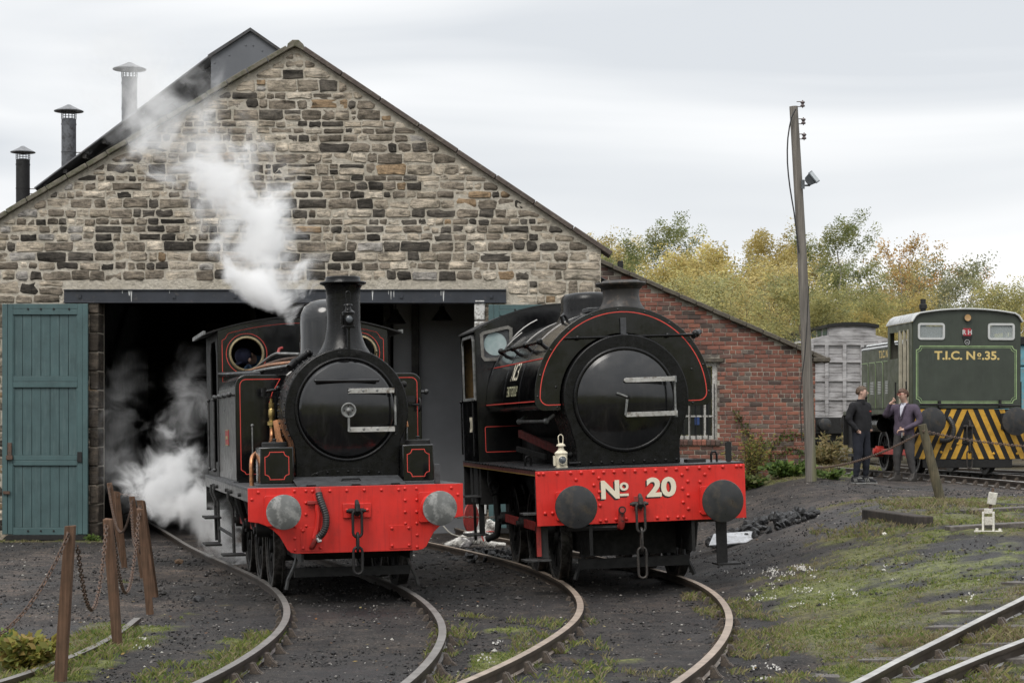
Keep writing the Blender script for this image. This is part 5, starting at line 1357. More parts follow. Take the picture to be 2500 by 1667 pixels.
# ---------- saddle tank engine No 20
def loco_saddle_tank():
    root = empty("steam_locomotive", (1.575, 24.75, 0.0), (0, R(-2.0), R(8.55)))
    tag(root, "black saddle tank steam locomotive with number 20 on its square red buffer beam", "locomotive")
    MB().box(-1.265, 1.265, 0.0, 0.03, 0.79, 1.435).build("buffer_beam", RED, root, 35, 0.003)
    bl = [(-1.226, 1.405), (-1.173, 1.405), (-1.008, 1.405), (-0.846, 1.405), (-0.72, 1.403), (-0.576, 1.403), (-0.451, 1.398), (-0.325, 1.397), (-0.2, 1.397), (-0.073, 1.397), (0.053, 1.396), (0.176, 1.396), (0.303, 1.397), (0.427, 1.40), (0.561, 1.405), (0.709, 1.405), (0.832, 1.405), (0.996, 1.408), (1.163, 1.408), (1.217, 1.408), (-0.785, 1.323), (-0.509, 1.332), (-0.574, 1.25), (-0.51, 1.169), (0.494, 1.331), (0.563, 1.251), (0.497, 1.169), (0.562, 1.088), (0.499, 1.006), (0.56, 0.926), (0.711, 1.239), (0.773, 1.325), (-1.167, 0.939), (-1.078, 0.94), (-0.507, 1.008), (-0.509, 0.824), (-0.44, 0.831), (-0.32, 0.835), (-0.197, 0.836), (0.179, 0.833), (0.305, 0.834), (0.429, 0.832), (0.499, 0.831), (0.712, 0.881), (-0.52, 1.09)]
    rivets("beam_rivets", [(x, z, 0) for x, z in bl], 'y', 0.023, RED, root, 0.02)
    # No 20 with drop shadow
    def letters(body, x, z, size, sx_=1.0, off=0.012):
        for nm, dx, dz, y, mt in (("number_shadow", -0.018, -0.016, -0.0015, LETSH), ("number", 0, 0, -0.004, LETTER)):
            me = text_mesh(body, size, off*size/0.3, 0.0008, 0, 'CENTER', sx_)
            o = link(nm, me, root, mt); o.rotation_euler = (R(90), 0, 0); o.location = (x+dx, y, z+dz)
    letters("N", -0.378, 1.178, 0.285, 1.08, 0.013)
    letters("o", -0.21, 1.235, 0.19, 1.05, 0.008)
    letters("20", 0.24, 1.185, 0.30, 1.18, 0.012)
    for nm, dx, dz, y, mt in (("number_shadow", -0.018, -0.016, -0.002, LETSH), ("number", 0, 0, -0.0045, LETTER)):
        m_ = MB(); m_.box(-0.265+dx, -0.158+dx, y-0.0008, y+0.0008, 1.108+dz, 1.136+dz); m_.build(nm, mt, root)
    for sx_, lb in ((-1, "black greasy buffer with a chipped pale top edge"), (1, "black buffer with a dark oil stain at its centre")):
        buffer_(root, sx_*0.872, 1.02, 0.248, BUFBLK, RED, label=lb)
    m_ = MB(); m_.box(-0.10, 0.0, -0.02, -0.0005, 0.93, 1.10); m_.build("hook_plate", REDR, root, 35, 0.004)
    coupling(root, -0.05, -0.02, 1.03, 0.34, 0.27, 0.36, HOOKM, 0.10)
    m_ = MB(); m_.tube([(-0.27, 0.06, 0.74), (-0.272, -0.06, 0.755), (-0.27, -0.08, 0.80), (-0.268, -0.08, 0.92), (-0.268, -0.11, 0.95), (-0.268, -0.14, 0.95)], 0.04, 10); m_.build("vacuum_pipe", REDR, root, 40)
    m_ = MB(); m_.lathe([(0.03, -0.141), (0.045, -0.14), (0.045, -0.12)], (-0.268, 0, 0.95), 'y', 14); m_.lathe([(0.0, -0.139), (0.03, -0.139)], (-0.268, 0, 0.95), 'y', 14); m_.build("pipe_end", BLACKM, root)
    MB().tube([(-0.27, 0.06, 0.74), (-0.9, 0.1, 0.75)], 0.045, 8).build("train_pipe", BLACKM, root)
    # running plate
    rp_ = MB().box(-1.26, 1.26, 0.031, 6.85, 1.437, 1.458).build("running_plate", paint("wet_chequer_plate", (0.03, 0.031, 0.033), (0.18, 0.4), bmp=0.5, bscale=90, bdist=0.006), root, 35, 0.003)
    MB().box(-1.256, -1.24, 0.032, 6.84, 1.375, 1.4365).build("valance", paint("lined_brown_edge", (0.09, 0.03, 0.024), (0.4, 0.6)), root)
    MB().box(-1.258, -1.2565, 0.033, 6.84, 1.381, 1.386).build("yellow_line", paint("yellow_line_paint", (0.35, 0.24, 0.04), (0.5, 0.7)), root)
    MB().box(1.24, 1.256, 0.032, 6.84, 1.375, 1.4365).build("valance", BLACKM, root)
    MB().box(-1.25, 1.25, 6.80, 6.85, 0.80, 1.436).build("rear_beam", BLACKM, root)
    m_ = MB(); m_.box(-0.64, -0.60, 0.035, 6.8, 0.42, 1.43); m_.box(0.60, 0.64, 0.035, 6.8, 0.42, 1.43); m_.box(-0.6, 0.6, 0.9, 0.95, 0.35, 1.43); m_.box(-0.59, 0.59, 1.3, 6.6, 0.55, 1.42); m_.box(-0.68, 0.68, 0.55, 0.62, 0.22, 0.34)
    m_.box(-1.2, -0.7, 5.3, 6.5, 0.85, 1.43)
    m_.build("frame", BLACKM, root)
    for y in (1.55, 3.15, 4.85):
        MB().cyl((-0.7, y, 0.56), (0.7, y, 0.56), 0.08, 12).build("axle", BLACKM, root)
        for sx_ in (-1, 1): wheel(root, sx_*0.745, y, 0.56, sx_)
    for sx_ in (-1, 1):
        rods = empty("coupling_rod", (0, 0, 0)); rods.parent = root
        for y0, y1 in ((1.6, 3.1), (3.25, 4.85)): MB().box(sx_*0.93-0.02, sx_*0.93+0.02, y0, y1, 0.62, 0.73).build("rod", REDR, rods, 35, 0.004)
        for y in (1.55, 3.15, 4.85):
            m_ = MB(); m_.cyl((sx_*0.80, y, 0.67), (sx_*1.0, y, 0.67), 0.09, 14); m_.cyl((sx_*0.80, y, 0.67), (sx_*1.04, y, 0.67), 0.045, 10); m_.build("crank_pin", BLACKM, rods)
    for sx_ in (-1, 1):
        MB().tube([(sx_*0.62, 0.6, 0.55), (sx_*0.62, 0.59, 0.35), (sx_*0.68, 0.58, 0.24), (sx_*0.74, 0.56, 0.10)], 0.03, 6).build("guard_iron", BLACKM, root)
    # steps: front left bracket, front right hanging step, rear set
    st = empty("footstep", (0, 0, 0)); st.parent = root
    m_ = MB(); m_.box(-1.235, -1.10, 0.25, 0.285, 0.40, 1.375); m_.build("hanger", paint("dark_step_iron", (0.03, 0.03, 0.03), (0.4, 0.7)), st)
    for zt_ in (0.37, 0.92): MB().box(-1.42, -1.10, 0.05, 0.35, zt_, zt_+0.025).build("tread", HANDR, st, 35, 0.003)
    MB().box(-1.245, -1.19, 0.2, 0.245, 0.42, 0.79).build("red_bracket", REDR, st, 35, 0.003)
    st = empty("footstep", (0, 0, 0)); st.parent = root
    m_ = MB(); m_.box(0.92, 1.05, 0.12, 0.145, 0.26, 0.79); m_.box(0.62, 1.05, 0.10, 0.3, 0.755, 0.785); m_.build("hanger", BLACKM, st)
    MB().box(0.90, 1.18, 0.0, 0.3, 0.235, 0.258).build("tread", BLACKM, st, 35, 0.003)
    st = empty("footstep", (0, 0, 0)); st.parent = root
    MB().box(-1.22, -1.14, 5.5, 5.53, 0.426, 1.375).build("hanger", BLACKM, st); MB().box(-1.22, -1.18, 6.1, 6.13, 0.3, 1.375).build("hanger", BLACKM, st)
    for zt_ in (0.40, 0.95): MB().box(-1.42, -1.10, 5.4, 5.9, zt_, zt_+0.025).build("tread", HANDR, st, 35, 0.003)
    m_ = MB(); m_.tube([(-1.05, 5.2, 1.40), (-1.05, 5.15, 1.2), (-1.02, 5.1, 1.0)], 0.07, 10, radii=[0.06, 0.09, 0.07]); m_.tube([(-1.02, 5.1, 1.0), (-1.0, 5.1, 0.6), (-1.02, 5.15, 0.42), (-1.15, 5.25, 0.36)], 0.05, 10); m_.torus((-1.05, 5.05, 1.12), 0.07, 0.014, 'y', 16, 6); m_.build("injector", BLACKM, root, 40)
    m_ = MB(); m_.tube([(0.80, 0.8, 1.0), (0.86, 0.9, 0.7), (0.84, 0.95, 0.42), (0.72, 1.0, 0.3)], 0.03, 8); m_.build("drain_pipe", BLACKM, root)
    # smokebox
    cz = 2.27
    m_ = MB()
    arc = [(0.776*math.cos(R(a)), cz+0.776*math.sin(R(a))) for a in range(-24, 205, 4)]
    base = [(-0.69, 1.86), (-0.655, 1.76), (-0.645, 1.66), (-0.645, 1.4585), (0.645, 1.4585), (0.645, 1.66), (0.655, 1.76), (0.69, 1.86)]
    m_.prism(arc+base, 'y', 0.70, 1.6); sb = m_.build("smokebox", BLACKS, root, 30, 0.014, 3)
    rivets("rivets", [(-0.60+0.133*k, 1.50, 0.70) for k in range(10)], 'y', 0.02, BLACKS, sb)
    m_ = MB(); m_.torus((-0.02, 0.69, 2.255), 0.615, 0.03, 'y', 56, 10); m_.build("door_ring", BLACKS, sb, 40)
    m_ = MB(); m_.lathe([(0.595, 0.685), (0.592, 0.665), (0.55, 0.645)], (-0.02, 0, 2.255), 'y', 56); dish(m_, 0.55, 0.645, 0.13, (-0.02, 2.255), 56)
    door = m_.build("smokebox_door", BLACK, sb, 50)
    rivets("studs", [(-0.02+0.5*math.cos(R(a)), 2.255+0.5*math.sin(R(a)), 0.645) for a in (-45, -70, -110, -135)], 'y', 0.016, BLACK, door)
    for zc, x1 in ((2.482, 0.57), (2.065, 0.585)):
        m_ = MB(); m_.prism([(-0.065, zc-0.008), (-0.06, zc+0.018), (-0.03, zc+0.028), (x1, zc+0.03), (x1, zc-0.028), (-0.04, zc-0.028)], 'y', 0.505, 0.522); m_.build("hinge_strap", STEEL, door, 35, 0.002)
    m_ = MB(); m_.cyl((0.575, 0.56, 2.02), (0.575, 0.56, 2.52), 0.014, 8); m_.cyl((0.575, 0.56, 2.44), (0.575, 0.56, 2.52), 0.026, 10); m_.cyl((0.575, 0.56, 2.02), (0.575, 0.56, 2.10), 0.026, 10); m_.build("hinge_pin", STEELD, door, 40)
    m_ = MB(); m_.lathe([(0.075, 0.555), (0.07, 0.54), (0.03, 0.535), (0.028, 0.49), (0.0, 0.485)], (-0.025, 0, 2.28), 'y', 20); m_.build("door_boss", BLACKS, door, 35)
    m_ = MB(); m_.beam((-0.025, 0.50, 2.28), (-0.165, 0.44, 2.33), 0.022, 0.022); m_.beam((-0.03, 0.50, 2.27), (-0.06, 0.50, 2.06), 0.028, 0.016, (0, 1, 0)); m_.build("door_handle", STEELD, door, 35, 0.003)
    # saddle tank: horseshoe section
    Ro = 1.10
    def horseshoe(ro, drop, ri, cr=0.12):
        c0 = 2.285
        p = [(ro*math.cos(R(a)), c0+ro*math.sin(R(a))) for a in range(0, 181, 5)]
        zb = c0-drop
        left = [(-ro, zb+cr)]+[(-ro+cr-cr*math.cos(R(a)), zb+cr-cr*math.sin(R(a))) for a in range(15, 91, 15)]
        aa = math.degrees(math.asin((cz-zb)/ri))
        inner = [(ri*math.cos(R(a)), cz+ri*math.sin(R(a))) for a in [180+aa-(180+2*aa)*k/36 for k in range(37)]]
        right = [(-x, z) for x, z in left[::-1]]
        return p+left+inner+right
    m_ = MB(); m_.prism(horseshoe(Ro, 0.13, 0.80), 'y', 0.86, 5.19); tank = m_.build("saddle_tank", BLACK, root, 25, 0.01)
    m_ = MB(); m_.prism(horseshoe(Ro+0.008, 0.138, 0.795), 'y', 0.845, 0.862); tp = m_.build("tank_front_plate", BLACK, tank, 25, 0.004)
    for y in (2.15, 3.5):
        m_ = MB(); pts = [(1.101*math.cos(R(a)), y, 2.285+1.101*math.sin(R(a))) for a in range(-5, 186, 5)]; m_.tube(pts, 0.007, 6); m_.build("tank_seam", BLACK, tank, 40)
    ins = 0.06; ro = Ro-ins; zb = 2.155+ins; cr = 0.10
    ln = [(-0.79, zb), (-ro+cr, zb)]+[(-ro+cr-cr*math.sin(R(a)), zb+cr-cr*math.cos(R(a))) for a in range(15, 91, 15)]+[(ro*math.cos(R(a)), 2.285+ro*math.sin(R(a))) for a in range(178, 1, -4)]
    ln += [(ro-cr+cr*math.sin(R(a)), zb+cr-cr*math.cos(R(a))) for a in range(90, -1, -15)]+[(0.80, zb)]
    m_ = MB(); m_.ribbon(ln, 0.011, 'y', 0.8405, 0.8445); m_.build("lining", REDL, tank, None)
    rivets("rivets", [((Ro-0.03)*math.cos(R(a)), 2.285+(Ro-0.03)*math.sin(R(a)), 0.845) for a in (2, 20, 38, 56, 74, 92, 110, 128, 146, 164, 178)]+[(-0.84, 2.43, 0.845), (0.86, 2.6, 0.845), (-0.83, 2.185, 0.845), (0.86, 2.185, 0.845)], 'y', 0.015, BLACK, tank)
    # thin red lines along the tank side
    m_ = MB()
    for a in (153, 186.5):
        x, z = 1.1035*math.cos(R(a)), 2.285+1.1035*math.sin(R(a)) if a < 181 else 2.285-0.02
        if a > 181: x = -1.1035
        m_.beam((x, 0.92, z), (x, 5.15, z), 0.012, 0.012)
    m_.build("lining", REDL, tank)
    for body, y0, z0, h, w_, mt in (("NCB", 2.75, 2.66, 0.25, 0.9, LETTER), ("EAST GROUP", 2.75, 2.41, 0.14, 0.8, paint("yellowed_lettering", (0.60, 0.58, 0.38), (0.5, 0.7)))):
        me = text_mesh(body, h*1.35, 0.0, 0.0, 0, 'CENTER', w_)
        for v_ in me.vertices:
            zz_ = z0+v_.co.y; dz = zz_-2.285
            v_.co = (-math.sqrt(max(0.0, 1.106**2-dz*dz)), y0-v_.co.x, zz_)
        me.update(); link("tank_lettering", me, tank, mt)
    # front rail, lamp iron, filler, lifting eye, chimney, dome
    hand_rail(root, [(-0.72, 0.79, 3.02), (0.92, 0.79, 3.02)], 0.016, BLACKS, [(-0.56, 0.79, 3.02), (0.56, 0.79, 3.02)], "front_handrail", (0, 0.05, 0))
    m_ = MB(); m_.box(-0.02, 0.05, 0.80, 0.838, 3.05, 3.25); m_.box(-0.015, 0.045, 0.70, 0.838, 3.03, 3.05); m_.build("lamp_iron", GREYP, root, 35, 0.003)
    m_ = MB(); m_.cyl((0.88, 0.78, 3.0), (1.0, 0.95, 3.06), 0.035, 10); m_.ball((0.92, 0.82, 3.03), 0.05, 10, 6); m_.build("handrail_end", BLACKS, root, 40)
    hand_rail(root, [(-0.965, 1.15, 3.0), (-0.965, 4.5, 3.0)], 0.022, BLACKS, [(-0.965, y, 3.0) for y in (1.2, 2.3, 3.4, 4.5)], "tank_handrail", (0.10, 0, -0.10))
    hand_rail(root, [(-0.92, 1.1, 2.02), (-0.92, 3.4, 2.02)], 0.02, STEELD, [(-0.92, 1.15, 2.02), (-0.92, 3.35, 2.02)], "lower_handrail", (0.1, 0, 0.08))
    m_ = MB(); m_.tube([(-0.52, 2.0, 3.24), (-0.54, 2.0, 3.34), (-0.50, 2.05, 3.37), (-0.46, 2.1, 3.33), (-0.44, 2.1, 3.26)], 0.02, 8); m_.build("lifting_eye", BLACKS, root, 40)
    m_ = MB(); m_.lathe([(0.285, 3.2), (0.28, 3.38), (0.26, 3.41), (0.235, 3.46), (0.222, 3.54), (0.232, 3.61), (0.275, 3.655), (0.305, 3.665), (0.315, 3.685), (0.305, 3.70), (0.24, 3.71), (0.225, 3.725), (0.19, 3.725), (0.18, 3.4)], (0.07, 1.15, 0), 'z', 40)
    m_.build("chimney", paint("scorched_chimney_black", (0.024, 0.021, 0.019), (0.4, 0.65), wear=(0.075, 0.055, 0.042), wear_amt=0.36, bmp=0.2), root, 35)
    m_ = MB(); m_.lathe([(0.50, 3.15), (0.43, 3.32), (0.385, 3.40), (0.365, 3.47), (0.365, 3.60), (0.35, 3.655), (0.31, 3.69), (0.2, 3.705), (0.0, 3.708)], (0.04, 3.2, 0), 'z', 40); m_.build("dome", BLACKS, root, 35)
    m_ = MB(); m_.box(-0.30, 0.0, 1.45, 1.85, 3.36, 3.42); m_.build("filler_lid", GREYP, root, 35, 0.01)
    m_ = MB(); m_.lathe([(0.70, 1.5), (0.70, 5.2)], (0, 0, cz), 'y', 32); m_.build("boiler", BLACKM, root, 30)
    # cab
    cab = empty("cab", (0, 0, 0)); cab.parent = root
    zc = lambda x: 3.66-0.33*abs(x/1.22)**2.0
    ar = [(-1.22+2.44*k/24, zc(-1.22+2.44*k/24)) for k in range(25)]
    wl_ = [(-1.13, 2.96), (-1.14, 3.27), (-1.10, 3.295), (-0.76, 3.365), (-0.715, 3.34), (-0.72, 3.13), (-0.90, 2.915), (-1.10, 2.915)]
    m_ = MB(); m_.plate([(-1.22, 1.459)]+ar+[(1.22, 1.459)], [wl_, [(-x, z) for x, z in wl_]], 'y', 5.2, 5.225); m_.build("cab_front", BLACK, cab, 30)
    CABW = paint("grey_white_window_frame", (0.16, 0.155, 0.14), (0.5, 0.7), wear=(0.06, 0.05, 0.045), wear_amt=0.35, scale=14)
    for sx_ in (-1, 1):
        wq = [(sx_*x, z) for x, z in wl_]
        fw = MB().ribbon(wq, 0.045, 'y', 5.175, 5.1995, True).build("cab_window_frame", CABW, cab, None)
        c_ = (sx_*-0.0, 0); 
        m_ = MB(); cc_ = Vector((-sx_*0.942, 3.135)); inn = []; ou = []
        for q in range(36):
            dd = Vector((math.cos(R(q*10)), math.sin(R(q*10)))); best = 9.0
            for i in range(len(wq)):
                a_, b_ = Vector(wq[i]), Vector(wq[(i+1) % len(wq)]); e_ = b_-a_; den = dd.x*e_.y-dd.y*e_.x
                if abs(den) < 1e-9: continue
                t_ = ((a_.x-cc_.x)*e_.y-(a_.y-cc_.y)*e_.x)/den; u_ = ((a_.x-cc_.x)*dd.y-(a_.y-cc_.y)*dd.x)/den
                if t_ > 0 and -0.001 <= u_ <= 1.001: best = min(best, t_)
            p_ = cc_+dd*0.165; r_ = cc_+dd*best; inn.append((p_.x, 5.204, p_.y)); ou.append((r_.x, 5.204, r_.y))
        m_.add(inn+ou, [(i, (i+1) % 36, 36+(i+1) % 36, 36+i) for i in range(36)]); m_.build("window_mask", GREYP, fw)
        m_ = MB(); m_.lathe([(0, 5.212), (0.18, 5.212)], (-sx_*0.942, 0, 3.135), 'y', 28); m_.build("pane", DGLASS, fw)
    m_ = MB(); m_.ribbon(rrect(-1.13, -0.55, 1.60, 1.96, 0.02, 2), 0.009, 'y', 5.1955, 5.1995, True); m_.build("lining", REDL, cab, None)
    m_ = MB(); up = [(-1.26+2.52*k/24, zc(-1.26+2.52*k/24)+0.024) for k in range(25)]; m_.prism(up+[(x, z-0.022) for x, z in up[::-1]], 'y', 5.17, 6.85); m_.build("cab_roof", BLACKM, cab, 30)
    MUSTARD = paint("mustard_cab_interior", (0.16, 0.095, 0.03), (0.5, 0.7), wear=(0.06, 0.04, 0.02), wear_amt=0.35)
    for sx_ in (-1, 1):
        m_ = MB(); m_.plate([(5.226, 1.459), (5.226, zc(1.2)-0.01), (6.85, zc(1.2)-0.01), (6.85, 1.459)], [[(5.42, 2.36), (5.42, 3.18), (5.52, 3.26), (6.5, 3.26), (6.62, 3.18), (6.62, 2.36)]], 'x', sx_*1.22-0.01, sx_*1.22+0.01); m_.build("cab_side", BLACK, cab)
        m_ = MB(); m_.ribbon([(5.42, 2.36), (5.42, 3.18), (5.52, 3.26), (6.5, 3.26), (6.62, 3.18), (6.62, 2.36)], 0.04, 'x', sx_*1.235-0.012, sx_*1.235+0.012, True); m_.build("doorway_beading", STEELD, cab, None)
        for y in (5.32, 5.38, 6.72):
            m_ = MB(); m_.cyl((sx_*1.27, y, 1.55), (sx_*1.27, y, 2.33), 0.014, 8); m_.ball((sx_*1.27, y, 2.33), 0.028, 8, 6); m_.build("cab_handrail", BLACKS, cab, 40)
    m_ = MB(); m_.box(-1.2, 1.2, 6.82, 6.845, 1.459, 3.3); m_.build("cab_back", MUSTARD, cab)
    m_ = MB(); m_.box(-1.2, 1.2, 5.23, 6.81, 1.46, 1.6); m_.build("cab_floor", BLACKM, cab)
    me = text_mesh("20", 0.30, 0.008, 0.0006); o = link("cab_number", me, cab, LETTER); o.rotation_euler = (R(90), 0, R(-90)); o.location = (-1.2325, 5.95, 1.98)
    m_ = MB(); m_.tube([(-1.09*math.cos(R(a)), 5.12, 2.285+1.16*math.sin(R(a))) for a in range(-5, 60, 8)], 0.012, 6); m_.tube([(-1.02*math.cos(R(a)), 5.17, 2.32+1.2*math.sin(R(a))) for a in range(35, 75, 6)], 0.014, 6); m_.build("cab_angle_iron", BLACK, cab)
    # on the running plate
    m_ = MB(); m_.tube([(-0.66, 0.9, 1.60), (-0.78, 0.88, 1.60), (-0.83, 0.88, 1.57), (-0.84, 0.88, 1.46)], 0.035, 10); m_.cyl((-0.84, 0.88, 1.52), (-0.84, 0.88, 1.56), 0.052, 10); m_.cyl((-0.67, 0.9, 1.60), (-0.70, 0.9, 1.60), 0.052, 10); m_.cyl((-0.74, 0.7, 1.50), (-0.62, 0.72, 1.50), 0.025, 8); m_.build("drain_elbow", BLACKS, root, 40)
    for x, y in ((-1.05, 1.9), (1.03, 0.55)):
        m_ = MB(); m_.tube([(x-0.035, y, 1.45), (x-0.035, y, 1.55), (x-0.02, y, 1.58), (x+0.02, y, 1.58), (x+0.035, y, 1.55), (x+0.035, y, 1.45)], 0.014, 8); m_.build("lamp_loop", BLACKS, root, 40)
    m_ = MB(); m_.prism(rrect(1.105, 1.175, 1.4585, 1.70, 0.025, 4), 'y', 0.25, 0.28); m_.build("lamp_iron", BLACKM, root)
    m_ = MB(); m_.box(0.70, 0.93, 0.55, 0.75, 1.4585, 1.50); m_.build("sand_cover", BLACKM, root, 35, 0.004)
    m_ = MB(); m_.beam((-0.88, 3.6, 1.86), (-0.62, 1.9, 1.62), 0.05, 0.10); m_.build("reversing_rod", REDK, root, 35, 0.004)
    m_ = MB(); m_.beam((-0.86, 4.0, 1.65), (-0.70, 2.6, 1.55), 0.04, 0.07); m_.build("spring_beam", BLACKM, root, 35, 0.004)
    m_ = MB(); m_.box(-0.62, 0.62, 1.61, 5.1, 1.459, 1.8); m_.build("firebox_foundation", BLACKM, root)
    return root
L2 = loco_saddle_tank()
M2 = Matrix.LocRotScale(L2.location, L2.rotation_euler, None)
lamp("oil_lamp", M2 @ Vector((-0.89, 0.35, 1.459)), L2.rotation_euler, CREAM, LENS, 0.98, "chipped cream oil lamp standing on the saddle tank engine's running plate", "lamp", 0.09)

# ---------- green diesel shunter
def diesel():
    z0 = 0.96
    root = empty("diesel_shunter", (9.33, 42.8, z0), (0, 0, R(5.3)))
    tag(root, "dark green diesel shunter with yellow and black striped front at the right", "locomotive")
    GREEN = paint("dark_green_paint", (0.041, 0.050, 0.038), (0.35, 0.6), streak=((0.055, 0.068, 0.055), 0.5), bmp=0.06, scale=2.2, var=0.2)
    OLIVE = paint("olive_green_hood", (0.062, 0.072, 0.040), (0.4, 0.65), streak=((0.13, 0.13, 0.09), 0.5), bmp=0.08, scale=3, var=0.25)
    LIMEL = paint("pale_green_lining", (0.30, 0.42, 0.20), (0.5, 0.7), bmp=0)
    YEL = paint("wasp_stripe_yellow", (0.56, 0.31, 0.035), (0.45, 0.65), wear=(0.10, 0.07, 0.04), wear_amt=0.27, scale=8)
    WROOF = paint("pale_weathered_roof", (0.46, 0.47, 0.47), (0.5, 0.7), wear=(0.22, 0.23, 0.23), wear_amt=0.38, scale=4)
    ALU = paint("aluminium_window_frame", (0.50, 0.51, 0.50), (0.35, 0.55), bmp=0, var=0.1)
    GOLD = paint("gold_leaf_lettering", (0.62, 0.47, 0.18), (0.45, 0.6), bmp=0, var=0.1)
    s_ = 119.0
    # striped front plate, 0.22 to 1.30 above rail
    hw = 1.19; zt, zb = 1.33, 0.31
    MB().box(-hw, hw, 0.0, 0.04, zb, zt).build("front_plate", BLACKM, root, 35, 0.004)
    MB().box(-0.93, 0.95, 0.01, 0.05, 0.13, zb-0.002).build("plough_bar", BLACKM, root, 35, 0.01)
    slope = 0.45
    def clip_poly(poly, inside, isect):
        o_ = []
        for i in range(len(poly)):
            a, b_ = poly[i-1], poly[i]
            ia, ib = inside(a), inside(b_)
            if ia != ib: o_.append(isect(a, b_))
            if ib: o_.append(b_)
        return o_
    m_ = MB()
    for side in (-1, 1):
        k = 0
        while k < 9:
            t0 = -0.442+k*0.221; t1 = t0+0.113
            poly = [(side*t0, zt-0.002), (side*t1, zt-0.002), (side*(t1+slope*(zt-zb)), zb+0.002), (side*(t0+slope*(zt-zb)), zb+0.002)]
            def cut(poly, lim, sgn):
                ins_ = lambda p: (p[0]*side-lim)*sgn <= 0
                def isx(a, b_):
                    t = (lim-a[0]*side)/((b_[0]-a[0])*side); return (side*lim, a[1]+(b_[1]-a[1])*t)
                return clip_poly(poly, ins_, isx)
            poly = cut(poly, hw-0.003, 1)
            if poly: poly = cut(poly, 0.0, -1)
            if len(poly) >= 3: m_.prism(poly, 'y', -0.003, -0.0005)
            k += 1
    m_.build("yellow_stripes", YEL, root, None)
    for sx_ in (-1, 1): buffer_(root, sx_*0.87, 1.08, 0.285, BUFBLK, BLACKM, label="large dull black buffer")
    MB().prism([(-0.12, 0.62), (0.12, 0.62), (0.03, 1.22), (-0.03, 1.22)], 'y', -0.02, -0.0035).build("hook_plate", BLACKM, root, 35, 0.004)
    coupling(root, 0.0, -0.02, 1.0, 0.34, 0.26, 0.36, HOOKM, 0.11)
    h = spline([(-0.40, -0.02, 1.15), (-0.36, -0.10, 1.05), (-0.33, -0.12, 0.90), (-0.36, -0.12, 0.76), (-0.46, -0.1, 0.69), (-0.60, -0.06, 0.69)], 0.015)
    MB().tube(h, 0.05, 10, radii=[0.052+0.004*(i % 2) for i in range(len(h))]).build("brake_hose", RUBBER, root, 20)
    m_ = MB(); m_.tube([(-1.0, -0.05, 1.42), (0.65, -0.05, 1.42), (0.75, -0.05, 1.40), (1.1, -0.05, 1.40)], 0.02, 8); m_.box(-0.62, -0.57, -0.06, 0.02, 1.36, 1.50); m_.box(0.66, 0.70, -0.06, 0.02, 1.36, 1.52); m_.build("front_handrail", BLACKM, root, 40)
    rivets("bolts", [(x, z, -0.003) for x, z in ((-0.35, 0.52), (-0.55, 0.45), (0.55, 0.42), (1.05, 0.42), (-0.2, 0.62))], 'y', 0.03, YEL, root)
    # cab
    cab = empty("cab", (0, 0, 0)); cab.parent = root
    cw = 1.13; hf = 1.35
    def top(x): 
        a = abs(x)/cw
        return 3.37-0.12*a*a-(0.14*max(0, (a-0.86)/0.14)**2)
    xs = [-cw+2*cw*k/28 for k in range(29)]
    outer = [(-cw, hf)]+[(x, top(x)) for x in xs]+[(cw, hf)]
    wa = rrect(-1.01, -0.49, 2.77, 3.07, 0.04, 3); wb = rrect(0.46, 0.98, 2.77, 3.07, 0.04, 3)
    m_ = MB(); m_.plate(outer, [wa, wb], 'y', 0.03, 0.06); m_.build("cab_face", GREEN, cab, 30)
    for wq, nm in ((wa, 0), (wb, 1)):
        fr = MB().ribbon(wq, 0.045, 'y', 0.008, 0.0295, True).build("window_frame", ALU, cab, None)
        x0 = min(p[0] for p in wq); x1 = max(p[0] for p in wq)
        MB().box(x0+0.01, x1-0.01, 0.036, 0.04, 2.78, 3.06).build("pane", GLASS, fr)
    m_ = MB(); m_.ribbon(notched(-1.06, 1.04, 1.46, 2.62, 0.08), 0.016, 'y', 0.0265, 0.0295, True); m_.ribbon(notched(-1.03, 1.01, 1.49, 2.59, 0.085), 0.008, 'y', 0.0265, 0.0295, True); m_.build("lining", LIMEL, cab, None)
    def put(me, mt, loc, nm="lettering", rot=(R(90), 0, 0)):
        o = link(nm, me, cab, mt); o.rotation_euler = rot; o.location = loc; return o
    put(text_mesh("T.I.C. N", 0.235, 0.007, 0.0008, 0, 'LEFT', 1.12), GOLD, (-0.68, 0.027, 2.42))
    put(text_mesh("o", 0.15, 0.006, 0.0008, 0, 'LEFT', 1.05), GOLD, (0.215, 0.027, 2.455)); MB().box(0.225, 0.29, 0.026, 0.0285, 2.36, 2.375).build("lettering", GOLD, cab)
    put(text_mesh(".35.", 0.235, 0.007, 0.0008, 0, 'LEFT', 1.12), GOLD, (0.31, 0.027, 2.42))
    bd = MB().prism(rrect(-0.09, 0.09, 2.83, 2.985, 0.03, 3), 'y', 0.012, 0.029).build("badge", paint("red_enamel_badge", (0.35, 0.03, 0.04), (0.3, 0.5), bmp=0), cab, 35, 0.003)
    o = link("badge_letters", text_mesh("R H", 0.13, 0.004, 0.0008), bd, ALU); o.rotation_euler = (R(90), 0, 0); o.location = (0, 0.0105, 2.90)
    m_ = MB(); m_.prism([(-0.11, 2.825), (0.11, 2.825), (0.04, 2.64), (-0.04, 2.64)], 'y', 0.015, 0.029); b2 = m_.build("maker_plate", BLACKM, cab, 35, 0.003)
    m_ = MB(); m_.torus((0, 0.013, 2.70), 0.05, 0.005, 'y', 20, 6); m_.box(-0.03, 0.03, 0.011, 0.0145, 2.69, 2.702); m_.build("maker_ring", ALU, b2)
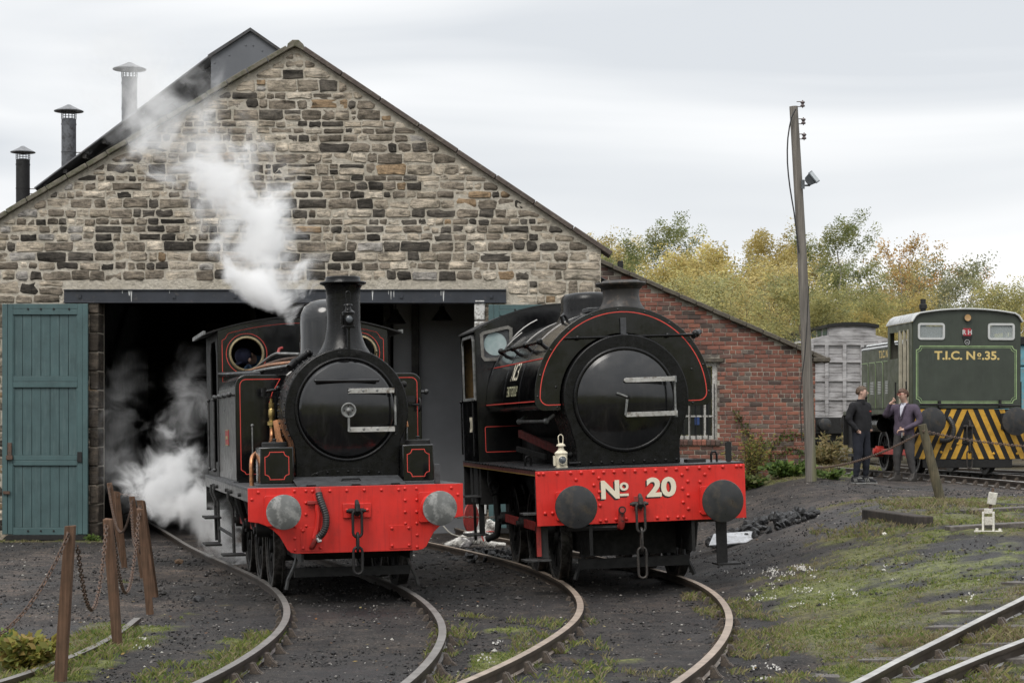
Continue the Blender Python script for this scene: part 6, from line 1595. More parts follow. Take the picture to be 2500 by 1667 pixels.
    hl = MB().lathe([(0.045, 0.029), (0.075, -0.02), (0.078, -0.03), (0.07, -0.035)], (0.0, 0, 3.20), 'y', 20).build("headlamp", BLACKM, cab, 35)
    MB().lathe([(0.0, -0.03), (0.04, -0.03), (0.068, -0.034)], (0.0, 0, 3.20), 'y', 20).build("headlamp_lens", paint("amber_lens", (0.42, 0.26, 0.12), (0.1, 0.25), bmp=0), hl, 50)
    up = [(x*1.03, top(x)+0.03) for x in xs]
    m_ = MB(); m_.prism(up+[(x, z-0.028) for x, z in up[::-1]], 'y', -0.02, 1.95); m_.build("cab_roof", WROOF, cab, 40)
    m_ = MB(); m_.tube([(x*1.03, -0.022, top(x)+0.012) for x in xs], 0.02, 6); m_.build("roof_edge", ALU, cab, 40)
    for sx_ in (-1, 1):
        m_ = MB(); m_.plate([(0.061, hf), (0.061, top(cw)), (1.9, top(cw)), (1.9, hf)], [[(0.32, 1.40), (0.32, 2.95), (0.95, 2.95), (0.95, 1.40)], [(1.1, 2.4), (1.1, 2.95), (1.75, 2.95), (1.75, 2.4)]], 'x', sx_*cw-0.012, sx_*cw+0.012); m_.build("cab_side", OLIVE, cab)
        m_ = MB(); m_.box(sx_*cw-0.03, sx_*cw+0.03, 0.30, 0.36, 1.40, 2.97); m_.box(sx_*cw-0.03, sx_*cw+0.03, 0.92, 0.98, 1.40, 2.97); m_.box(sx_*cw-0.03, sx_*cw+0.03, 0.62, 0.66, 1.40, 2.97); m_.build("door_post", paint("cream_door_post", (0.42, 0.39, 0.30), (0.5, 0.7)), cab)
        m_ = MB(); m_.cyl((sx_*(cw+0.08), 0.25, 0.9), (sx_*(cw+0.08), 0.25, 1.9), 0.018, 8); m_.cyl((sx_*(cw+0.08), 1.05, 1.4), (sx_*(cw+0.08), 1.05, 1.9), 0.016, 8); m_.build("grab_rail", BLACKM, cab)
    m_ = MB(); m_.plate([(-cw+0.01, hf), (-cw+0.01, top(cw)), (cw-0.01, top(cw)), (cw-0.01, hf)], [rrect(-1.0, -0.6, 2.72, 3.05, 0.03, 2), rrect(0.55, 1.0, 2.72, 3.05, 0.03, 2)], 'y', 1.88, 1.9); m_.build("cab_back", paint("cream_cab_interior", (0.13, 0.125, 0.10), (0.5, 0.7)), cab)
    MB().box(-cw+0.02, cw-0.02, 0.07, 1.87, hf, hf+0.03).build("cab_floor", BLACKM, cab)
    m_ = MB(); m_.lathe([(0.06, 2.6), (0.06, 3.5), (0.085, 3.52), (0.085, 3.60), (0.06, 3.62), (0.06, 3.72), (0.0, 3.72)], (-0.25, 2.3, 0), 'z', 14); m_.build("exhaust_stack", BLACKM, root, 35)
    # hood
    hoodw = 0.84; m_ = MB(); hh = 2.72
    ho = [(-hoodw, 1.33), (-hoodw, hh-0.02), (-0.68, hh+0.11), (0.68, hh+0.11), (hoodw, hh-0.02), (hoodw, 1.33)]
    m_.prism(ho, 'y', 1.91, 5.2); hd = m_.build("engine_hood", OLIVE, root, 35, 0.015)
    m_ = MB(); m_.prism([(-hoodw-0.012, hh-0.01), (-0.69, hh+0.125), (0.69, hh+0.125), (hoodw+0.012, hh-0.01), (hoodw+0.0, hh-0.02), (0.68, hh+0.112), (-0.68, hh+0.112), (-hoodw, hh-0.02)], 'y', 1.92, 5.22); m_.build("hood_top", WROOF, hd)
    m_ = MB(); m_.tube([(-hoodw-0.02, 2.0, hh+0.05), (-hoodw-0.02, 5.1, hh+0.05)], 0.018, 6); m_.build("hood_rail", BLACKM, hd)
    for k in range(5):
        y0 = 2.05+k*0.62
        p = MB().box(-hoodw-0.02, -hoodw-0.0005, y0, y0+0.58, 1.38, 2.42).build("hood_door", OLIVE, hd, 35, 0.006)
        m_ = MB()
        for j in range(8): m_.box(-hoodw-0.03, -hoodw-0.0205, y0+0.17, y0+0.41, 1.70+j*0.036, 1.717+j*0.036)
        tag(m_.build("louvres", ALU, p), kind="stuff")
        m_ = MB(); m_.ribbon([(y0+0.01, 1.38), (y0+0.01, 2.34), (y0+0.10, 2.405), (y0+0.57, 2.405)], 0.014, 'x', -hoodw-0.024, -hoodw-0.0205); m_.build("lining", LIMEL, p, None)
    me = text_mesh("T.I.C. No.35.", 0.22, 0.007, 0.0008); o = link("lettering", me, hd, GOLD); o.rotation_euler = (R(90), 0, R(-90)); o.location = (-hoodw-0.004, 3.1, 2.56)
    # frames and running gear
    m_ = MB(); m_.box(-hw, hw, 0.05, 5.5, 1.24, 1.325); fm = m_.build("running_plate", OLIVE, root, 35, 0.005)
    m_ = MB(); m_.box(-0.55, 0.55, 0.2, 5.4, 0.35, 1.235); m_.box(-hw, hw, 5.46, 5.5, 0.55, 1.235); m_.box(-1.1, -0.6, 5.0, 5.45, 0.5, 1.235); m_.box(-1.15, -0.85, 3.4, 5.2, 0.30, 0.36); m_.build("frame", BLACKM, root)
    m_ = MB(); m_.cyl((-0.95, 2.9, 1.02), (-0.95, 4.3, 1.02), 0.16, 20); m_.build("air_tank", BLACKS, root, 40)
    for y in (1.0, 3.4):
        MB().cyl((-0.7, y, 0.46), (0.7, y, 0.46), 0.07, 10).build("axle", BLACKM, root)
        for sx_ in (-1, 1): wheel(root, sx_*0.75, y, 0.46, sx_, spokes=10)
    m_ = MB(); m_.box(-0.93, -0.89, 1.05, 3.25, 0.37, 0.49); m_.cyl((-0.99, 3.4, 0.43), (-0.83, 3.4, 0.43), 0.12, 14); m_.cyl((-1.05, 3.4, 0.43), (-0.99, 3.4, 0.43), 0.07, 12); m_.cyl((-0.99, 1.0, 0.43), (-0.83, 1.0, 0.43), 0.12, 14); m_.build("coupling_rod", REDB, root, 35, 0.006)
    m_ = MB(); m_.lathe([(0.05, 5.5), (0.07, 5.85), (0.285, 5.88), (0.285, 5.9), (0, 5.91)], (-0.87, 0, 1.08), 'y', 28); m_.build("rear_buffer", BUFBLK, root)
    m_ = MB()
    for y in (4.2, 4.6): m_.cyl((-1.0, y, 1.325), (-1.0, y, 1.62), 0.02, 8); m_.ball((-1.0, y, 1.63), 0.035, 8, 6)
    m_.build("sand_lever", BLACKM, root, 40)
    return root
diesel()
# ------------------------------------------------------------------ white clerestory van, blue wagon
def plank_mat():
    m, n, l, b = new_mat("flaking_white_plank_paint")
    oc = n.new("ShaderNodeTexCoord").outputs['Object']
    f = noise_tex(n, l, oc, 6, 7, 0.75, stretch=(0.35, 1.0, 3.0)); g = noise_tex(n, l, oc, 1.6, 4, 0.6)
    c = ramp(n, l, f, [(0.34, (0.10, 0.09, 0.085)), (0.45, (0.30, 0.29, 0.29)), (0.62, (0.47, 0.46, 0.46))])
    c = mixc(n, l, 1.0, c, ramp(n, l, g, [(0.3, (0.75,)*3), (0.7, (1.15,)*3)]), 'MULTIPLY')
    l.new(c, b.inputs['Base Color']); b.inputs['Roughness'].default_value = 0.8
    bump(n, l, b, f, 0.5, 0.01)
    return m
PLANKW = plank_mat()
def white_van():
    z0 = 0.95; root = empty("goods_van", (9.44, 58.0, z0), (0, 0, R(4.0)))
    tag(root, "derelict white planked van with raised clerestory roof beyond the brick corner", "railway van")
    hw = 1.2; zb, zt = 1.25, 3.35
    n = 12; ph = (zt-zb)/n
    for k in range(n): MB().box(-hw, hw, 0.0, 0.05, zb+k*ph+0.004, zb+(k+1)*ph-0.004).build("plank", PLANKW, root, 35, 0.006)
    MB().box(-hw+0.02, hw-0.02, 0.045, 7.0, zb, zt).build("body", BLACKM, root)
    for sx_ in (-1, 1): MB().box(sx_*hw-0.02, sx_*hw+0.02, 0.055, 7.0, zb, zt).build("side", PLANKW, root)
    for x in (-hw+0.06, -0.72, -0.22, 0.28, 0.78, hw-0.06): MB().box(x-0.05, x+0.05, -0.06, -0.0005, zb, zt).build("end_post", PLANKW, root, 35, 0.006)
    for z in (zb+0.04, zb+0.52, zb+1.04, zb+1.56, zt-0.06): MB().box(-hw, hw, -0.05, -0.0007, z-0.045, z+0.045).build("end_rail", PLANKW, root, 35, 0.006)
    arc = [(-hw-0.05+(2*hw+0.1)*k/16, zt+0.25*(1-((k-8)/8)**2)) for k in range(17)]
    MB().prism([(-hw-0.05, zt)]+arc+[(hw+0.05, zt)], 'y', -0.02, 7.05).build("roof", PLANKW, root, 30)
    cl = [(-0.66, zt+0.15), (-0.66, zt+0.46), (0.66, zt+0.46), (0.66, zt+0.15)]
    MB().prism(cl, 'y', -0.03, 7.0).build("clerestory", PLANKW, root, 35)
    m_ = MB(); up = [(-0.74+1.48*k/10, zt+0.47+0.07*(1-((k-5)/5)**2)) for k in range(11)]; m_.prism(up+[(x, z-0.09) for x, z in up[::-1]], 'y', -0.1, 7.1); m_.build("clerestory_roof", BLACKM, root, 35)
    m_ = MB()
    for k in range(9): m_.box(-0.675, -0.662, 0.2+k*0.7, 0.7+k*0.7, zt+0.2, zt+0.38)
    m_.build("clerestory_window", paint("broken_green_glass", (0.05, 0.09, 0.085), (0.2, 0.5)), root)
    MB().box(-hw, hw, -0.06, 0.04, 0.80, zb-0.01).build("headstock", BLACKM, root, 35, 0.01)
    for sx_ in (-1, 1): buffer_(root, sx_*0.865, 1.06, 0.17, BUFBLK, BLACKM, y0=-0.06)
    MB().box(-1.1, 1.1, 0.1, 6.9, 0.55, 0.8).build("underframe", BLACKM, root)
    for y in (1.5, 5.5):
        for sx_ in (-1, 1): wheel(root, sx_*0.75, y, 0.46, sx_, spokes=8)
white_van()
BLUEP = paint("faded_blue_paint", (0.12, 0.30, 0.36), (0.5, 0.75), wear=(0.30, 0.27, 0.24), wear_amt=0.36, scale=4)
def blue_wagon():
    root = empty("blue_railcar", (14.2, 56.5, 0.95), (0, 0, R(4)))
    tag(root, "sliver of a faded blue railcar at the right edge behind the green shunter", "railway wagon")
    MB().box(-1.2, 1.2, 0, 6.0, 1.1, 2.6).build("body", BLUEP, root, 35, 0.03)
    MB().box(-1.15, 1.15, -0.01, 5.9, 2.62, 3.2).build("upper_body", BLUEP, root, 35, 0.05)
    MB().prism([(-1.25, 3.2), (-0.8, 3.42), (0.8, 3.42), (1.25, 3.2)], 'y', -0.1, 6.1).build("roof", BLACKM, root, 35, 0.02)
    MB().lathe([(0.30, -0.02), (0.30, -0.10), (0, -0.12)], (-0.85, 0, 2.75), 'y', 24).build("red_disc", REDB, root)
    MB().box(-1.1, 1.1, 0.1, 5.9, 0.5, 1.09).build("underframe", BLACKM, root)
blue_wagon()
# ------------------------------------------------------------------ telegraph pole
def pole_wood(name, col, green):
    m, n, l, b = new_mat(name)
    oc = n.new("ShaderNodeTexCoord").outputs['Object']
    f = noise_tex(n, l, oc, 10, 5, 0.65, stretch=(3, 3, 0.12))
    c = ramp(n, l, f, [(0.3, tuple(v*0.5 for v in col)), (0.7, tuple(v*1.25 for v in col))])
    sp = n.new("ShaderNodeSeparateXYZ"); l.new(oc, sp.inputs[0])
    g = noise_tex(n, l, oc, 3, 4, 0.6, stretch=(2, 2, 0.3))
    ad = n.new("ShaderNodeMath"); ad.operation = 'MULTIPLY_ADD'; ad.inputs[1].default_value = 4.0; l.new(sp.outputs[0], ad.inputs[0]); l.new(g, ad.inputs[2])
    l.new(mixc(n, l, ramp(n, l, ad.outputs[0], [(0.5, (0, 0, 0)), (0.85, (0.8,)*3)]), c, green), b.inputs['Base Color'])
    b.inputs['Roughness'].default_value = 0.85
    bump(n, l, b, f, 0.6, 0.01)
    return m
def telegraph_pole():
    d = 37.6; s_ = 5100/d
    P = lambda px, py: Vector(((px-1250)/s_, d, 1.9+(1045-py)/s_))
    base, top = P(1980, 1176), P(1936, 232)
    root = empty("telegraph_pole", base); tag(root, "leaning mossy wooden telegraph pole at the corner of the brick building", "pole")
    dv = top-base; PW = pole_wood("weathered_pole_wood", (0.19, 0.172, 0.15), (0.15, 0.155, 0.06))
    k = 12
    pts = [dv*(i/k-0.03) + Vector((0.03*math.sin(math.pi*i/k), 0, 0)) for i in range(k+1)]
    MB().tube(pts, 0.15, 16, radii=[0.102-0.026*i/k for i in range(k+1)]).build("shaft", PW, root, 40)
    for py in (255, 297, 334):
        q = P(1938+(py-232)*0.046-1, py)-base
        ins = empty("insulator", q); ins.parent = root
        m_ = MB(); m_.tube([(0.05, 0, 0.045), (0.17, -0.02, 0.045)], 0.008, 6); m_.tube([(0.05, 0, -0.045), (0.17, -0.02, -0.045)], 0.008, 6); m_.cyl((0.155, -0.02, -0.07), (0.155, -0.02, 0.07), 0.01, 6); m_.build("bracket", IRON, ins)
        m_ = MB(); m_.lathe([(0.0, -0.055), (0.035, -0.05), (0.045, -0.03), (0.022, 0.0), (0.045, 0.03), (0.035, 0.05), (0.0, 0.055)], (0.155, -0.02, 0), 'z', 12); m_.build("reel", paint("brown_glazed_insulator", (0.13, 0.105, 0.105), (0.2, 0.4), bmp=0) if py == 255 else MATS["brown_glazed_insulator"], ins, 35)
    pts = [P(1940, 270)-base, P(1930, 290)-base, P(1921, 340)-base, P(1920, 400)-base, P(1926, 460)-base, P(1936, 520)-base, P(1941, 560)-base, P(1948, 620)-base]
    MB().tube(spline([p+Vector((0, -0.14, 0)) for p in pts], 0.15), 0.014, 6).build("loose_cable", RUBBER, root, 40)
    pts = [P(1978, 700)-base, P(1970, 850)-base, P(1958, 960)-base, P(1962, 1080)-base]
    MB().tube(spline([p+Vector((-0.05, -0.16, 0)) for p in pts], 0.15), 0.010, 6).build("loose_cable", RUBBER, root, 40)
    # floodlight: a thing fixed to the pole
    fl = empty("floodlight", P(1958, 455)+Vector((0.02, -0.12, 0))); tag(fl, "grey floodlight on a bracket halfway up the telegraph pole", "floodlight")
    ALF = paint("grey_cast_floodlight", (0.11, 0.12, 0.13), (0.4, 0.6), metallic=0.3)
    m_ = MB(); m_.box(-0.05, 0.01, -0.02, 0.02, -0.06, 0.10); m_.tube([(0.0, 0, 0.0), (0.10, 0, 0.0), (0.12, 0, 0.03), (0.12, 0, 0.10)], 0.018, 6); m_.build("bracket", ALF, fl)
    M = Matrix.Rotation(R(-38), 3, 'Y') @ Matrix.Rotation(R(-25), 3, 'Z')
    hd_ = empty("lamp_head", (0.15, -0.02, 0.13)); hd_.parent = fl; hd_.scale = (0.8, 0.8, 0.8); hd_.rotation_euler = M.to_euler()
    m_ = MB(); m_.prism([(-0.10, -0.10), (-0.14, -0.05), (-0.14, 0.05), (-0.10, 0.11), (0.03, 0.135), (0.03, -0.135)], 'y', -0.15, 0.15); m_.build("housing", ALF, hd_, 35, 0.01)
    m_ = MB(); m_.box(0.03, 0.055, -0.17, 0.17, -0.15, 0.15); m_.build("bezel", ALF, hd_, 35, 0.008)
    m_ = MB(); m_.box(0.0555, 0.06, -0.145, 0.145, -0.125, 0.125); m_.build("glass", paint("floodlight_glass", (0.25, 0.28, 0.29), (0.1, 0.25), bmp=0), hd_)
telegraph_pole()
# ------------------------------------------------------------------ posts and chains
def wood(name, col, gr=0.5):
    m, n, l, b = new_mat(name)
    oc = n.new("ShaderNodeTexCoord").outputs['Object']
    f = noise_tex(n, l, oc, 14, 6, 0.65, stretch=(2.5, 2.5, 0.15), dist=0.4)
    g = noise_tex(n, l, oc, 5, 4, 0.6)
    c = ramp(n, l, f, [(0.28, tuple(v*0.45 for v in col)), (0.72, tuple(v*1.3 for v in col))])
    c = mixc(n, l, 1.0, c, ramp(n, l, g, [(0.3, (0.7, 0.72, 0.7)), (0.7, (1.2, 1.1, 1.05))]), 'MULTIPLY')
    l.new(c, b.inputs['Base Color']); b.inputs['Roughness'].default_value = 0.85; b.inputs['Specular IOR Level'].default_value = 0.2
    bump(n, l, b, f, 0.5, 0.008)
    return m
POST = wood("brown_post_wood", (0.125, 0.078, 0.053))
POSTG = wood("grey_green_post_wood", (0.125, 0.115, 0.08))
def PG(px, py, d): s_ = 5100/d; return Vector(((px-1250)/s_, d, 1.9+(1045-py)/s_))
rp2 = random.Random(3)
def post(base, top, w_, label, mat=POST, group="brown posts carrying the chain", rz=0.2, cat="post", name="chain_post"):
    root = empty(name, base); tag(root, label, cat, group)
    dv = Vector(top)-Vector(base)
    m_ = MB(); M = Matrix.Rotation(rz, 3, 'Z')
    vs = []
    for t, k in ((-0.12, 1.0), (0.0, 1.0), (0.35, 1.01), (0.7, 0.99), (1.0, 0.97)):
        for sx_, sy_ in ((-1, -1), (1, -1), (1, 1), (-1, 1)):
            q = dv*t + M @ Vector((sx_*w_/2*k+rp2.uniform(-0.004, 0.004), sy_*w_/2*0.8*k, 0)); vs.append(q + (Vector((0, 0, rp2.uniform(-0.012, 0.012))) if t == 1.0 else Vector()))
    fs = [(i*4+k, i*4+(k+1) % 4, (i+1)*4+(k+1) % 4, (i+1)*4+k) for i in range(4) for k in range(4)]+[(0, 1, 2, 3), (16, 17, 18, 19)]
    m_.add(vs, fs); m_.build("timber", mat, root, 35, 0.008)
    m_ = MB(); q = dv*0.955; m_.tube([q+M @ Vector((0, -w_*0.4, 0.0)), q+M @ Vector((0, -w_*0.4-0.03, 0.01)), q+M @ Vector((0, -w_*0.4-0.04, -0.02)), q+M @ Vector((0, -w_*0.4-0.015, -0.035))], 0.006, 6); m_.build("staple", IRON, root)
    return root
def chain(a, b, sag, label, mat=IRON, lw=0.022, ll=0.05, group=None, wire=0.0055, name="chain"):
    """hanging chain of real links from a to b"""
    a = Vector(a); b = Vector(b)
    N = 60; raw = []
    for i in range(N+1):
        t = i/N; p = a.lerp(b, t); p.z -= sag*4*t*(1-t); raw.append(p)
    L = [0]
    for i in range(N): L.append(L[-1]+(raw[i+1]-raw[i]).length)
    tot = L[-1]; n = max(2, int(tot/(ll*0.74)))
    m_ = MB(); org = a.copy()
    def at(s_):
        i = 0
        while i < N-1 and L[i+1] < s_: i += 1
        t = (s_-L[i])/max(1e-6, L[i+1]-L[i]); return raw[i].lerp(raw[i+1], min(1, t)), (raw[i+1]-raw[i]).normalized()
    base = link_path(lw, ll, 3)
    for k in range(n):
        p, t = at((k+0.5)*tot/n)
        u = t.cross(Vector((0, 0, 1)))
        if u.length < 0.05: u = t.cross(Vector((0, 1, 0)))
        u.normalize(); v = t.cross(u)
        side = u if k % 2 else v
        pts = [p-org+side*q[0]+t*q[1] for q in base]
        m_.tube(pts, wire, 5, closed=True)
    o = m_.build(name, mat, None, 50); o.location = org
    tag(o, label, "chain", group)
    return o
PD = [  # base px, top px, depth, width
 ((147, 1640), (172, 1283), 16.3, 0.085, "nearest brown chain post, leaning right, at the lower left"),
 ((287, 1567), (263, 1266), 18.9, 0.080, "second brown chain post from the lower left corner, leaning left"),
 ((366, 1487), (341, 1241), 22.2, 0.075, "tall grey-brown chain post standing in front of a redder post"),
 ((377, 1440), (344, 1222), 24.6, 0.085, "reddish chain post just behind the third grey-brown one"),
 ((350, 1395), (322, 1212), 27.6, 0.080, "dark chain post between the doorway pair and the front posts"),
 ((304, 1372), (285, 1199), 29.7, 0.080, "chain post with its short twin in front of the dark doorway"),
 ((300, 1362), (267, 1178), 31.0, 0.080, "tallest and farthest chain post, tilted left, in front of the doorway"),
]
tops = []
for bpx, tpx, d, w_, lab in PD:
    b = PG(*bpx, d); b.z = gz(b.x, b.y); t = PG(*tpx, d)
    post(b, t, w_, lab, rz=rp2.uniform(-0.3, 0.5)); tops.append(t+Vector((0, -0.06, -0.06)))
cg = "rusty chains slung between the brown posts"
chain(PG(-260, 1420, 14.6), tops[0], 0.62, "rusty chain sagging from the left edge to the nearest brown post", lw=0.028, ll=0.055, group=cg)
chain(tops[0]+Vector((0.05, 0.09, -0.1)), tops[1], 0.62, "rusty chain hung low between the two nearest brown posts", lw=0.028, ll=0.055, group=cg)
chain(tops[1]+Vector((0.05, 0.09, -0.1)), tops[2], 0.66, "rusty chain sagging from the second post to the grey-brown third post", lw=0.028, ll=0.055, group=cg)
chain(tops[2]+Vector((0.0, 0.09, -0.05)), tops[3], 0.45, "short rusty chain between the third and the reddish post", lw=0.028, ll=0.055, group=cg)
chain(tops[3]+Vector((-0.02, 0.05, -0.05)), tops[4], 0.5, "rusty chain between the reddish post and the dark post", lw=0.028, ll=0.055, group=cg)
chain(tops[4]+Vector((0, 0.05, -0.05)), tops[6], 0.5, "rusty chain looping down between the doorway posts", lw=0.028, ll=0.055, group=cg)
chain(PG(287, 1205, 31.2), PG(1262, 1262, 33.5), 0.10, "thin grey chain stretched across the shed doorway behind both engines", CHAINM, lw=0.03, ll=0.065)
# leaning post and chain on the right
b = PG(2297, 1227, 31.0); b.z = gz(b.x, b.y); t = PG(2251, 1036, 31.0)
root = empty("fence_post", b); tag(root, "leaning grey-green round post carrying a chain before the striped shunter", "post")
dv = t-b
MB().tube([dv*-0.1, dv*0.3, dv*0.7, dv*1.0], 0.07, 12, radii=[0.075, 0.072, 0.068, 0.064]).build("timber", POSTG, root, 40)
chain(PG(1992, 1142, 36.5), t+Vector((0, -0.07, -0.1)), 0.12, "chain from the telegraph pole to the leaning post, passing the two men", CHAINM, lw=0.032, ll=0.07, group="grey chain along the diesel track")
chain(t+Vector((0.02, -0.07, -0.1)), PG(2620, 1092, 33.5), 0.07, "chain from the leaning post across the yellow striped front to the right edge", CHAINM, lw=0.032, ll=0.07, group="grey chain along the diesel track")
# ------------------------------------------------------------------ loose things on the ground
p0 = on_ground(2115, 1262); p1 = on_ground(2268, 1288)
root = empty("timber_baulk", (p0+p1)/2, (0, math.atan2(p0.z-p1.z, (p1-p0).length), 0)); tag(root, "black old timber baulk lying on the grass before the leaning post", "timber")
BAULK = wood("creosoted_timber", (0.06, 0.054, 0.05))
m_ = MB(); dx = (p1-p0); dx.z = 0; a_ = math.atan2(dx.y, dx.x); M = Matrix.Rotation(a_, 3, 'Z'); m_.obox((0, 0, 0.05), (dx.length*0.86, 0.24, 0.15), M); m_.build("beam", BAULK, root, 35, 0.015)
# white point lever
p = on_ground(2413, 1298); root = empty("point_lever", p, (0, 0, R(-15))); root.scale = (0.6,)*3; tag(root, "white painted hand point lever with block weight beside the right track", "point lever")
WHT = paint("dirty_white_iron", (0.58, 0.56, 0.50), (0.5, 0.7), wear=(0.20, 0.12, 0.08), wear_amt=0.33, scale=14)
m_ = MB(); m_.box(-0.27, 0.27, -0.15, 0.15, 0, 0.03); m_.build("base_plate", WHT, root, 35, 0.005)
for sx_ in (-1, 1):
    m_ = MB(); m_.prism([(-0.12, 0.03), (0.12, 0.03), (0.07, 0.40), (-0.07, 0.40)], 'x', sx_*0.10-0.02, sx_*0.10+0.02); m_.build("side_frame", WHT, root, 35, 0.005)
    m_ = MB(); m_.lathe([(0.03, 0.03), (0.03, 0.07), (0.0, 0.075)], (sx_*0.22, 0.0, 0), 'z', 8); m_.build("bolt", WHT, root)
MB().box(-0.0795, 0.0795, -0.05, 0.05, 0.14, 0.30).build("cross_bar", WHT, root, 35, 0.005); MB().box(-0.0795, 0.0795, -0.04, 0.04, 0.36, 0.46).build("pivot_block", WHT, root, 35, 0.005)
m_ = MB(); m_.beam((0.02, 0, 0.38), (0.09, 0.05, 0.86), 0.04, 0.04); m_.build("lever_arm", IRON, root, 35, 0.004)
m_ = MB(); m_.obox((0.075, 0.03, 0.66), (0.17, 0.13, 0.24), Matrix.Rotation(R(10), 3, 'Y')); m_.build("balance_weight", WHT, root, 35, 0.01)
# grey plate and coal heap by the saddle tank engine
p = on_ground(1790, 1330); root = empty("steel_sheet", p+Vector((0, 0, 0.03)), (R(14), R(-3), R(6))); tag(root, "pale grey steel sheet lying against the coal heap", "metal sheet")
m_ = MB(); m_.prism([(-0.40, -0.22), (0.26, -0.18), (0.42, 0.32), (-0.22, 0.30)], 'z', 0.045, 0.062); m_.build("sheet", paint("pale_galvanised_sheet", (0.42, 0.43, 0.45), (0.35, 0.6), wear=(0.28, 0.28, 0.28), wear_amt=0.4, metallic=0.2), root, 35, 0.003)
COAL = paint("coal", (0.018, 0.018, 0.0195), (0.22, 0.5), wear=(0.045, 0.044, 0.044), wear_amt=0.36, scale=12, bmp=0.5, bscale=20, bdist=0.02)
rc = random.Random(8)
def lump_mesh(k):
    r_ = random.Random(k); bm = bmesh.new(); bmesh.ops.create_icosphere(bm, subdivisions=1, radius=1.0)
    for v in bm.verts: v.co *= r_.uniform(0.62, 1.12)
    for v in bm.verts: v.co.z *= 0.75
    me = bpy.data.meshes.new("coal_lump"); bm.to_mesh(me); bm.free(); me.materials.append(COAL); return me
LUMPS = [lump_mesh(k) for k in range(9)]
c0 = on_ground(1862, 1292)
root = empty("coal_heap", c0); tag(root, "low heap of shiny black coal lumps behind the right buffer of engine 20", "coal heap")
for k in range(150):
    a = rc.uniform(0, 2*math.pi); q = rc.random()**0.6
    x = q*0.85*math.cos(a); y = q*1.1*math.sin(a); r_ = rc.uniform(0.03, 0.095)
    o = link("coal_lump", rc.choice(LUMPS), root); h_ = 0.15*max(0, 1-q)**0.7*rc.uniform(0.3, 1.0)
    o.location = (x, y, gz(c0.x+x, c0.y+y)-c0.z+h_+r_*0.35); o.scale = (r_*rc.uniform(0.8, 1.4), r_, r_*rc.uniform(0.7, 1.0)); o.rotation_euler = (rc.uniform(0, 6), rc.uniform(0, 6), rc.uniform(0, 6))
c0 = on_ground(1205, 1358)
root = empty("coal_spill", c0); tag(root, "scatter of grey cinders and coal between the two engines", "coal heap")
for k in range(110):
    a = rc.uniform(0, 2*math.pi); q = rc.random()**0.7
    x = q*0.75*math.cos(a); y = q*1.9*math.sin(a); r_ = rc.uniform(0.025, 0.07)
    o = link("coal_lump", rc.choice(LUMPS), root); o.location = (x, y, gz(c0.x+x, c0.y+y)-c0.z+r_*0.35+0.09*max(0, 1-q)*rc.random()); o.scale = (r_*1.2, r_, r_*0.8); o.rotation_euler = (rc.uniform(0, 6), rc.uniform(0, 6), rc.uniform(0, 6))
ROCKB = paint("brown_rock", (0.12, 0.075, 0.045), (0.8, 0.95), bmp=0.4)
def rock(px, py, r_, mat, label, grp=None):
    p = on_ground(px, py); me = lump_mesh(int(px)); me.materials.clear(); me.materials.append(mat)
    o = link("rock", me); o.location = p+Vector((0, 0, r_*0.4)); o.scale = (r_*1.2, r_, r_*0.85); o.rotation_euler = (0, 0, px); tag(o, label, "stone", grp)
rock(437, 1376, 0.085, ROCKB, "brown stone on the ash beside the nearest wheels' steam")
rock(483, 1468, 0.08, COAL, "single black coal lump on bare ash left of the curved rail")
rock(2160, 1308, 0.05, WHT, "small white stone on the dry grass before the timber baulk")
# ash path board at right: two spare sleepers lying by the lever
for px, py, ln, lab in ((2462, 1290, 1.5, "flat dark plank lying right of the white point lever"), (2475, 1250, 1.4, "thin dark plank near the right edge above the point lever")):
    p = on_ground(px, py); o = MB().box(-ln/2, ln/2, -0.12, 0.12, 0, 0.07).build("plank", SLEEPER, None, 35, 0.01); o.location = p; o.rotation_euler = (0, -0.05, R(6)); tag(o, lab, "plank")
# red disc on a stand and rope behind the engines
p = on_ground(1150, 1322); root = empty("stop_disc", p, (0, 0, R(62))); tag(root, "round red stop disc seen edge-on between the two engines", "sign")
m_ = MB(); m_.lathe([(0.0, -0.012), (0.26, -0.012), (0.265, 0.0), (0.26, 0.012), (0.0, 0.012)], (0, 0, 0.42), 'y', 32); m_.build("disc", REDR, root, 35)
m_ = MB(); m_.cyl((0, 0.03, 0.0), (0, 0.03, 0.55), 0.015, 8); m_.box(-0.15, 0.15, -0.02, 0.08, 0, 0.02); m_.build("stand", BLACKM, root)
ROPE = paint("pale_rope", (0.5, 0.48, 0.42), (0.8, 0.9))
a = PG(1082, 1283, 33.3); b = PG(1152, 1309, 33.0); o = MB().tube(spline([a-a, Vector((0.12, 0, -0.12)), Vector((0.28, 0, -0.17)), b-a], 0.04), 0.012, 6).build("rope", ROPE, None, 40); o.location = a; tag(o, "pale lead running from the doorway to the lying dog", "rope")
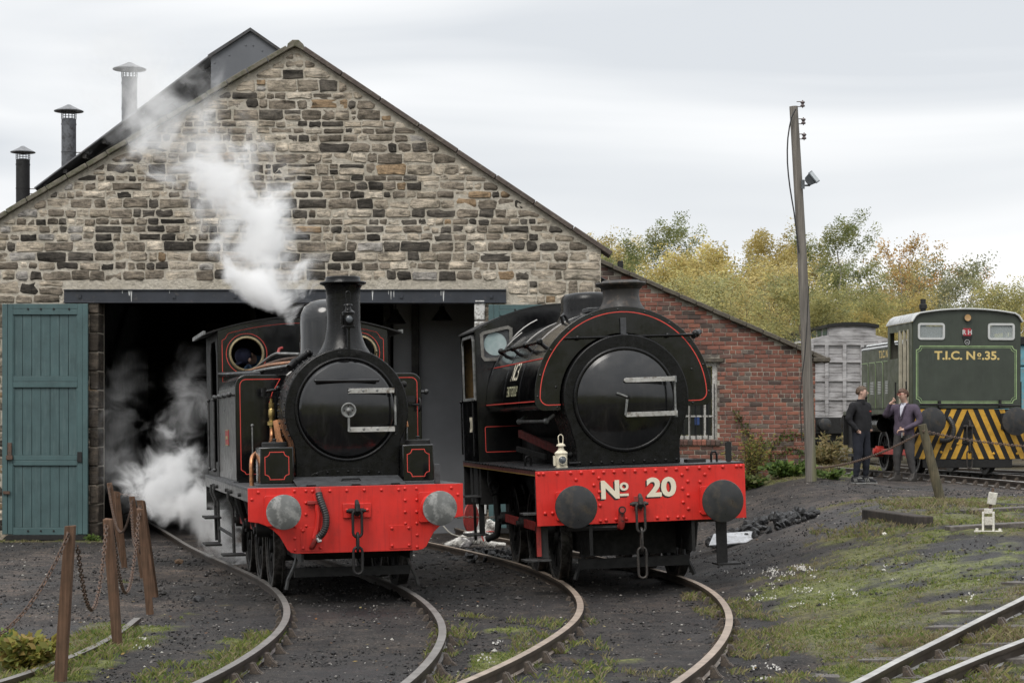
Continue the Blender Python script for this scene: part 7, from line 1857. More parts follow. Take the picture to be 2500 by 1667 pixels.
# ------------------------------------------------------------------ people and the dog
def skin_mesh(name, V, E, root, sub=2):
    """continuous surface grown round a skeleton; V: {key: (pos, radius or (rx, ry))}"""
    keys = list(V); idx = {k: i for i, k in enumerate(keys)}
    me = bpy.data.meshes.new(name+"_skeleton")
    me.from_pydata([V[k][0] for k in keys], [(idx[a], idx[b]) for a, b in E], [])
    o = bpy.data.objects.new(name+"_skeleton", me); COL.objects.link(o)
    sm = o.modifiers.new("skin", 'SKIN'); sm.use_smooth_shade = True; sm.branch_smoothing = 0.35
    ss = o.modifiers.new("sub", 'SUBSURF'); ss.levels = sub; ss.render_levels = sub
    if not me.skin_vertices: 
        bpy.context.view_layer.objects.active = o
    sv = me.skin_vertices[0].data
    for k in keys:
        r = V[k][1]; sv[idx[k]].radius = r if isinstance(r, tuple) else (r, r)
        sv[idx[k]].use_root = (k == root)
    dg = bpy.context.evaluated_depsgraph_get()
    out_ = bpy.data.meshes.new_from_object(o.evaluated_get(dg))
    out_.name = name
    bpy.data.objects.remove(o); bpy.data.meshes.remove(me)
    return out_
def cloth(name, col, var=0.25, rough=0.85):
    return paint(name, col, (rough, 0.95), bmp=0.5, scale=9, var=var, bscale=18, bdist=0.012, spec=0.2)
SKIN = paint("skin", (0.56, 0.36, 0.28), (0.45, 0.6), bmp=0.0, scale=14, var=0.12)
def add_hand(V, E, wrist, key, pos, d, up, curl=0.6, s_=1.0):
    """palm with four fingers and a thumb growing from the wrist"""
    pos = Vector(pos); d = Vector(d).normalized(); up = Vector(up).normalized(); sd = d.cross(up).normalized()
    V[key+"p"] = (pos+d*0.05*s_, (0.034*s_, 0.018*s_)); E.append((wrist, key+"p"))
    V[key+"k"] = (pos+d*0.09*s_, (0.036*s_, 0.015*s_)); E.append((key+"p", key+"k"))
    for i in range(4):
        o_ = sd*(i-1.5)*0.021*s_; L = (0.034, 0.040, 0.038, 0.029)[i]*s_
        a = pos+d*0.105*s_+o_; b = a+(d*math.cos(curl)-up*math.sin(curl))*L; c = b+(d*math.cos(curl*2.1)-up*math.sin(curl*2.1))*L*0.8
        V[key+f"f{i}a"] = (a, 0.0095*s_); V[key+f"f{i}b"] = (b, 0.009*s_); V[key+f"f{i}c"] = (c, 0.0075*s_)
        E += [(key+"k", key+f"f{i}a"), (key+f"f{i}a", key+f"f{i}b"), (key+f"f{i}b", key+f"f{i}c")]
    a = pos+d*0.03*s_+sd*0.036*s_; b = a+(d*0.7+sd*0.5-up*0.25).normalized()*0.035*s_; c = b+(d*0.9-up*0.35).normalized()*0.026*s_
    V[key+"ta"] = (a, 0.011*s_); V[key+"tb"] = (b, 0.0098*s_); V[key+"tc"] = (c, 0.008*s_)
    E += [(key+"p", key+"ta"), (key+"ta", key+"tb"), (key+"tb", key+"tc")]
def person(loc, rz, height, label, pose, mats, hair, shoes, extra=None, tilt=None):
    root = empty("person", loc, (0, 0, rz)); tag(root, label, "person")
    k = height/1.75; sl = pose.get('bulk', 1.0)
    V = {}; E = []
    def v(key, p, r): V[key] = (Vector(p)*k, tuple(q*k for q in r) if isinstance(r, tuple) else r*k)
    v('pel', (0, 0, 0.95), (0.165*sl, 0.125*sl)); v('spi', (0, 0.0, 1.12), (0.158*sl, 0.12*sl)); v('che', (0, 0.01, 1.30), (0.175*sl, 0.125*sl)); v('nb', (0, 0.015, 1.45), (0.085, 0.075)); v('nk', (0, -0.005, 1.52), 0.055)
    hx, hy = pose.get('head', (0, -0.02))
    v('h1', (hx*0.4, hy-0.005, 1.585), (0.068, 0.082)); v('h2', (hx, hy-0.01, 1.645), (0.075, 0.098)); v('h3', (hx, hy+0.005, 1.705), (0.07, 0.085))
    E += [('pel', 'spi'), ('spi', 'che'), ('che', 'nb'), ('nb', 'nk'), ('nk', 'h1'), ('h1', 'h2'), ('h2', 'h3')]
    for s_, n in ((-1, 'r'), (1, 'l')):       # r: on the viewer's left when the figure faces the viewer
        v('hip'+n, (s_*0.095, 0.0, 0.87), 0.105*sl); v('kn'+n, pose['knee'+n], 0.072*sl); v('an'+n, pose['ankle'+n], 0.05)
        E += [('pel', 'hip'+n), ('hip'+n, 'kn'+n), ('kn'+n, 'an'+n)]
        v('sh'+n, (s_*0.185*sl, 0.015, 1.41), 0.078*sl); v('el'+n, pose['elbow'+n], 0.058*sl); v('wr'+n, pose['wrist'+n], 0.036)
        E += [('che', 'sh'+n), ('sh'+n, 'el'+n), ('el'+n, 'wr'+n)]
        if pose.get('hand'+n):
            d, up, cu = pose['hand'+n]; add_hand(V, E, 'wr'+n, 'hd'+n, Vector(pose['wrist'+n])*k, d, up, cu, k)
    me = skin_mesh("person_body", V, E, 'pel')
    nrm = [q.normal.copy() for q in me.vertices]
    for q, nv in zip(me.vertices, nrm):
        c_ = q.co
        if c_.z > 1.47*k or any(pose.get('hand'+n) and (c_-Vector(pose['wrist'+n])*k).length < 0.15 for n in 'rl'): continue
        f_ = noise.noise(Vector((c_.x*9, c_.y*9, c_.z*16)))*0.010+noise.noise(Vector((c_.x*5+3, c_.y*5, c_.z*28)))*0.007*(1.6 if c_.z < 0.6*k or 0.85*k < c_.z < 1.2*k else 0.7)
        q.co = c_+nv*f_
    for m in mats: me.materials.append(m)      # 0 skin, 1 top, 2 trousers, 3 shirt
    P = {q: V[q][0] for q in V}
    def seg(p, a, b):
        ab = b-a; t = max(0, min(1, (p-a).dot(ab)/ab.length_squared)); return (p-(a+ab*t)).length
    for f in me.polygons:
        c = f.center; mi = 1
        darm = min(min(seg(c, P['el'+n], P['wr'+n]), seg(c, P['sh'+n], P['el'+n])) for n in 'rl')
        hand_ = any((c-P['wr'+n]).length < 0.16*k and (c-P['wr'+n]).dot(P['wr'+n]-P['el'+n]) > 0.0 for n in 'rl' if pose.get('hand'+n)) or any(not pose.get('hand'+n) and (c-P['wr'+n]).length < 0.045*k for n in 'rl')
        if c.z > 1.485*k and (c.xy-P['nk'].xy).length < 0.14*k and not hand_: mi = 0
        elif hand_: mi = 0
        elif c.z < pose.get('hem', 0.90)*k and darm > 0.06*k: mi = 2
        f.material_index = mi
    b = link("body", me, root)
    if pose.get('shirt'):
        from mathutils.bvhtree import BVHTree
        bt = BVHTree.FromPolygons([q.co for q in me.vertices], [list(f.vertices) for f in me.polygons]); rows = []
        for i in range(9):
            z_ = (1.20+0.29*i/8)*k; w_ = (0.006+0.062*(i/8)**0.9)*k; row = []
            for j in range(7):
                x_ = w_*(j-3)/3; h_ = bt.ray_cast(Vector((x_, -1, z_)), Vector((0, 1, 0))); row.append(Vector((x_, (h_[0].y if h_[0] else 0)-0.006, z_)))
            rows.append(row)
        sm_ = MB(); sm_.add([q for r_ in rows for q in r_], [(i*7+j, i*7+j+1, (i+1)*7+j+1, (i+1)*7+j) for i in range(8) for j in range(6)]); sm_.build("shirt", mats[3], root, 60)
    # face: nose, eyes, brows, mouth, ears
    fa = Vector((hx, hy, 1.63))*k
    tn = Matrix.Rotation(pose.get('turn', 0.0), 3, 'Z')
    def F(x, y, z): return fa+(tn @ Vector((x, y, z)))*k
    m_ = MB(); m_.add([F(-0.011, -0.098, 0.028), F(0.011, -0.098, 0.028), F(0.017, -0.097, -0.022), F(-0.017, -0.097, -0.022), F(0, -0.125, -0.014)], [(0, 1, 4), (1, 2, 4), (2, 3, 4), (3, 0, 4)])
    for s_ in (-1, 1): m_.ball(F(s_*0.078, 0.005, 0.0), 0.026*k, 8, 6, (0.4, 0.7, 1.1))
    m_.build("nose_and_ears", mats[0], root, 60)
    m_ = MB()
    for s_ in (-1, 1): m_.ball(F(s_*0.031, -0.094, 0.022), 0.008*k, 8, 6); m_.tube([F(s_*0.031-0.017, -0.096, 0.042), F(s_*0.031+0.017, -0.094, 0.042)], 0.004*k, 5)
    m_.build("eyes", hair, root, 60)
    m_ = MB(); m_.tube([F(-0.022, -0.092, -0.045), F(0, -0.099, -0.047), F(0.022, -0.092, -0.045)], 0.005*k, 6); m_.build("mouth", MATS.get("lips") or paint("lips", (0.34, 0.14, 0.12), (0.5, 0.6), bmp=0), root, 60)
    # hair: tufted cap
    bm = bmesh.new(); bmesh.ops.create_icosphere(bm, subdivisions=4, radius=1.0)
    cap = [q for q in bm.verts if q.co.z < (-0.62 if q.co.y > 0.30 else (-0.18 if q.co.y > 0.0 else (0.34 if q.co.y < -0.5 else 0.10)))]
    bmesh.ops.delete(bm, geom=cap, context='VERTS')
    for q in bm.verts:
        n_ = 0.10*noise.noise(q.co*5.0)+0.06*noise.noise(Vector((q.co.x*14, q.co.y*14, q.co.z*4)))
        q.co = Vector((q.co.x*0.088, q.co.y*0.105, q.co.z*0.098))*(1.02+n_+pose.get('tuft', 0.0)*max(0, q.co.z)*max(0, -q.co.y+0.3))
    hm = bpy.data.meshes.new("hair"); bm.to_mesh(hm); bm.free(); hm.materials.append(hair)
    hm.polygons.foreach_set("use_smooth", [True]*len(hm.polygons))
    o = link("hair", hm, root); o.location = Vector((hx, hy+0.005, 1.655))*k; o.scale = (k, k, k); o.rotation_euler = (0, 0, pose.get('turn', 0.0))
    # shoes
    for n in 'rl':
        an = P['an'+n]; toe = pose.get('toe'+n, 0.0)
        sh = empty("shoe", (an.x, an.y, 0)); sh.parent = root; sh.rotation_euler = (0, 0, toe)
        up = [(0.075, 0.0145), (0.08, 0.10), (0.04, 0.125 if not shoes.get('boot') else 0.2), (-0.05, 0.12 if not shoes.get('boot') else 0.2), (-0.09, 0.085), (-0.17, 0.062), (-0.20, 0.04), (-0.20, 0.0145)]
        MB().prism(up, 'x', -0.045, 0.045).build("upper", shoes['mat'], sh, 40, 0.018, 3)
        MB().prism([(0.08, -0.012), (0.08, 0.014), (-0.20, 0.014), (-0.208, 0.006), (-0.205, -0.012)], 'x', -0.043, 0.043).build("sole", shoes['sole'], sh, 35, 0.006)
        if shoes.get('stripes'):
            m_ = MB()
            for j in range(3):
                for s_ in (-1, 1): m_.beam((s_*0.0465, -0.02-j*0.03, 0.03), (s_*0.0465, 0.0-j*0.03, 0.09), 0.012, 0.006, (1, 0, 0))
            m_.box(-0.03, 0.03, -0.13, -0.03, 0.085, 0.105)
            m_.build("stripes", shoes['sole'], sh)
    if extra: extra(root, k, F, P)
    return root
HAIRB = paint("light_brown_hair", (0.10, 0.062, 0.038), (0.5, 0.7), bmp=0.8, bscale=60, bdist=0.01, var=0.35)
HAIRR = paint("auburn_brown_hair", (0.085, 0.043, 0.027), (0.5, 0.7), bmp=0.8, bscale=60, bdist=0.01, var=0.35)
BLKF = cloth("black_fleece", (0.020, 0.020, 0.022)); NAVJ = cloth("black_jeans", (0.022, 0.024, 0.032)); PURP = cloth("purple_cardigan", (0.088, 0.070, 0.098)); GRYJ = cloth("charcoal_jeans", (0.065, 0.062, 0.062), 0.3); SHIRT = cloth("pale_shirt", (0.55, 0.55, 0.62), 0.08)
SOLEW = paint("grey_white_rubber_sole", (0.26, 0.26, 0.25), (0.5, 0.7), bmp=0); SHOEB = paint("black_suede", (0.015, 0.015, 0.017), (0.7, 0.9)); BOOT = paint("scuffed_black_boot", (0.045, 0.04, 0.036), (0.5, 0.7))
pose1 = dict(head=(0.0, -0.02), kneer=(-0.115, -0.02, 0.49), ankler=(-0.12, 0.03, 0.09), kneel=(0.12, -0.03, 0.49), anklel=(0.14, 0.0, 0.09), elbowr=(-0.30, 0.07, 1.14), wristr=(-0.185, -0.085, 0.93), elbowl=(0.30, 0.07, 1.14), wristl=(0.185, -0.085, 0.93), toer=-0.1, toel=0.35, hem=0.93, bulk=1.17, turn=R(28))
def ex1(root, k, F, P):
    m_ = MB(); m_.lathe([(0.078*k, 1.43*k), (0.075*k, 1.50*k), (0.066*k, 1.515*k), (0.06*k, 1.50*k)], (0, 0.003, 0), 'z', 20); m_.build("collar", BLKF, root, 40)
    m_ = MB(); m_.box(0.08*k, 0.108*k, -0.150*k, -0.128*k, 1.29*k, 1.308*k); m_.build("chest_badge", REDB, root)
p = on_ground(2102, 1179, 41)
person(p, R(44), 1.73, "young man in black fleece and dark jeans, hands in pockets, facing right", pose1, [SKIN, BLKF, NAVJ, BLKF], HAIRB, dict(mat=SHOEB, sole=SOLEW, stripes=True), ex1)
pose2 = dict(head=(0.0, -0.04), kneer=(-0.13, -0.05, 0.49), ankler=(-0.15, -0.02, 0.10), kneel=(0.13, -0.01, 0.49), anklel=(0.17, 0.05, 0.10), elbowr=(-0.33, -0.17, 1.22), wristr=(-0.165, -0.235, 1.475), elbowl=(0.33, 0.05, 1.13), wristl=(0.12, -0.215, 0.985), handr=((0.75, 0.15, 0.65), (0.3, -0.9, 0.2), -1.0), handl=((-0.85, -0.35, -0.15), (0.0, -0.3, 0.95), 0.8), toer=-0.5, toel=0.1, hem=0.885, bulk=1.26, shirt=True, tuft=0.28, turn=R(-22))
def ex2(root, k, F, P):
    m_ = MB()
    for s_ in (-1, 1): m_.tube([F(s_*0.033+0.021*math.cos(q*0.4488), -0.108, 0.022+0.021*math.sin(q*0.4488)) for q in range(14)], 0.0035*k, 5, closed=True); m_.tube([F(s_*0.054, -0.106, 0.025), F(s_*0.082, -0.01, 0.022)], 0.0035*k, 5)
    m_.tube([F(-0.012, -0.11, 0.026), F(0.012, -0.11, 0.026)], 0.0035*k, 5); m_.build("glasses", REDR, root)
    m_ = MB(); m_.tube([(0.075*k, 0.02, 1.49*k), (0.07*k, -0.10*k, 1.42*k), (0.035*k, -0.15*k, 1.26*k), (0.0, -0.165*k, 1.17*k), (-0.035*k, -0.15*k, 1.26*k), (-0.07*k, -0.10*k, 1.42*k), (-0.075*k, 0.02, 1.49*k)], 0.013*k, 8); m_.build("cardigan_edge", PURP, root, 40)
    m_ = MB(); w_ = Vector(pose2['wristl'])*k; m_.tube([w_+Vector((-0.03, -0.02, -0.06)), w_+Vector((-0.03, -0.03, -0.16))], 0.012, 6); m_.build("held_keys", STEELD, root)
p = on_ground(2208, 1175, 41)
person(p, R(-42), 1.87, "man in purple cardigan, grey jeans and glasses, hand raised to his face", pose2, [SKIN, PURP, GRYJ, SHIRT], HAIRR, dict(mat=BOOT, sole=BOOT, boot=True), ex2)
# driver leaning behind the left spectacle of the side tank engine
def driver():
    root = empty("person", M1 @ Vector((-0.42, 5.85, 1.45)), L1.rotation_euler); tag(root, "engine driver in blue cap and blue jacket bending behind the round cab window", "person")
    BLUEJ = cloth("blue_work_jacket", (0.075, 0.125, 0.20)); CAPM = cloth("navy_cap", (0.060, 0.065, 0.115))
    V = {}; E = [('pel', 'spi'), ('spi', 'che'), ('che', 'nb'), ('nb', 'h1'), ('h1', 'h2'), ('h2', 'h3')]
    pos = dict(pel=((0, 0, 0.86), (0.17, 0.13)), spi=((0.0, -0.08, 1.06), (0.165, 0.13)), che=((-0.08, -0.27, 1.27), (0.18, 0.14)), nb=((-0.19, -0.42, 1.39), (0.08, 0.07)), h1=((-0.27, -0.50, 1.41), (0.075, 0.085)), h2=((-0.33, -0.56, 1.42), (0.085, 0.095)), h3=((-0.375, -0.60, 1.43), (0.075, 0.08)))
    for q, (p_, r) in pos.items(): V[q] = (Vector(p_), r)
    for s_, n in ((-1, 'r'), (1, 'l')):
        V['hip'+n] = (Vector((s_*0.1, 0.02, 0.8)), 0.11); V['kn'+n] = (Vector((s_*0.11, -0.06, 0.45)), 0.075); V['an'+n] = (Vector((s_*0.11, 0.03, 0.08)), 0.055); V['to'+n] = (Vector((s_*0.12, -0.14, 0.04)), 0.04)
        E += [('pel', 'hip'+n), ('hip'+n, 'kn'+n), ('kn'+n, 'an'+n), ('an'+n, 'to'+n)]
    V['shr'] = (Vector((-0.24, -0.22, 1.30)), 0.085); V['shl'] = (Vector((0.10, -0.40, 1.38)), 0.095)
    V['elr'] = (Vector((-0.40, -0.30, 1.05)), 0.06); V['wrr'] = (Vector((-0.30, -0.55, 0.95)), 0.038)
    V['ell'] = (Vector((0.02, -0.62, 1.14)), 0.062); V['wrl'] = (Vector((-0.16, -0.72, 1.0)), 0.038)
    E += [('che', 'shr'), ('shr', 'elr'), ('elr', 'wrr'), ('che', 'shl'), ('shl', 'ell'), ('ell', 'wrl')]
    add_hand(V, E, 'wrr', 'hr', V['wrr'][0], (0.2, -0.9, -0.3), (0, 0, 1), 0.7); add_hand(V, E, 'wrl', 'hl', V['wrl'][0], (-0.7, -0.6, -0.2), (0, 0, 1), 0.7)
    me = skin_mesh("driver_body", V, E, 'pel')
    for m in (SKIN, BLUEJ, NAVJ): me.materials.append(m)
    for f in me.polygons:
        c = f.center
        f.material_index = 0 if (c-Vector((-0.32, -0.55, 1.42))).length < 0.15 or any((c-V[q][0]).length < 0.15 and c.z < V[q][0].z+0.01 for q in ('wrr', 'wrl')) else (2 if c.z < 0.85 else 1)
    link("body", me, root)
    hp = Vector((-0.35, -0.575, 1.435)); dr = Vector((-0.55, -0.75, -0.25)).normalized()
    m_ = MB(); m_.ball(hp+dr*0.01+Vector((0, 0, 0.012)), 0.118, 16, 10, (1.0, 1.0, 0.95)); m_.build("cap", CAPM, root, 60)
    m_ = MB(); pk = hp+Vector((-0.06, -0.05, -0.075)); m_.obox(pk, (0.15, 0.10, 0.016), Matrix.Rotation(R(35), 3, 'Z') @ Matrix.Rotation(R(-30), 3, 'Y')); m_.build("cap_peak", CAPM, root, 35, 0.006)
    m_ = MB(); m_.ball(hp+Vector((0.105, -0.035, 0.02)), 0.03, 8, 6, (0.6, 0.5, 1.1)); m_.ball(hp+Vector((0.07, -0.10, -0.05)), 0.03, 8, 6, (0.8, 0.6, 1.0)); m_.build("ear_and_cheek", SKIN, root, 60)
driver()
# the lying dog
def dog():
    p = on_ground(1165, 1337, 33); p.z += 0.02
    root = empty("dog", p, (0, 0, R(6))); tag(root, "white and grey long-haired dog lying between the engines by the doorway", "dog")
    V = {}; E = []
    def v(k_, q, r): V[k_] = (Vector(q), r)
    v('ru', (-0.30, 0.0, 0.13), (0.105, 0.115)); v('mi', (-0.08, 0.0, 0.145), (0.115, 0.125)); v('ch', (0.13, 0, 0.165), (0.105, 0.13)); v('nk', (0.21, -0.01, 0.28), (0.075, 0.08)); v('he', (0.235, -0.02, 0.375), (0.062, 0.065)); v('hf', (0.262, -0.06, 0.385), (0.05, 0.05)); v('mz', (0.30, -0.115, 0.36), (0.03, 0.028)); v('no', (0.318, -0.145, 0.355), (0.02, 0.02))
    v('ta', (-0.42, -0.02, 0.07), 0.04); v('tb', (-0.52, -0.12, 0.045), 0.025)
    E += [('ru', 'mi'), ('mi', 'ch'), ('ch', 'nk'), ('nk', 'he'), ('he', 'hf'), ('hf', 'mz'), ('mz', 'no'), ('ru', 'ta'), ('ta', 'tb')]
    for s_, n in ((-1, 'r'), (1, 'l')):
        v('s'+n, (0.17, s_*0.07, 0.11), 0.055); v('e'+n, (0.20, s_*0.09, 0.055), 0.042); v('w'+n, (0.38, s_*0.075, 0.04), 0.028); v('p'+n, (0.47, s_*0.075, 0.035), 0.03)
        v('t'+n, (-0.24, s_*0.10, 0.10), 0.075); v('h'+n, (-0.12, s_*0.15, 0.06), 0.045); v('k'+n, (-0.26, s_*0.17, 0.035), 0.025); v('f'+n, (-0.14, s_*0.19, 0.03), 0.027)
        E += [('ch', 's'+n), ('s'+n, 'e'+n), ('e'+n, 'w'+n), ('w'+n, 'p'+n), ('ru', 't'+n), ('t'+n, 'h'+n), ('h'+n, 'k'+n), ('k'+n, 'f'+n)]
        v('er'+n, (0.215, -0.02+s_*0.055, 0.425), 0.025); v('et'+n, (0.20, -0.02+s_*0.075, 0.445), 0.012); E += [('he', 'er'+n), ('er'+n, 'et'+n)]
    me = skin_mesh("dog_body", V, E, 'mi')
    ca_ = me.color_attributes.new("col", 'FLOAT_COLOR', 'POINT')
    def dcol(c):
        g = smooth((0.5*noise.noise(c*7.0)+0.35*noise.noise(c*16)+ (0.12 if c.x < 0.1 else -0.55))/0.3)
        return [0.68-0.50*g, 0.66-0.49*g, 0.62-0.45*g]
    for i, q in enumerate(me.vertices): ca_.data[i].color = (*dcol(q.co), 1)
    DOGM = vcol_mat("dog_coat", 0.8, 0.25, 18, bmp=0.6, bscale=50, bdist=0.01)
    me.materials.append(DOGM); link("body", me, root)
    me.calc_loop_triangles()
    r_ = random.Random(2); fur = MB()
    for f in me.polygons:
        for _ in range(2):
            c = f.center; n_ = f.normal
            if c.z < 0.03: continue
            d = (n_*0.5+Vector((-0.55, 0, -0.55))).normalized(); L = r_.uniform(0.025, 0.065) if c.x < 0.3 else 0.012
            s_ = d.cross(n_); 
            if s_.length < 0.05: continue
            s_.normalize(); q = c+Vector((r_.uniform(-1, 1), r_.uniform(-1, 1), r_.uniform(-1, 1)))*0.008
            col = dcol(c); kk = r_.uniform(0.8, 1.15); fur.cur = tuple(min(0.8, x*kk) for x in col)
            fur.add([q-s_*0.005, q+s_*0.005, q+d*L], [(0, 1, 2)])
    fm = fur.mesh("coat", DOGM, None, recalc=False); tag(link("coat", fm, root), kind="stuff")
    m_ = MB(); m_.ball((0.325, -0.155, 0.362), 0.012, 8, 6); m_.ball((0.245, -0.105, 0.40), 0.007, 6, 4); m_.ball((0.29, -0.085, 0.40), 0.007, 6, 4); m_.build("nose_and_eyes", LETSH, root, 60)
    m_ = MB(); m_.torus((0.19, -0.005, 0.255), 0.088, 0.011, 'z', 20, 6); m_.build("collar", REDB, root, 40)
    m_ = MB(); m_.tube([(0.12, -0.12, 0.26), (0.06, -0.13, 0.19), (0.10, -0.12, 0.10)], 0.01, 6); m_.build("harness_strap", REDB, root)
dog()
# ------------------------------------------------------------------ trees
BARK = vcol_mat("tree_bark", 0.9, 0.3, 10, bmp=0.4)
PAL = {
 'yellow': [(0.33, 0.27, 0.105), (0.36, 0.295, 0.11), (0.28, 0.24, 0.10), (0.41, 0.335, 0.14)],
 'olive': [(0.25, 0.24, 0.105), (0.29, 0.27, 0.11), (0.20, 0.205, 0.095), (0.34, 0.30, 0.12)],
 'green': [(0.17, 0.19, 0.08), (0.20, 0.215, 0.09), (0.135, 0.16, 0.07), (0.25, 0.245, 0.10)],
 'rust': [(0.30, 0.18, 0.07), (0.34, 0.22, 0.08), (0.26, 0.18, 0.07), (0.24, 0.20, 0.08)],
 'grey': [(0.18, 0.19, 0.11), (0.21, 0.21, 0.12), (0.15, 0.165, 0.10), (0.26, 0.24, 0.13)],
}
def tree_meshes(seed, H, wd, pal, nleaf, kind='birch', leaf=0.075, crown0=0.28, bark=(0.20, 0.18, 0.16)):
    r = random.Random(seed)
    tr = MB(); tr.cur = bark; ends = []
    def limb(p, d, L, rad, depth):
        n = 4; pts = [p]; q = p.copy(); dd = d.copy()
        for i in range(n):
            dd = (dd+Vector((r.uniform(-1, 1), r.uniform(-1, 1), r.uniform(-0.4, 0.7)))*0.16).normalized()
            q = q+dd*L/n; pts.append(q.copy())
            if depth < 2 and i >= 1:
                for _ in range(1 if depth else 2):
                    a = r.uniform(0, 2*math.pi); sd = Vector((math.cos(a), math.sin(a), r.uniform(0.15, 0.9))).normalized()
                    limb(q.copy(), (dd*0.5+sd*0.7).normalized(), L*r.uniform(0.35, 0.6), rad*0.42, depth+1)
        tr.cur = tuple(c*(1.0 if depth == 0 else 0.55) for c in bark)
        tr.tube(pts, rad, 6 if depth == 0 else 4, radii=[rad*(1-0.75*i/n) for i in range(n+1)], caps=False)
        ends.append((pts, depth))
    trunk = [Vector((0, 0, -0.3))]; q = Vector((0, 0, 0)); n = 9
    for i in range(n):
        q = q+Vector((r.uniform(-1, 1)*0.022*H, r.uniform(-1, 1)*0.022*H, H*0.97/n)); trunk.append(q.copy())
        t = (i+1)/n
        if t > crown0:
            for _ in range(3):
                a = r.uniform(0, 2*math.pi); L = wd*(0.55+0.6*math.sin(math.pi*min(1, (t-crown0)/(1-crown0)*0.85+0.12)))*r.uniform(0.7, 1.1)
                limb(q.copy(), Vector((math.cos(a), math.sin(a), r.uniform(0.5, 1.1))).normalized(), L, H*0.0055*(1.2-t), 0 if t < 0.5 else 1)
    tr.cur = bark
    tr.tube(trunk, 0.1, 8, radii=[H*0.011*(1-0.9*i/len(trunk))+0.008 for i in range(len(trunk))])
    # clumps of leaves on the outer twigs
    lf = MB(); twigs = [pt for pts, dep in ends for pt in pts[1:]]
    centers = []
    for pt in twigs:
        if r.random() < 0.8: centers.append((pt, r.uniform(0.24, 0.55)*wd*(0.44 if kind == 'birch' else 0.38)))
    tot = 0
    base = PAL[pal]
    per = max(3, int(nleaf/len(centers)))
    for c, rad in centers:
        cc = r.choice(base); kk = r.uniform(0.72, 1.25)
        for _ in range(per):
            while True:
                o_ = Vector((r.uniform(-1, 1), r.uniform(-1, 1), r.uniform(-1, 1)))
                if o_.length < 1: break
            o_ = Vector((o_.x, o_.y, o_.z*0.9))*rad
            if kind == 'birch': o_.z -= rad*0.35*r.random()
            q = c+o_
            if q.z < 0.1: continue
            a = Vector((r.gauss(0, 1), r.gauss(0, 1), r.gauss(0, 0.8))).normalized(); b_ = a.orthogonal().normalized()
            s_ = leaf*r.uniform(0.6, 1.5)
            k2 = kk*r.uniform(0.8, 1.2); lf.cur = tuple(min(0.7, x*k2*1.5) for x in cc)
            lf.add([q-a*s_, q-b_*s_*0.55, q+a*s_, q+b_*s_*0.55], [(0, 1, 2, 3)])
    tm = tr.mesh("trunk", BARK, 60); lm = lf.mesh("crown", LEAFM, None, recalc=False)
    return tm, lm
TP = [
 tree_meshes(1, 11.0, 2.6, 'green', 42000, 'birch', 0.054, 0.30, (0.30, 0.28, 0.26)),
 tree_meshes(2, 10.0, 2.7, 'yellow', 36000, 'birch', 0.054, 0.25, (0.26, 0.23, 0.20)),
 tree_meshes(3, 8.5, 3.2, 'olive', 40000, 'bush', 0.058, 0.12, (0.12, 0.10, 0.085)),
 tree_meshes(4, 8.0, 3.2, 'yellow', 38000, 'bush', 0.058, 0.12, (0.12, 0.10, 0.085)),
 tree_meshes(5, 10.0, 2.3, 'rust', 11000, 'birch', 0.060, 0.32, (0.24, 0.21, 0.19)),
 tree_meshes(6, 9.0, 3.0, 'grey', 26000, 'birch', 0.062, 0.2, (0.14, 0.125, 0.11)),
]
def tree(px, ptop, d, kind, label, base_py=1035, group="autumn trees beyond the yard", wmul=1.0):
    s_ = 5100/d; X = (px-1250)/s_; zb = gz(X, d); zt = 1.9+(1045-ptop)/s_
    tm, lm = TP[kind]; H0 = max(v.co.z for v in lm.vertices)
    root = empty("tree", (X, d, zb), (0, 0, px*0.37)); k = (zt-zb)/H0; root.scale = (k*wmul, k*wmul, k)
    tag(root, label, "tree", group)
    link("trunk", tm, root); link("crown", lm, root)
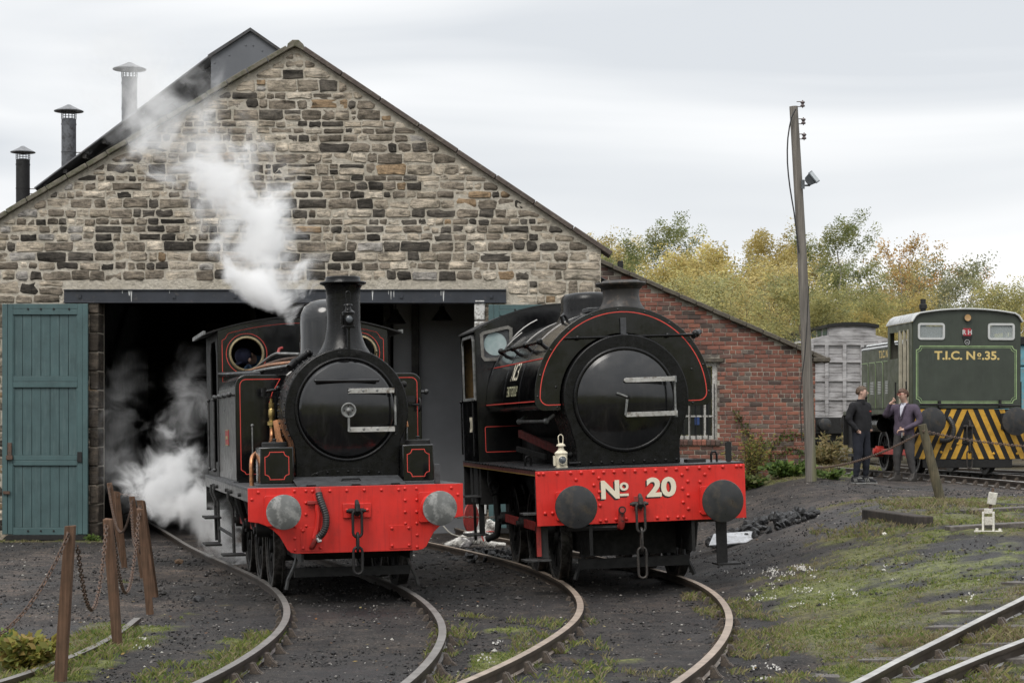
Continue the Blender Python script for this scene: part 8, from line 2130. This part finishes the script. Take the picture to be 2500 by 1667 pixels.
TREES = [
 (1530, 560, 82, 1, "yellow birch top between the two green birches left of the chimney"),
 (1700, 575, 80, 1, "yellow birch rising behind the middle of the brick roof"),
 (1790, 590, 82, 5, "grey-green tree filling the gap left of the tall yellow birch"),
 (1945, 560, 84, 1, "yellow birch showing on both sides of the telegraph pole"),
 (2090, 600, 82, 5, "grey-green tree right behind the tallest birch"),
 (2215, 620, 86, 1, "yellowing birch above the shunter's hood"),
 (1405, 545, 92, 1, "thin yellowing tree top showing just above the shed's right eave"),
 (1440, 575, 84, 5, "grey-green tree beside the end of the shed roof"),
 (1500, 600, 80, 0, "small green birch between the shed roof and the tall green birch"),
 (1605, 520, 78, 0, "tall green birch left of the golden trees above the brick roof"),
 (1565, 640, 68, 2, "olive bushy tree directly above the top of the brick roof"),
 (1660, 600, 72, 3, "golden bushy tree above the middle of the brick roof"),
 (1745, 580, 74, 3, "broad golden tree left of the yellow birch"),
 (1700, 660, 64, 2, "olive bush low against the brick roof slope"),
 (1800, 640, 66, 2, "olive tree low behind the brick gable corner"),
 (1860, 535, 76, 1, "tall yellow birch just left of the telegraph pole"),
 (1905, 620, 68, 3, "golden bush behind the telegraph pole"),
 (2030, 512, 66, 0, "tallest green birch just right of the telegraph pole"),
 (1975, 660, 64, 2, "olive bush behind the foot of the tall green birch"),
 (2100, 680, 68, 3, "golden tree above the white van roof"),
 (2155, 565, 78, 4, "sparse rusty birch between the tall birch and the green shunter"),
 (2080, 700, 62, 2, "olive bush right above the white van"),
 (2200, 690, 70, 3, "golden birch growth left of the shunter cab"),
 (2250, 640, 84, 5, "dull green tree behind the shunter's hood"),
 (2300, 600, 92, 5, "tall grey-green tree over the shunter's exhaust"),
 (2370, 640, 96, 4, "bare-topped rusty tree right of the exhaust stack"),
 (2420, 690, 88, 2, "olive tree above the right cab window"),
 (2500, 665, 70, 2, "dense olive tree at the right edge above the blue railcar"),
 (2350, 720, 80, 5, "low grey-green tree behind the shunter's cab roof"),
 (2470, 730, 84, 3, "faint golden tree at the right behind the cab"),
 (1490, 650, 72, 2, "olive bush against the upper corner of brick roof and stone wall"),
 (1930, 690, 60, 2, "olive thicket left of the white van"),
 (2150, 740, 60, 3, "golden thicket between the white van and the shunter"),
]
for t in TREES: tree(*t, wmul=1.15 if t[3] in (2, 3) else 1.0)
# far wood closing the gaps
def far_wood():
    r = random.Random(21); lf = MB()
    for _ in range(42000):
        X = r.uniform(5, 75); Y = 118+r.uniform(0, 10)
        hmax = 4.5+1.6*fbm(X*0.12, 3.0)+1.0*fbm(X*0.5, 9.0)
        z = gz(X, Y)+hmax*(1-r.random()**1.6)
        cc = r.choice(PAL[r.choice(('olive', 'grey', 'yellow', 'green'))]); k = r.uniform(0.6, 1.1)
        lf.cur = tuple(x*k for x in cc)
        a = Vector((r.gauss(0, 1), r.gauss(0, 1), r.gauss(0, 1))).normalized(); b_ = a.orthogonal().normalized(); s_ = r.uniform(0.14, 0.32)
        q = Vector((X, Y, z)); lf.add([q-a*s_, q-b_*s_*0.6, q+a*s_, q+b_*s_*0.6], [(0, 1, 2, 3)])
    o = link("distant_wood", lf.mesh("distant_wood", LEAFM, None, recalc=False)); tag(o, "dull autumn wood far behind the trees", "wood", kind="stuff")
far_wood()
# ------------------------------------------------------------------ shrubs, weeds, grass, gravel
def leafy(name, base, H, wd, n, cols, leaf, label, cat, stems=9, seed=1, arch=0.5, shape=None, group=None):
    r = random.Random(seed); root = empty(name, base); tag(root, label, cat, group)
    st = MB(); st.cur = (0.07, 0.05, 0.03); lf = MB()
    per = n//stems
    for i in range(stems):
        a = r.uniform(0, 2*math.pi); L = H*r.uniform(0.55, 1.05); rr = wd*r.uniform(0.15, 1.0)
        pts = [Vector((rr*0.15*math.cos(a), rr*0.15*math.sin(a), -0.05))]
        for k in range(1, 6):
            t = k/5; pts.append(Vector((rr*(0.15+0.85*t**1.4)*math.cos(a)+r.uniform(-1, 1)*0.04, rr*(0.15+0.85*t**1.4)*math.sin(a)*0.7+r.uniform(-1, 1)*0.04, L*(t-arch*0.35*t*t))))
        if shape: pts = [shape(q) for q in pts]
        st.tube(pts, 0.006, 4, radii=[0.009-0.0015*k for k in range(6)], caps=False)
        for _ in range(per):
            t = r.uniform(0.12, 1.0); k = min(4, int(t*5)); q = pts[k].lerp(pts[k+1], t*5-k)+Vector((r.gauss(0, 1), r.gauss(0, 1), r.gauss(0, 1)))*0.05*H
            if q.z < 0.0: continue
            c = r.choice(cols); kk = r.uniform(0.7, 1.25); lf.cur = tuple(min(0.6, x*kk) for x in c)
            d = (Vector((math.cos(a), math.sin(a), 0.3))+Vector((r.gauss(0, 1), r.gauss(0, 1), r.gauss(0, 0.7)))).normalized(); b_ = d.orthogonal().normalized(); s_ = leaf*r.uniform(0.6, 1.4)
            lf.add([q, q+d*s_*0.5+b_*s_*0.28, q+d*s_, q+d*s_*0.5-b_*s_*0.28], [(0, 1, 2, 3)])
    link("stems", st.mesh("stems", BARK, 60), root); o = link("leaves", lf.mesh("leaves", LEAFM, None, recalc=False), root); tag(o, kind="stuff")
    return root
G1 = [(0.10, 0.16, 0.035), (0.14, 0.20, 0.045), (0.07, 0.12, 0.03)]; GY = [(0.22, 0.22, 0.05), (0.28, 0.25, 0.06), (0.16, 0.18, 0.045), (0.30, 0.22, 0.07)]; GD = [(0.13, 0.145, 0.05), (0.10, 0.12, 0.05), (0.19, 0.17, 0.06)]
def gnd(X, Y): return Vector((X, Y, gz(X, Y)))
leafy("bramble_bush", gnd(4.55, 39.8), 1.15, 0.62, 1300, GD+GY+GY, 0.055, "yellow-green bramble bush against the brick wall behind the red beam", "bush", 26, 3)
leafy("weed_clump", gnd(5.15, 38.9), 0.36, 0.6, 1300, G1, 0.11, "low bright green weeds at the foot of the telegraph pole", "weeds", 20, 4, 0.9)
leafy("weed_clump", gnd(4.4, 38.4), 0.28, 0.55, 900, G1+GD, 0.10, "low green weeds in front of the bramble bush", "weeds", 18, 9, 0.9)
leafy("weed_clump", gnd(5.75, 37.9), 0.22, 0.45, 420, G1, 0.08, "small green weed patch just right of the pole's foot", "weeds", 12, 14, 0.9)
leafy("yellowing_plant", on_ground(60, 1640), 0.42, 0.38, 1000, GY, 0.085, "yellow-green leafy plant beside the nearest brown post", "plant", 20, 5, 1.0)
leafy("yellowing_plant", on_ground(-30, 1620), 0.36, 0.30, 600, GY+G1, 0.08, "greener leafy plant at the lower left corner", "plant", 14, 6, 1.0)
leafy("weed_clump", gnd(-7.35, 36.55), 0.14, 0.22, 260, G1, 0.05, "green weeds at the base of the doorway's left jamb", "weeds", 10, 7, 0.9)
leafy("dry_bush", gnd(8.0, 53.5), 1.2, 1.4, 1500, [(0.24, 0.19, 0.08), (0.20, 0.15, 0.06), (0.14, 0.13, 0.05)], 0.11, "dry yellow bush beneath the white van behind the chain", "bush", 22, 8, 0.8)
leafy("dry_bush", gnd(7.2, 55.5), 1.0, 1.2, 900, [(0.24, 0.19, 0.08), (0.20, 0.15, 0.06), (0.14, 0.13, 0.05)], 0.11, "dry scrub at the corner between brick wall and white van", "bush", 16, 12, 0.8)
# creeper on the brick wall
def creeper():
    root = empty("ivy_creeper", Vector((4.3, DB-0.03, gz(4.3, DB)))); tag(root, "thin creeper with small leaves climbing the brick wall", "creeper")
    r = random.Random(6); st = MB(); st.cur = (0.06, 0.045, 0.03); lf = MB()
    for path in ([(1860, 1130), (1846, 1096), (1834, 1076), (1822, 1050), (1808, 1030), (1792, 1006)], [(1880, 1130), (1886, 1090), (1900, 1070), (1930, 1060), (1958, 1062)], [(1905, 1110), (1925, 1095), (1950, 1098), (1965, 1108)], [(1850, 1120), (1862, 1094), (1858, 1076)]):
        pts = spline([Vector((BX(px), DB-0.03, BZ(py)))-root.location for px, py in path], 0.06)
        st.tube(pts, 0.007, 4, caps=False)
        for q in pts:
            for _ in range(9):
                c = r.choice(GD+G1); kk = r.uniform(0.6, 1.15); lf.cur = tuple(x*kk for x in c)
                o_ = q+Vector((r.gauss(0, 0.05), -abs(r.gauss(0, 0.025)), r.gauss(0, 0.05))); d = Vector((r.gauss(0, 1), -0.5, r.gauss(0, 1))).normalized(); b_ = d.orthogonal().normalized(); s_ = r.uniform(0.03, 0.07)
                lf.add([o_, o_+d*s_*0.5+b_*s_*0.35, o_+d*s_, o_+d*s_*0.5-b_*s_*0.35], [(0, 1, 2, 3)])
    link("stems", st.mesh("stems", BARK, 60), root); tag(link("leaves", lf.mesh("leaves", LEAFM, None, recalc=False), root), kind="stuff")
creeper()
# grass and moss tufts wherever the ground cover says so
def grass():
    r = random.Random(31); lf = MB()
    def tuft(X, Y, g, dry, h0):
        z = gz(X, Y)+0.0
        nb = r.randint(5, 9)
        for _ in range(nb):
            a = r.uniform(0, 2*math.pi); h = h0*r.uniform(0.4, 1.15); o_ = Vector((X+r.gauss(0, 0.022), Y+r.gauss(0, 0.022), z))
            d = Vector((math.cos(a)*r.uniform(0.1, 0.9), math.sin(a)*r.uniform(0.1, 0.9), 1)).normalized()*h; s_ = Vector((-math.sin(a), math.cos(a), 0))*0.0030*(1+Y/30)
            c = r.choice([(0.27, 0.23, 0.13), (0.21, 0.17, 0.10), (0.32, 0.275, 0.16)]) if r.random() < dry*0.8 else r.choice([(0.15, 0.20, 0.045), (0.20, 0.235, 0.06), (0.26, 0.265, 0.08), (0.11, 0.16, 0.04)])
            k = r.uniform(0.7, 1.2); lf.cur = tuple(x*k for x in c)
            lf.add([o_-s_, o_+s_, o_+d*0.6+s_*0.5+Vector((0, 0, 0)), o_+d+Vector((d.x, d.y, -0.3*h))*0.4], [(0, 1, 2), (0, 2, 3)])
    n = 0; tries = 0
    while n < 26000 and tries < 400000:
        tries += 1
        Y = 13.5+r.random()**1.5*29; X = r.uniform(-0.27*Y-0.5, 0.255*Y+0.5)
        g, dry = grass_w(X, Y)
        if r.random() < g*g*0.75: tuft(X, Y, g, dry*0.85, 0.018+0.035*r.random()**2+(0.03*dry if r.random() < 0.2 else 0)); n += 1
    # rough tufts against the rails and round the post feet
    for (x0, y0, x1, y1, m, dr, h) in ((0.0, 14, 0.85, 21.5, 520, 0.5, 0.08), (-0.75, 14.5, -0.35, 22, 380, 0.5, 0.075), (2.15, 16, 2.6, 23, 500, 0.7, 0.07), (0.9, 14.2, 2.2, 17.0, 420, 0.8, 0.07), (-2.5, 14.2, -2.15, 20, 420, 0.45, 0.09), (3.0, 14.5, 4.4, 18.2, 900, 0.88, 0.11), (-4.1, 15, -3.4, 20.5, 650, 0.45, 0.10), (-3.45, 14.0, -2.6, 17.5, 450, 0.4, 0.08), (5.3, 28, 6.6, 31, 420, 0.9, 0.09), (4.0, 25.5, 5.6, 28.5, 520, 0.9, 0.08), (5.9, 24.5, 7.4, 27.5, 350, 0.85, 0.09), (1.95, 21.5, 2.25, 25, 200, 0.8, 0.08), (6.6, 50, 9.0, 56, 700, 0.95, 0.22), (1.9, 17.0, 2.2, 20.0, 160, 0.8, 0.08)):
        for _ in range(m):
            X, Y = r.uniform(x0, x1), r.uniform(y0, y1)
            if fbm(X*1.4, Y*0.8, 7.7, 3) > -0.08: tuft(X, Y, 1, dr, h)
    o = link("grass", lf.mesh("grass", LEAFM, None, recalc=False)); tag(o, "tufts of green and dry grass over the ash", "grass", kind="stuff")
grass()
def gravel():
    r = random.Random(17); mb = MB()
    def stone(X, Y, s_, c):
        z = gz(X, Y)+s_*0.25; mb.cur = c
        k = [r.uniform(0.7, 1.2) for _ in range(6)]
        mb.add([(X-s_*k[0], Y, z), (X, Y-s_*k[1], z), (X+s_*k[2], Y, z), (X, Y+s_*k[3], z), (X+s_*0.1, Y, z+s_*0.7*k[4]), (X, Y, z-s_)], [(0, 1, 4), (1, 2, 4), (2, 3, 4), (3, 0, 4), (1, 0, 5), (2, 1, 5), (3, 2, 5), (0, 3, 5)])
    for _ in range(30000):
        Y = 13.5+r.random()**1.7*24; X = r.uniform(-0.27*Y-0.3, 0.255*Y+0.3)
        t = r.random()
        kk = r.uniform(0.6, 1.6)
        if t < 0.72: c = tuple(v*kk for v in (0.026, 0.025, 0.025))
        elif t < 0.92: c = tuple(v*kk for v in (0.065, 0.06, 0.056))
        elif t < 0.965: c = (0.19, 0.175, 0.16)
        elif t < 0.975: c = (0.11, 0.075, 0.055)
        else: c = (0.36, 0.345, 0.31)
        stone(X, Y, (0.005+0.008*r.random()**2)*(1+0.02*Y)+(0.016 if r.random() < 0.015 else 0), c)
    for _ in range(900):   # coarser clinker round the left engine and doorway
        Y = r.uniform(24, 35); X = r.uniform(-6.0, 0.2)
        kk = r.uniform(0.5, 1.8); stone(X, Y, r.uniform(0.012, 0.04), tuple(v*kk for v in (0.04, 0.037, 0.035)))
    o = link("gravel", mb.mesh("gravel", PEBM, None, recalc=False)); tag(o, "loose cinders and pale chips over the yard", "gravel", kind="stuff")
gravel()
def flowers():
    r = random.Random(40); mb = MB()
    def fl(X, Y, h):
        z = gz(X, Y)+h
        for _ in range(r.randint(3, 7)):
            q = Vector((X+r.gauss(0, 0.02), Y+r.gauss(0, 0.02), z+r.gauss(0, 0.012))); s_ = r.uniform(0.006, 0.014); mb.cur = (0.70, 0.68, 0.64)
            a = Vector((r.gauss(0, 1), r.gauss(0, 1), 0.6)).normalized(); b_ = a.orthogonal().normalized()
            mb.add([q-a*s_, q-b_*s_, q+a*s_, q+b_*s_], [(0, 1, 2, 3)])
    for cx_, cy_, sx_, sy_, n in ((1890, 1405, 40, 5, 20), (1960, 1398, 18, 4, 14), (1940, 1440, 60, 14, 12), (1900, 1480, 50, 16, 10), (1990, 1460, 60, 20, 8), (2160, 1420, 50, 10, 4), (1880, 1640, 30, 12, 6), (2360, 1475, 10, 4, 3), (1180, 1600, 30, 20, 5), (320, 1585, 30, 8, 4)):
        for _ in range(n):
            p = on_ground(r.gauss(cx_, sx_), r.gauss(cy_, sy_), 20); fl(p.x, p.y, 0.05)
    o = link("wild_flowers", mb.mesh("wild_flowers", LEAFM, None, recalc=False)); tag(o, "small white flowers dotted over the grassy bank", "flowers", kind="stuff")
    mb = MB()
    for _ in range(260):
        Y = 14+r.random()**1.4*10; X = r.uniform(-0.25*Y, 0.24*Y); z = gz(X, Y)+0.02
        mb.cur = r.choice([(0.35, 0.24, 0.07), (0.28, 0.13, 0.05), (0.42, 0.35, 0.15), (0.20, 0.10, 0.05)])
        a = r.uniform(0, 6.28); s_ = r.uniform(0.012, 0.03); u = Vector((math.cos(a), math.sin(a), r.uniform(-0.3, 0.3))); v_ = Vector((-u.y, u.x, r.uniform(-0.4, 0.4))); q = Vector((X, Y, z))
        mb.add([q-u*s_, q-v_*s_*0.5, q+u*s_, q+v_*s_*0.5], [(0, 1, 2, 3)])
    o = link("fallen_leaves", mb.mesh("fallen_leaves", LEAFM, None, recalc=False)); tag(o, "small fallen autumn leaves on the ash", "leaves", kind="stuff")
flowers()
# ------------------------------------------------------------------ steam
def steam(name, path, d0, slope, scale, label, gain=8.0, amp=2.1, warp=0.6, edge=0.75, seed=0.0, aniso=0.0):
    """path from bottom to top: (px, py, radius px, density); the column's axis and width follow the height"""
    pts = []
    for px, py, rp_, den in path:
        z = 1.9+(1045-py)/5100*d0; 
        for _ in range(8):
            d = d0+slope*(z-path_z0(path, d0)); z = 1.9+(1045-py)/5100*d
        pts.append(((px-1250)/5100*d, d, z, rp_/5100*d, den))
    z0, z1 = pts[0][2], pts[-1][2]
    x0 = min(p[0] for p in pts)-0.1; x1 = max(p[0] for p in pts)+0.1; rm = max(p[3] for p in pts)
    mb = MB()
    ring = [Vector((p[0], p[1], p[2])) for p in pts]
    ext = [(ring[0]-Vector((0, 0, 0.02)), pts[0][3]*1.5)]+[(ring[i], pts[i][3]*1.5) for i in range(1, len(pts)-1)]+[(ring[-1]+Vector((0, 0, 0.02)), pts[-1][3]*1.5)]
    n = 16; vs = []; fs = []
    for c, r in ext:
        for k in range(n):
            a = 2*math.pi*k/n; vs.append(c+Vector((r*math.cos(a), r*math.sin(a), 0)))
    for i in range(len(ext)-1):
        for k in range(n): fs.append((i*n+k, i*n+(k+1) % n, (i+1)*n+(k+1) % n, (i+1)*n+k))
    fs += [list(range(n-1, -1, -1)), list(range((len(ext)-1)*n, len(ext)*n))]
    mb.add(vs, fs)
    m = bpy.data.materials.new(name); m.use_nodes = True; N = m.node_tree.nodes; l = m.node_tree.links
    N.remove(N["Principled BSDF"]); pv = N.new("ShaderNodeVolumePrincipled"); l.new(pv.outputs[0], N["Material Output"].inputs['Volume'])
    pv.inputs['Color'].default_value = (1, 1, 1, 1); pv.inputs['Anisotropy'].default_value = aniso
    oc = N.new("ShaderNodeTexCoord").outputs['Object']
    sp = N.new("ShaderNodeSeparateXYZ"); l.new(oc, sp.inputs[0])
    def math_(op, a, b=None, c=None, clamp=False):
        q = N.new("ShaderNodeMath"); q.operation = op; q.use_clamp = clamp
        for i, v in enumerate((a, b, c)):
            if v is None: continue
            if isinstance(v, (int, float)): q.inputs[i].default_value = v
            else: l.new(v, q.inputs[i])
        return q.outputs[0]
    t = math_('DIVIDE', math_('SUBTRACT', sp.outputs[2], z0), z1-z0)
    rp_ = N.new("ShaderNodeValToRGB"); els = rp_.color_ramp.elements; rp_.color_ramp.interpolation = 'B_SPLINE' if False else 'EASE'
    rp_.color_ramp.interpolation = 'LINEAR'
    dm = max(p[4] for p in pts)
    cols = [((p[2]-z0)/(z1-z0), ((p[0]-x0)/(x1-x0), p[3]/rm, p[4]/dm)) for p in pts]
    els[0].position = 0.0; els[0].color = (*cols[0][1], 1); els[1].position = 1.0; els[1].color = (*cols[-1][1], 1)
    for ps, c in cols[1:-1]: els.new(ps).color = (*c, 1)
    l.new(t, rp_.inputs[0])
    sc_ = N.new("ShaderNodeSeparateColor"); l.new(rp_.outputs[0], sc_.inputs[0])
    cx = math_('MULTIPLY_ADD', sc_.outputs[0], x1-x0, x0)
    rad = math_('MULTIPLY', sc_.outputs[1], rm)
    # warped noise
    mp_ = N.new("ShaderNodeMapping"); mp_.inputs['Location'].default_value = (seed, seed*0.7, 0); l.new(oc, mp_.inputs[0])
    nz = N.new("ShaderNodeTexNoise"); nz.inputs['Scale'].default_value = scale; nz.inputs['Detail'].default_value = 8; nz.inputs['Roughness'].default_value = 0.66; nz.inputs['Distortion'].default_value = warp
    l.new(mp_.outputs[0], nz.inputs[0])
    dy = math_('SUBTRACT', sp.outputs[1], math_('MULTIPLY_ADD', math_('SUBTRACT', sp.outputs[2], z0), slope, pts[0][1]))
    dx = math_('SUBTRACT', sp.outputs[0], cx)
    dist = math_('DIVIDE', math_('SQRT', math_('ADD', math_('MULTIPLY', dx, dx), math_('MULTIPLY', dy, dy))), rad)
    base = math_('SUBTRACT', 1.0, dist)
    f = math_('MULTIPLY_ADD', math_('SUBTRACT', nz.outputs[0], 0.5), amp*2.4, base)
    f = math_('DIVIDE', math_('SUBTRACT', f, 0.18), edge, clamp=True)
    lim = math_('MULTIPLY', math_('SUBTRACT', 1.45, dist), 3.0, clamp=True)
    f = math_('MULTIPLY', math_('MULTIPLY', f, f), lim)
    f = math_('MULTIPLY', math_('MULTIPLY', f, sc_.outputs[2]), gain*dm)
    l.new(f, pv.inputs['Density'])
    m.cycles.volume_step_rate = 0.6
    me = mb.mesh(name, m, None)
    o = link(name, me); tag(o, label, "steam", kind="stuff")
    return o
def path_z0(path, d0): return 1.9+(1045-path[0][1])/5100*d0
steam("steam_plume", [(712, 790, 20, 1.3), (690, 755, 50, 1.3), (648, 715, 100, 1.3), (645, 650, 112, 1.3), (642, 590, 118, 1.2), (612, 520, 135, 1.0), (555, 455, 170, 0.62), (490, 395, 190, 0.36), (430, 335, 190, 0.22), (390, 265, 180, 0.15), (350, 190, 180, 0.10), (310, 110, 190, 0.05), (290, 40, 190, 0.0)], 26.7, 0.35, 1.7, "white steam plume rising from the side tank engine past the gable")
steam("cylinder_steam", [(575, 1392, 30, 1.0), (560, 1350, 55, 1.0), (525, 1300, 80, 1.1), (470, 1250, 118, 1.0), (425, 1200, 130, 0.95), (405, 1150, 122, 0.65), (425, 1080, 80, 0.36), (440, 1010, 70, 0.16), (455, 940, 60, 0.08), (470, 870, 50, 0.02), (472, 830, 40, 0.0)], 30.3, 0.0, 2.0, "white steam billowing low beside the side tank engine's rear wheels", seed=4.0, amp=2.6, edge=0.9)
steam("steam_wisp", [(345, 1290, 50, 0.0), (330, 1230, 60, 0.02), (310, 1150, 80, 0.035), (300, 1080, 80, 0.06), (285, 1010, 75, 0.055), (295, 950, 70, 0.025), (320, 880, 60, 0.008), (330, 850, 60, 0.0)], 34.0, 0.0, 1.9, "thin grey steam wisps in the dark doorway", seed=9.0)
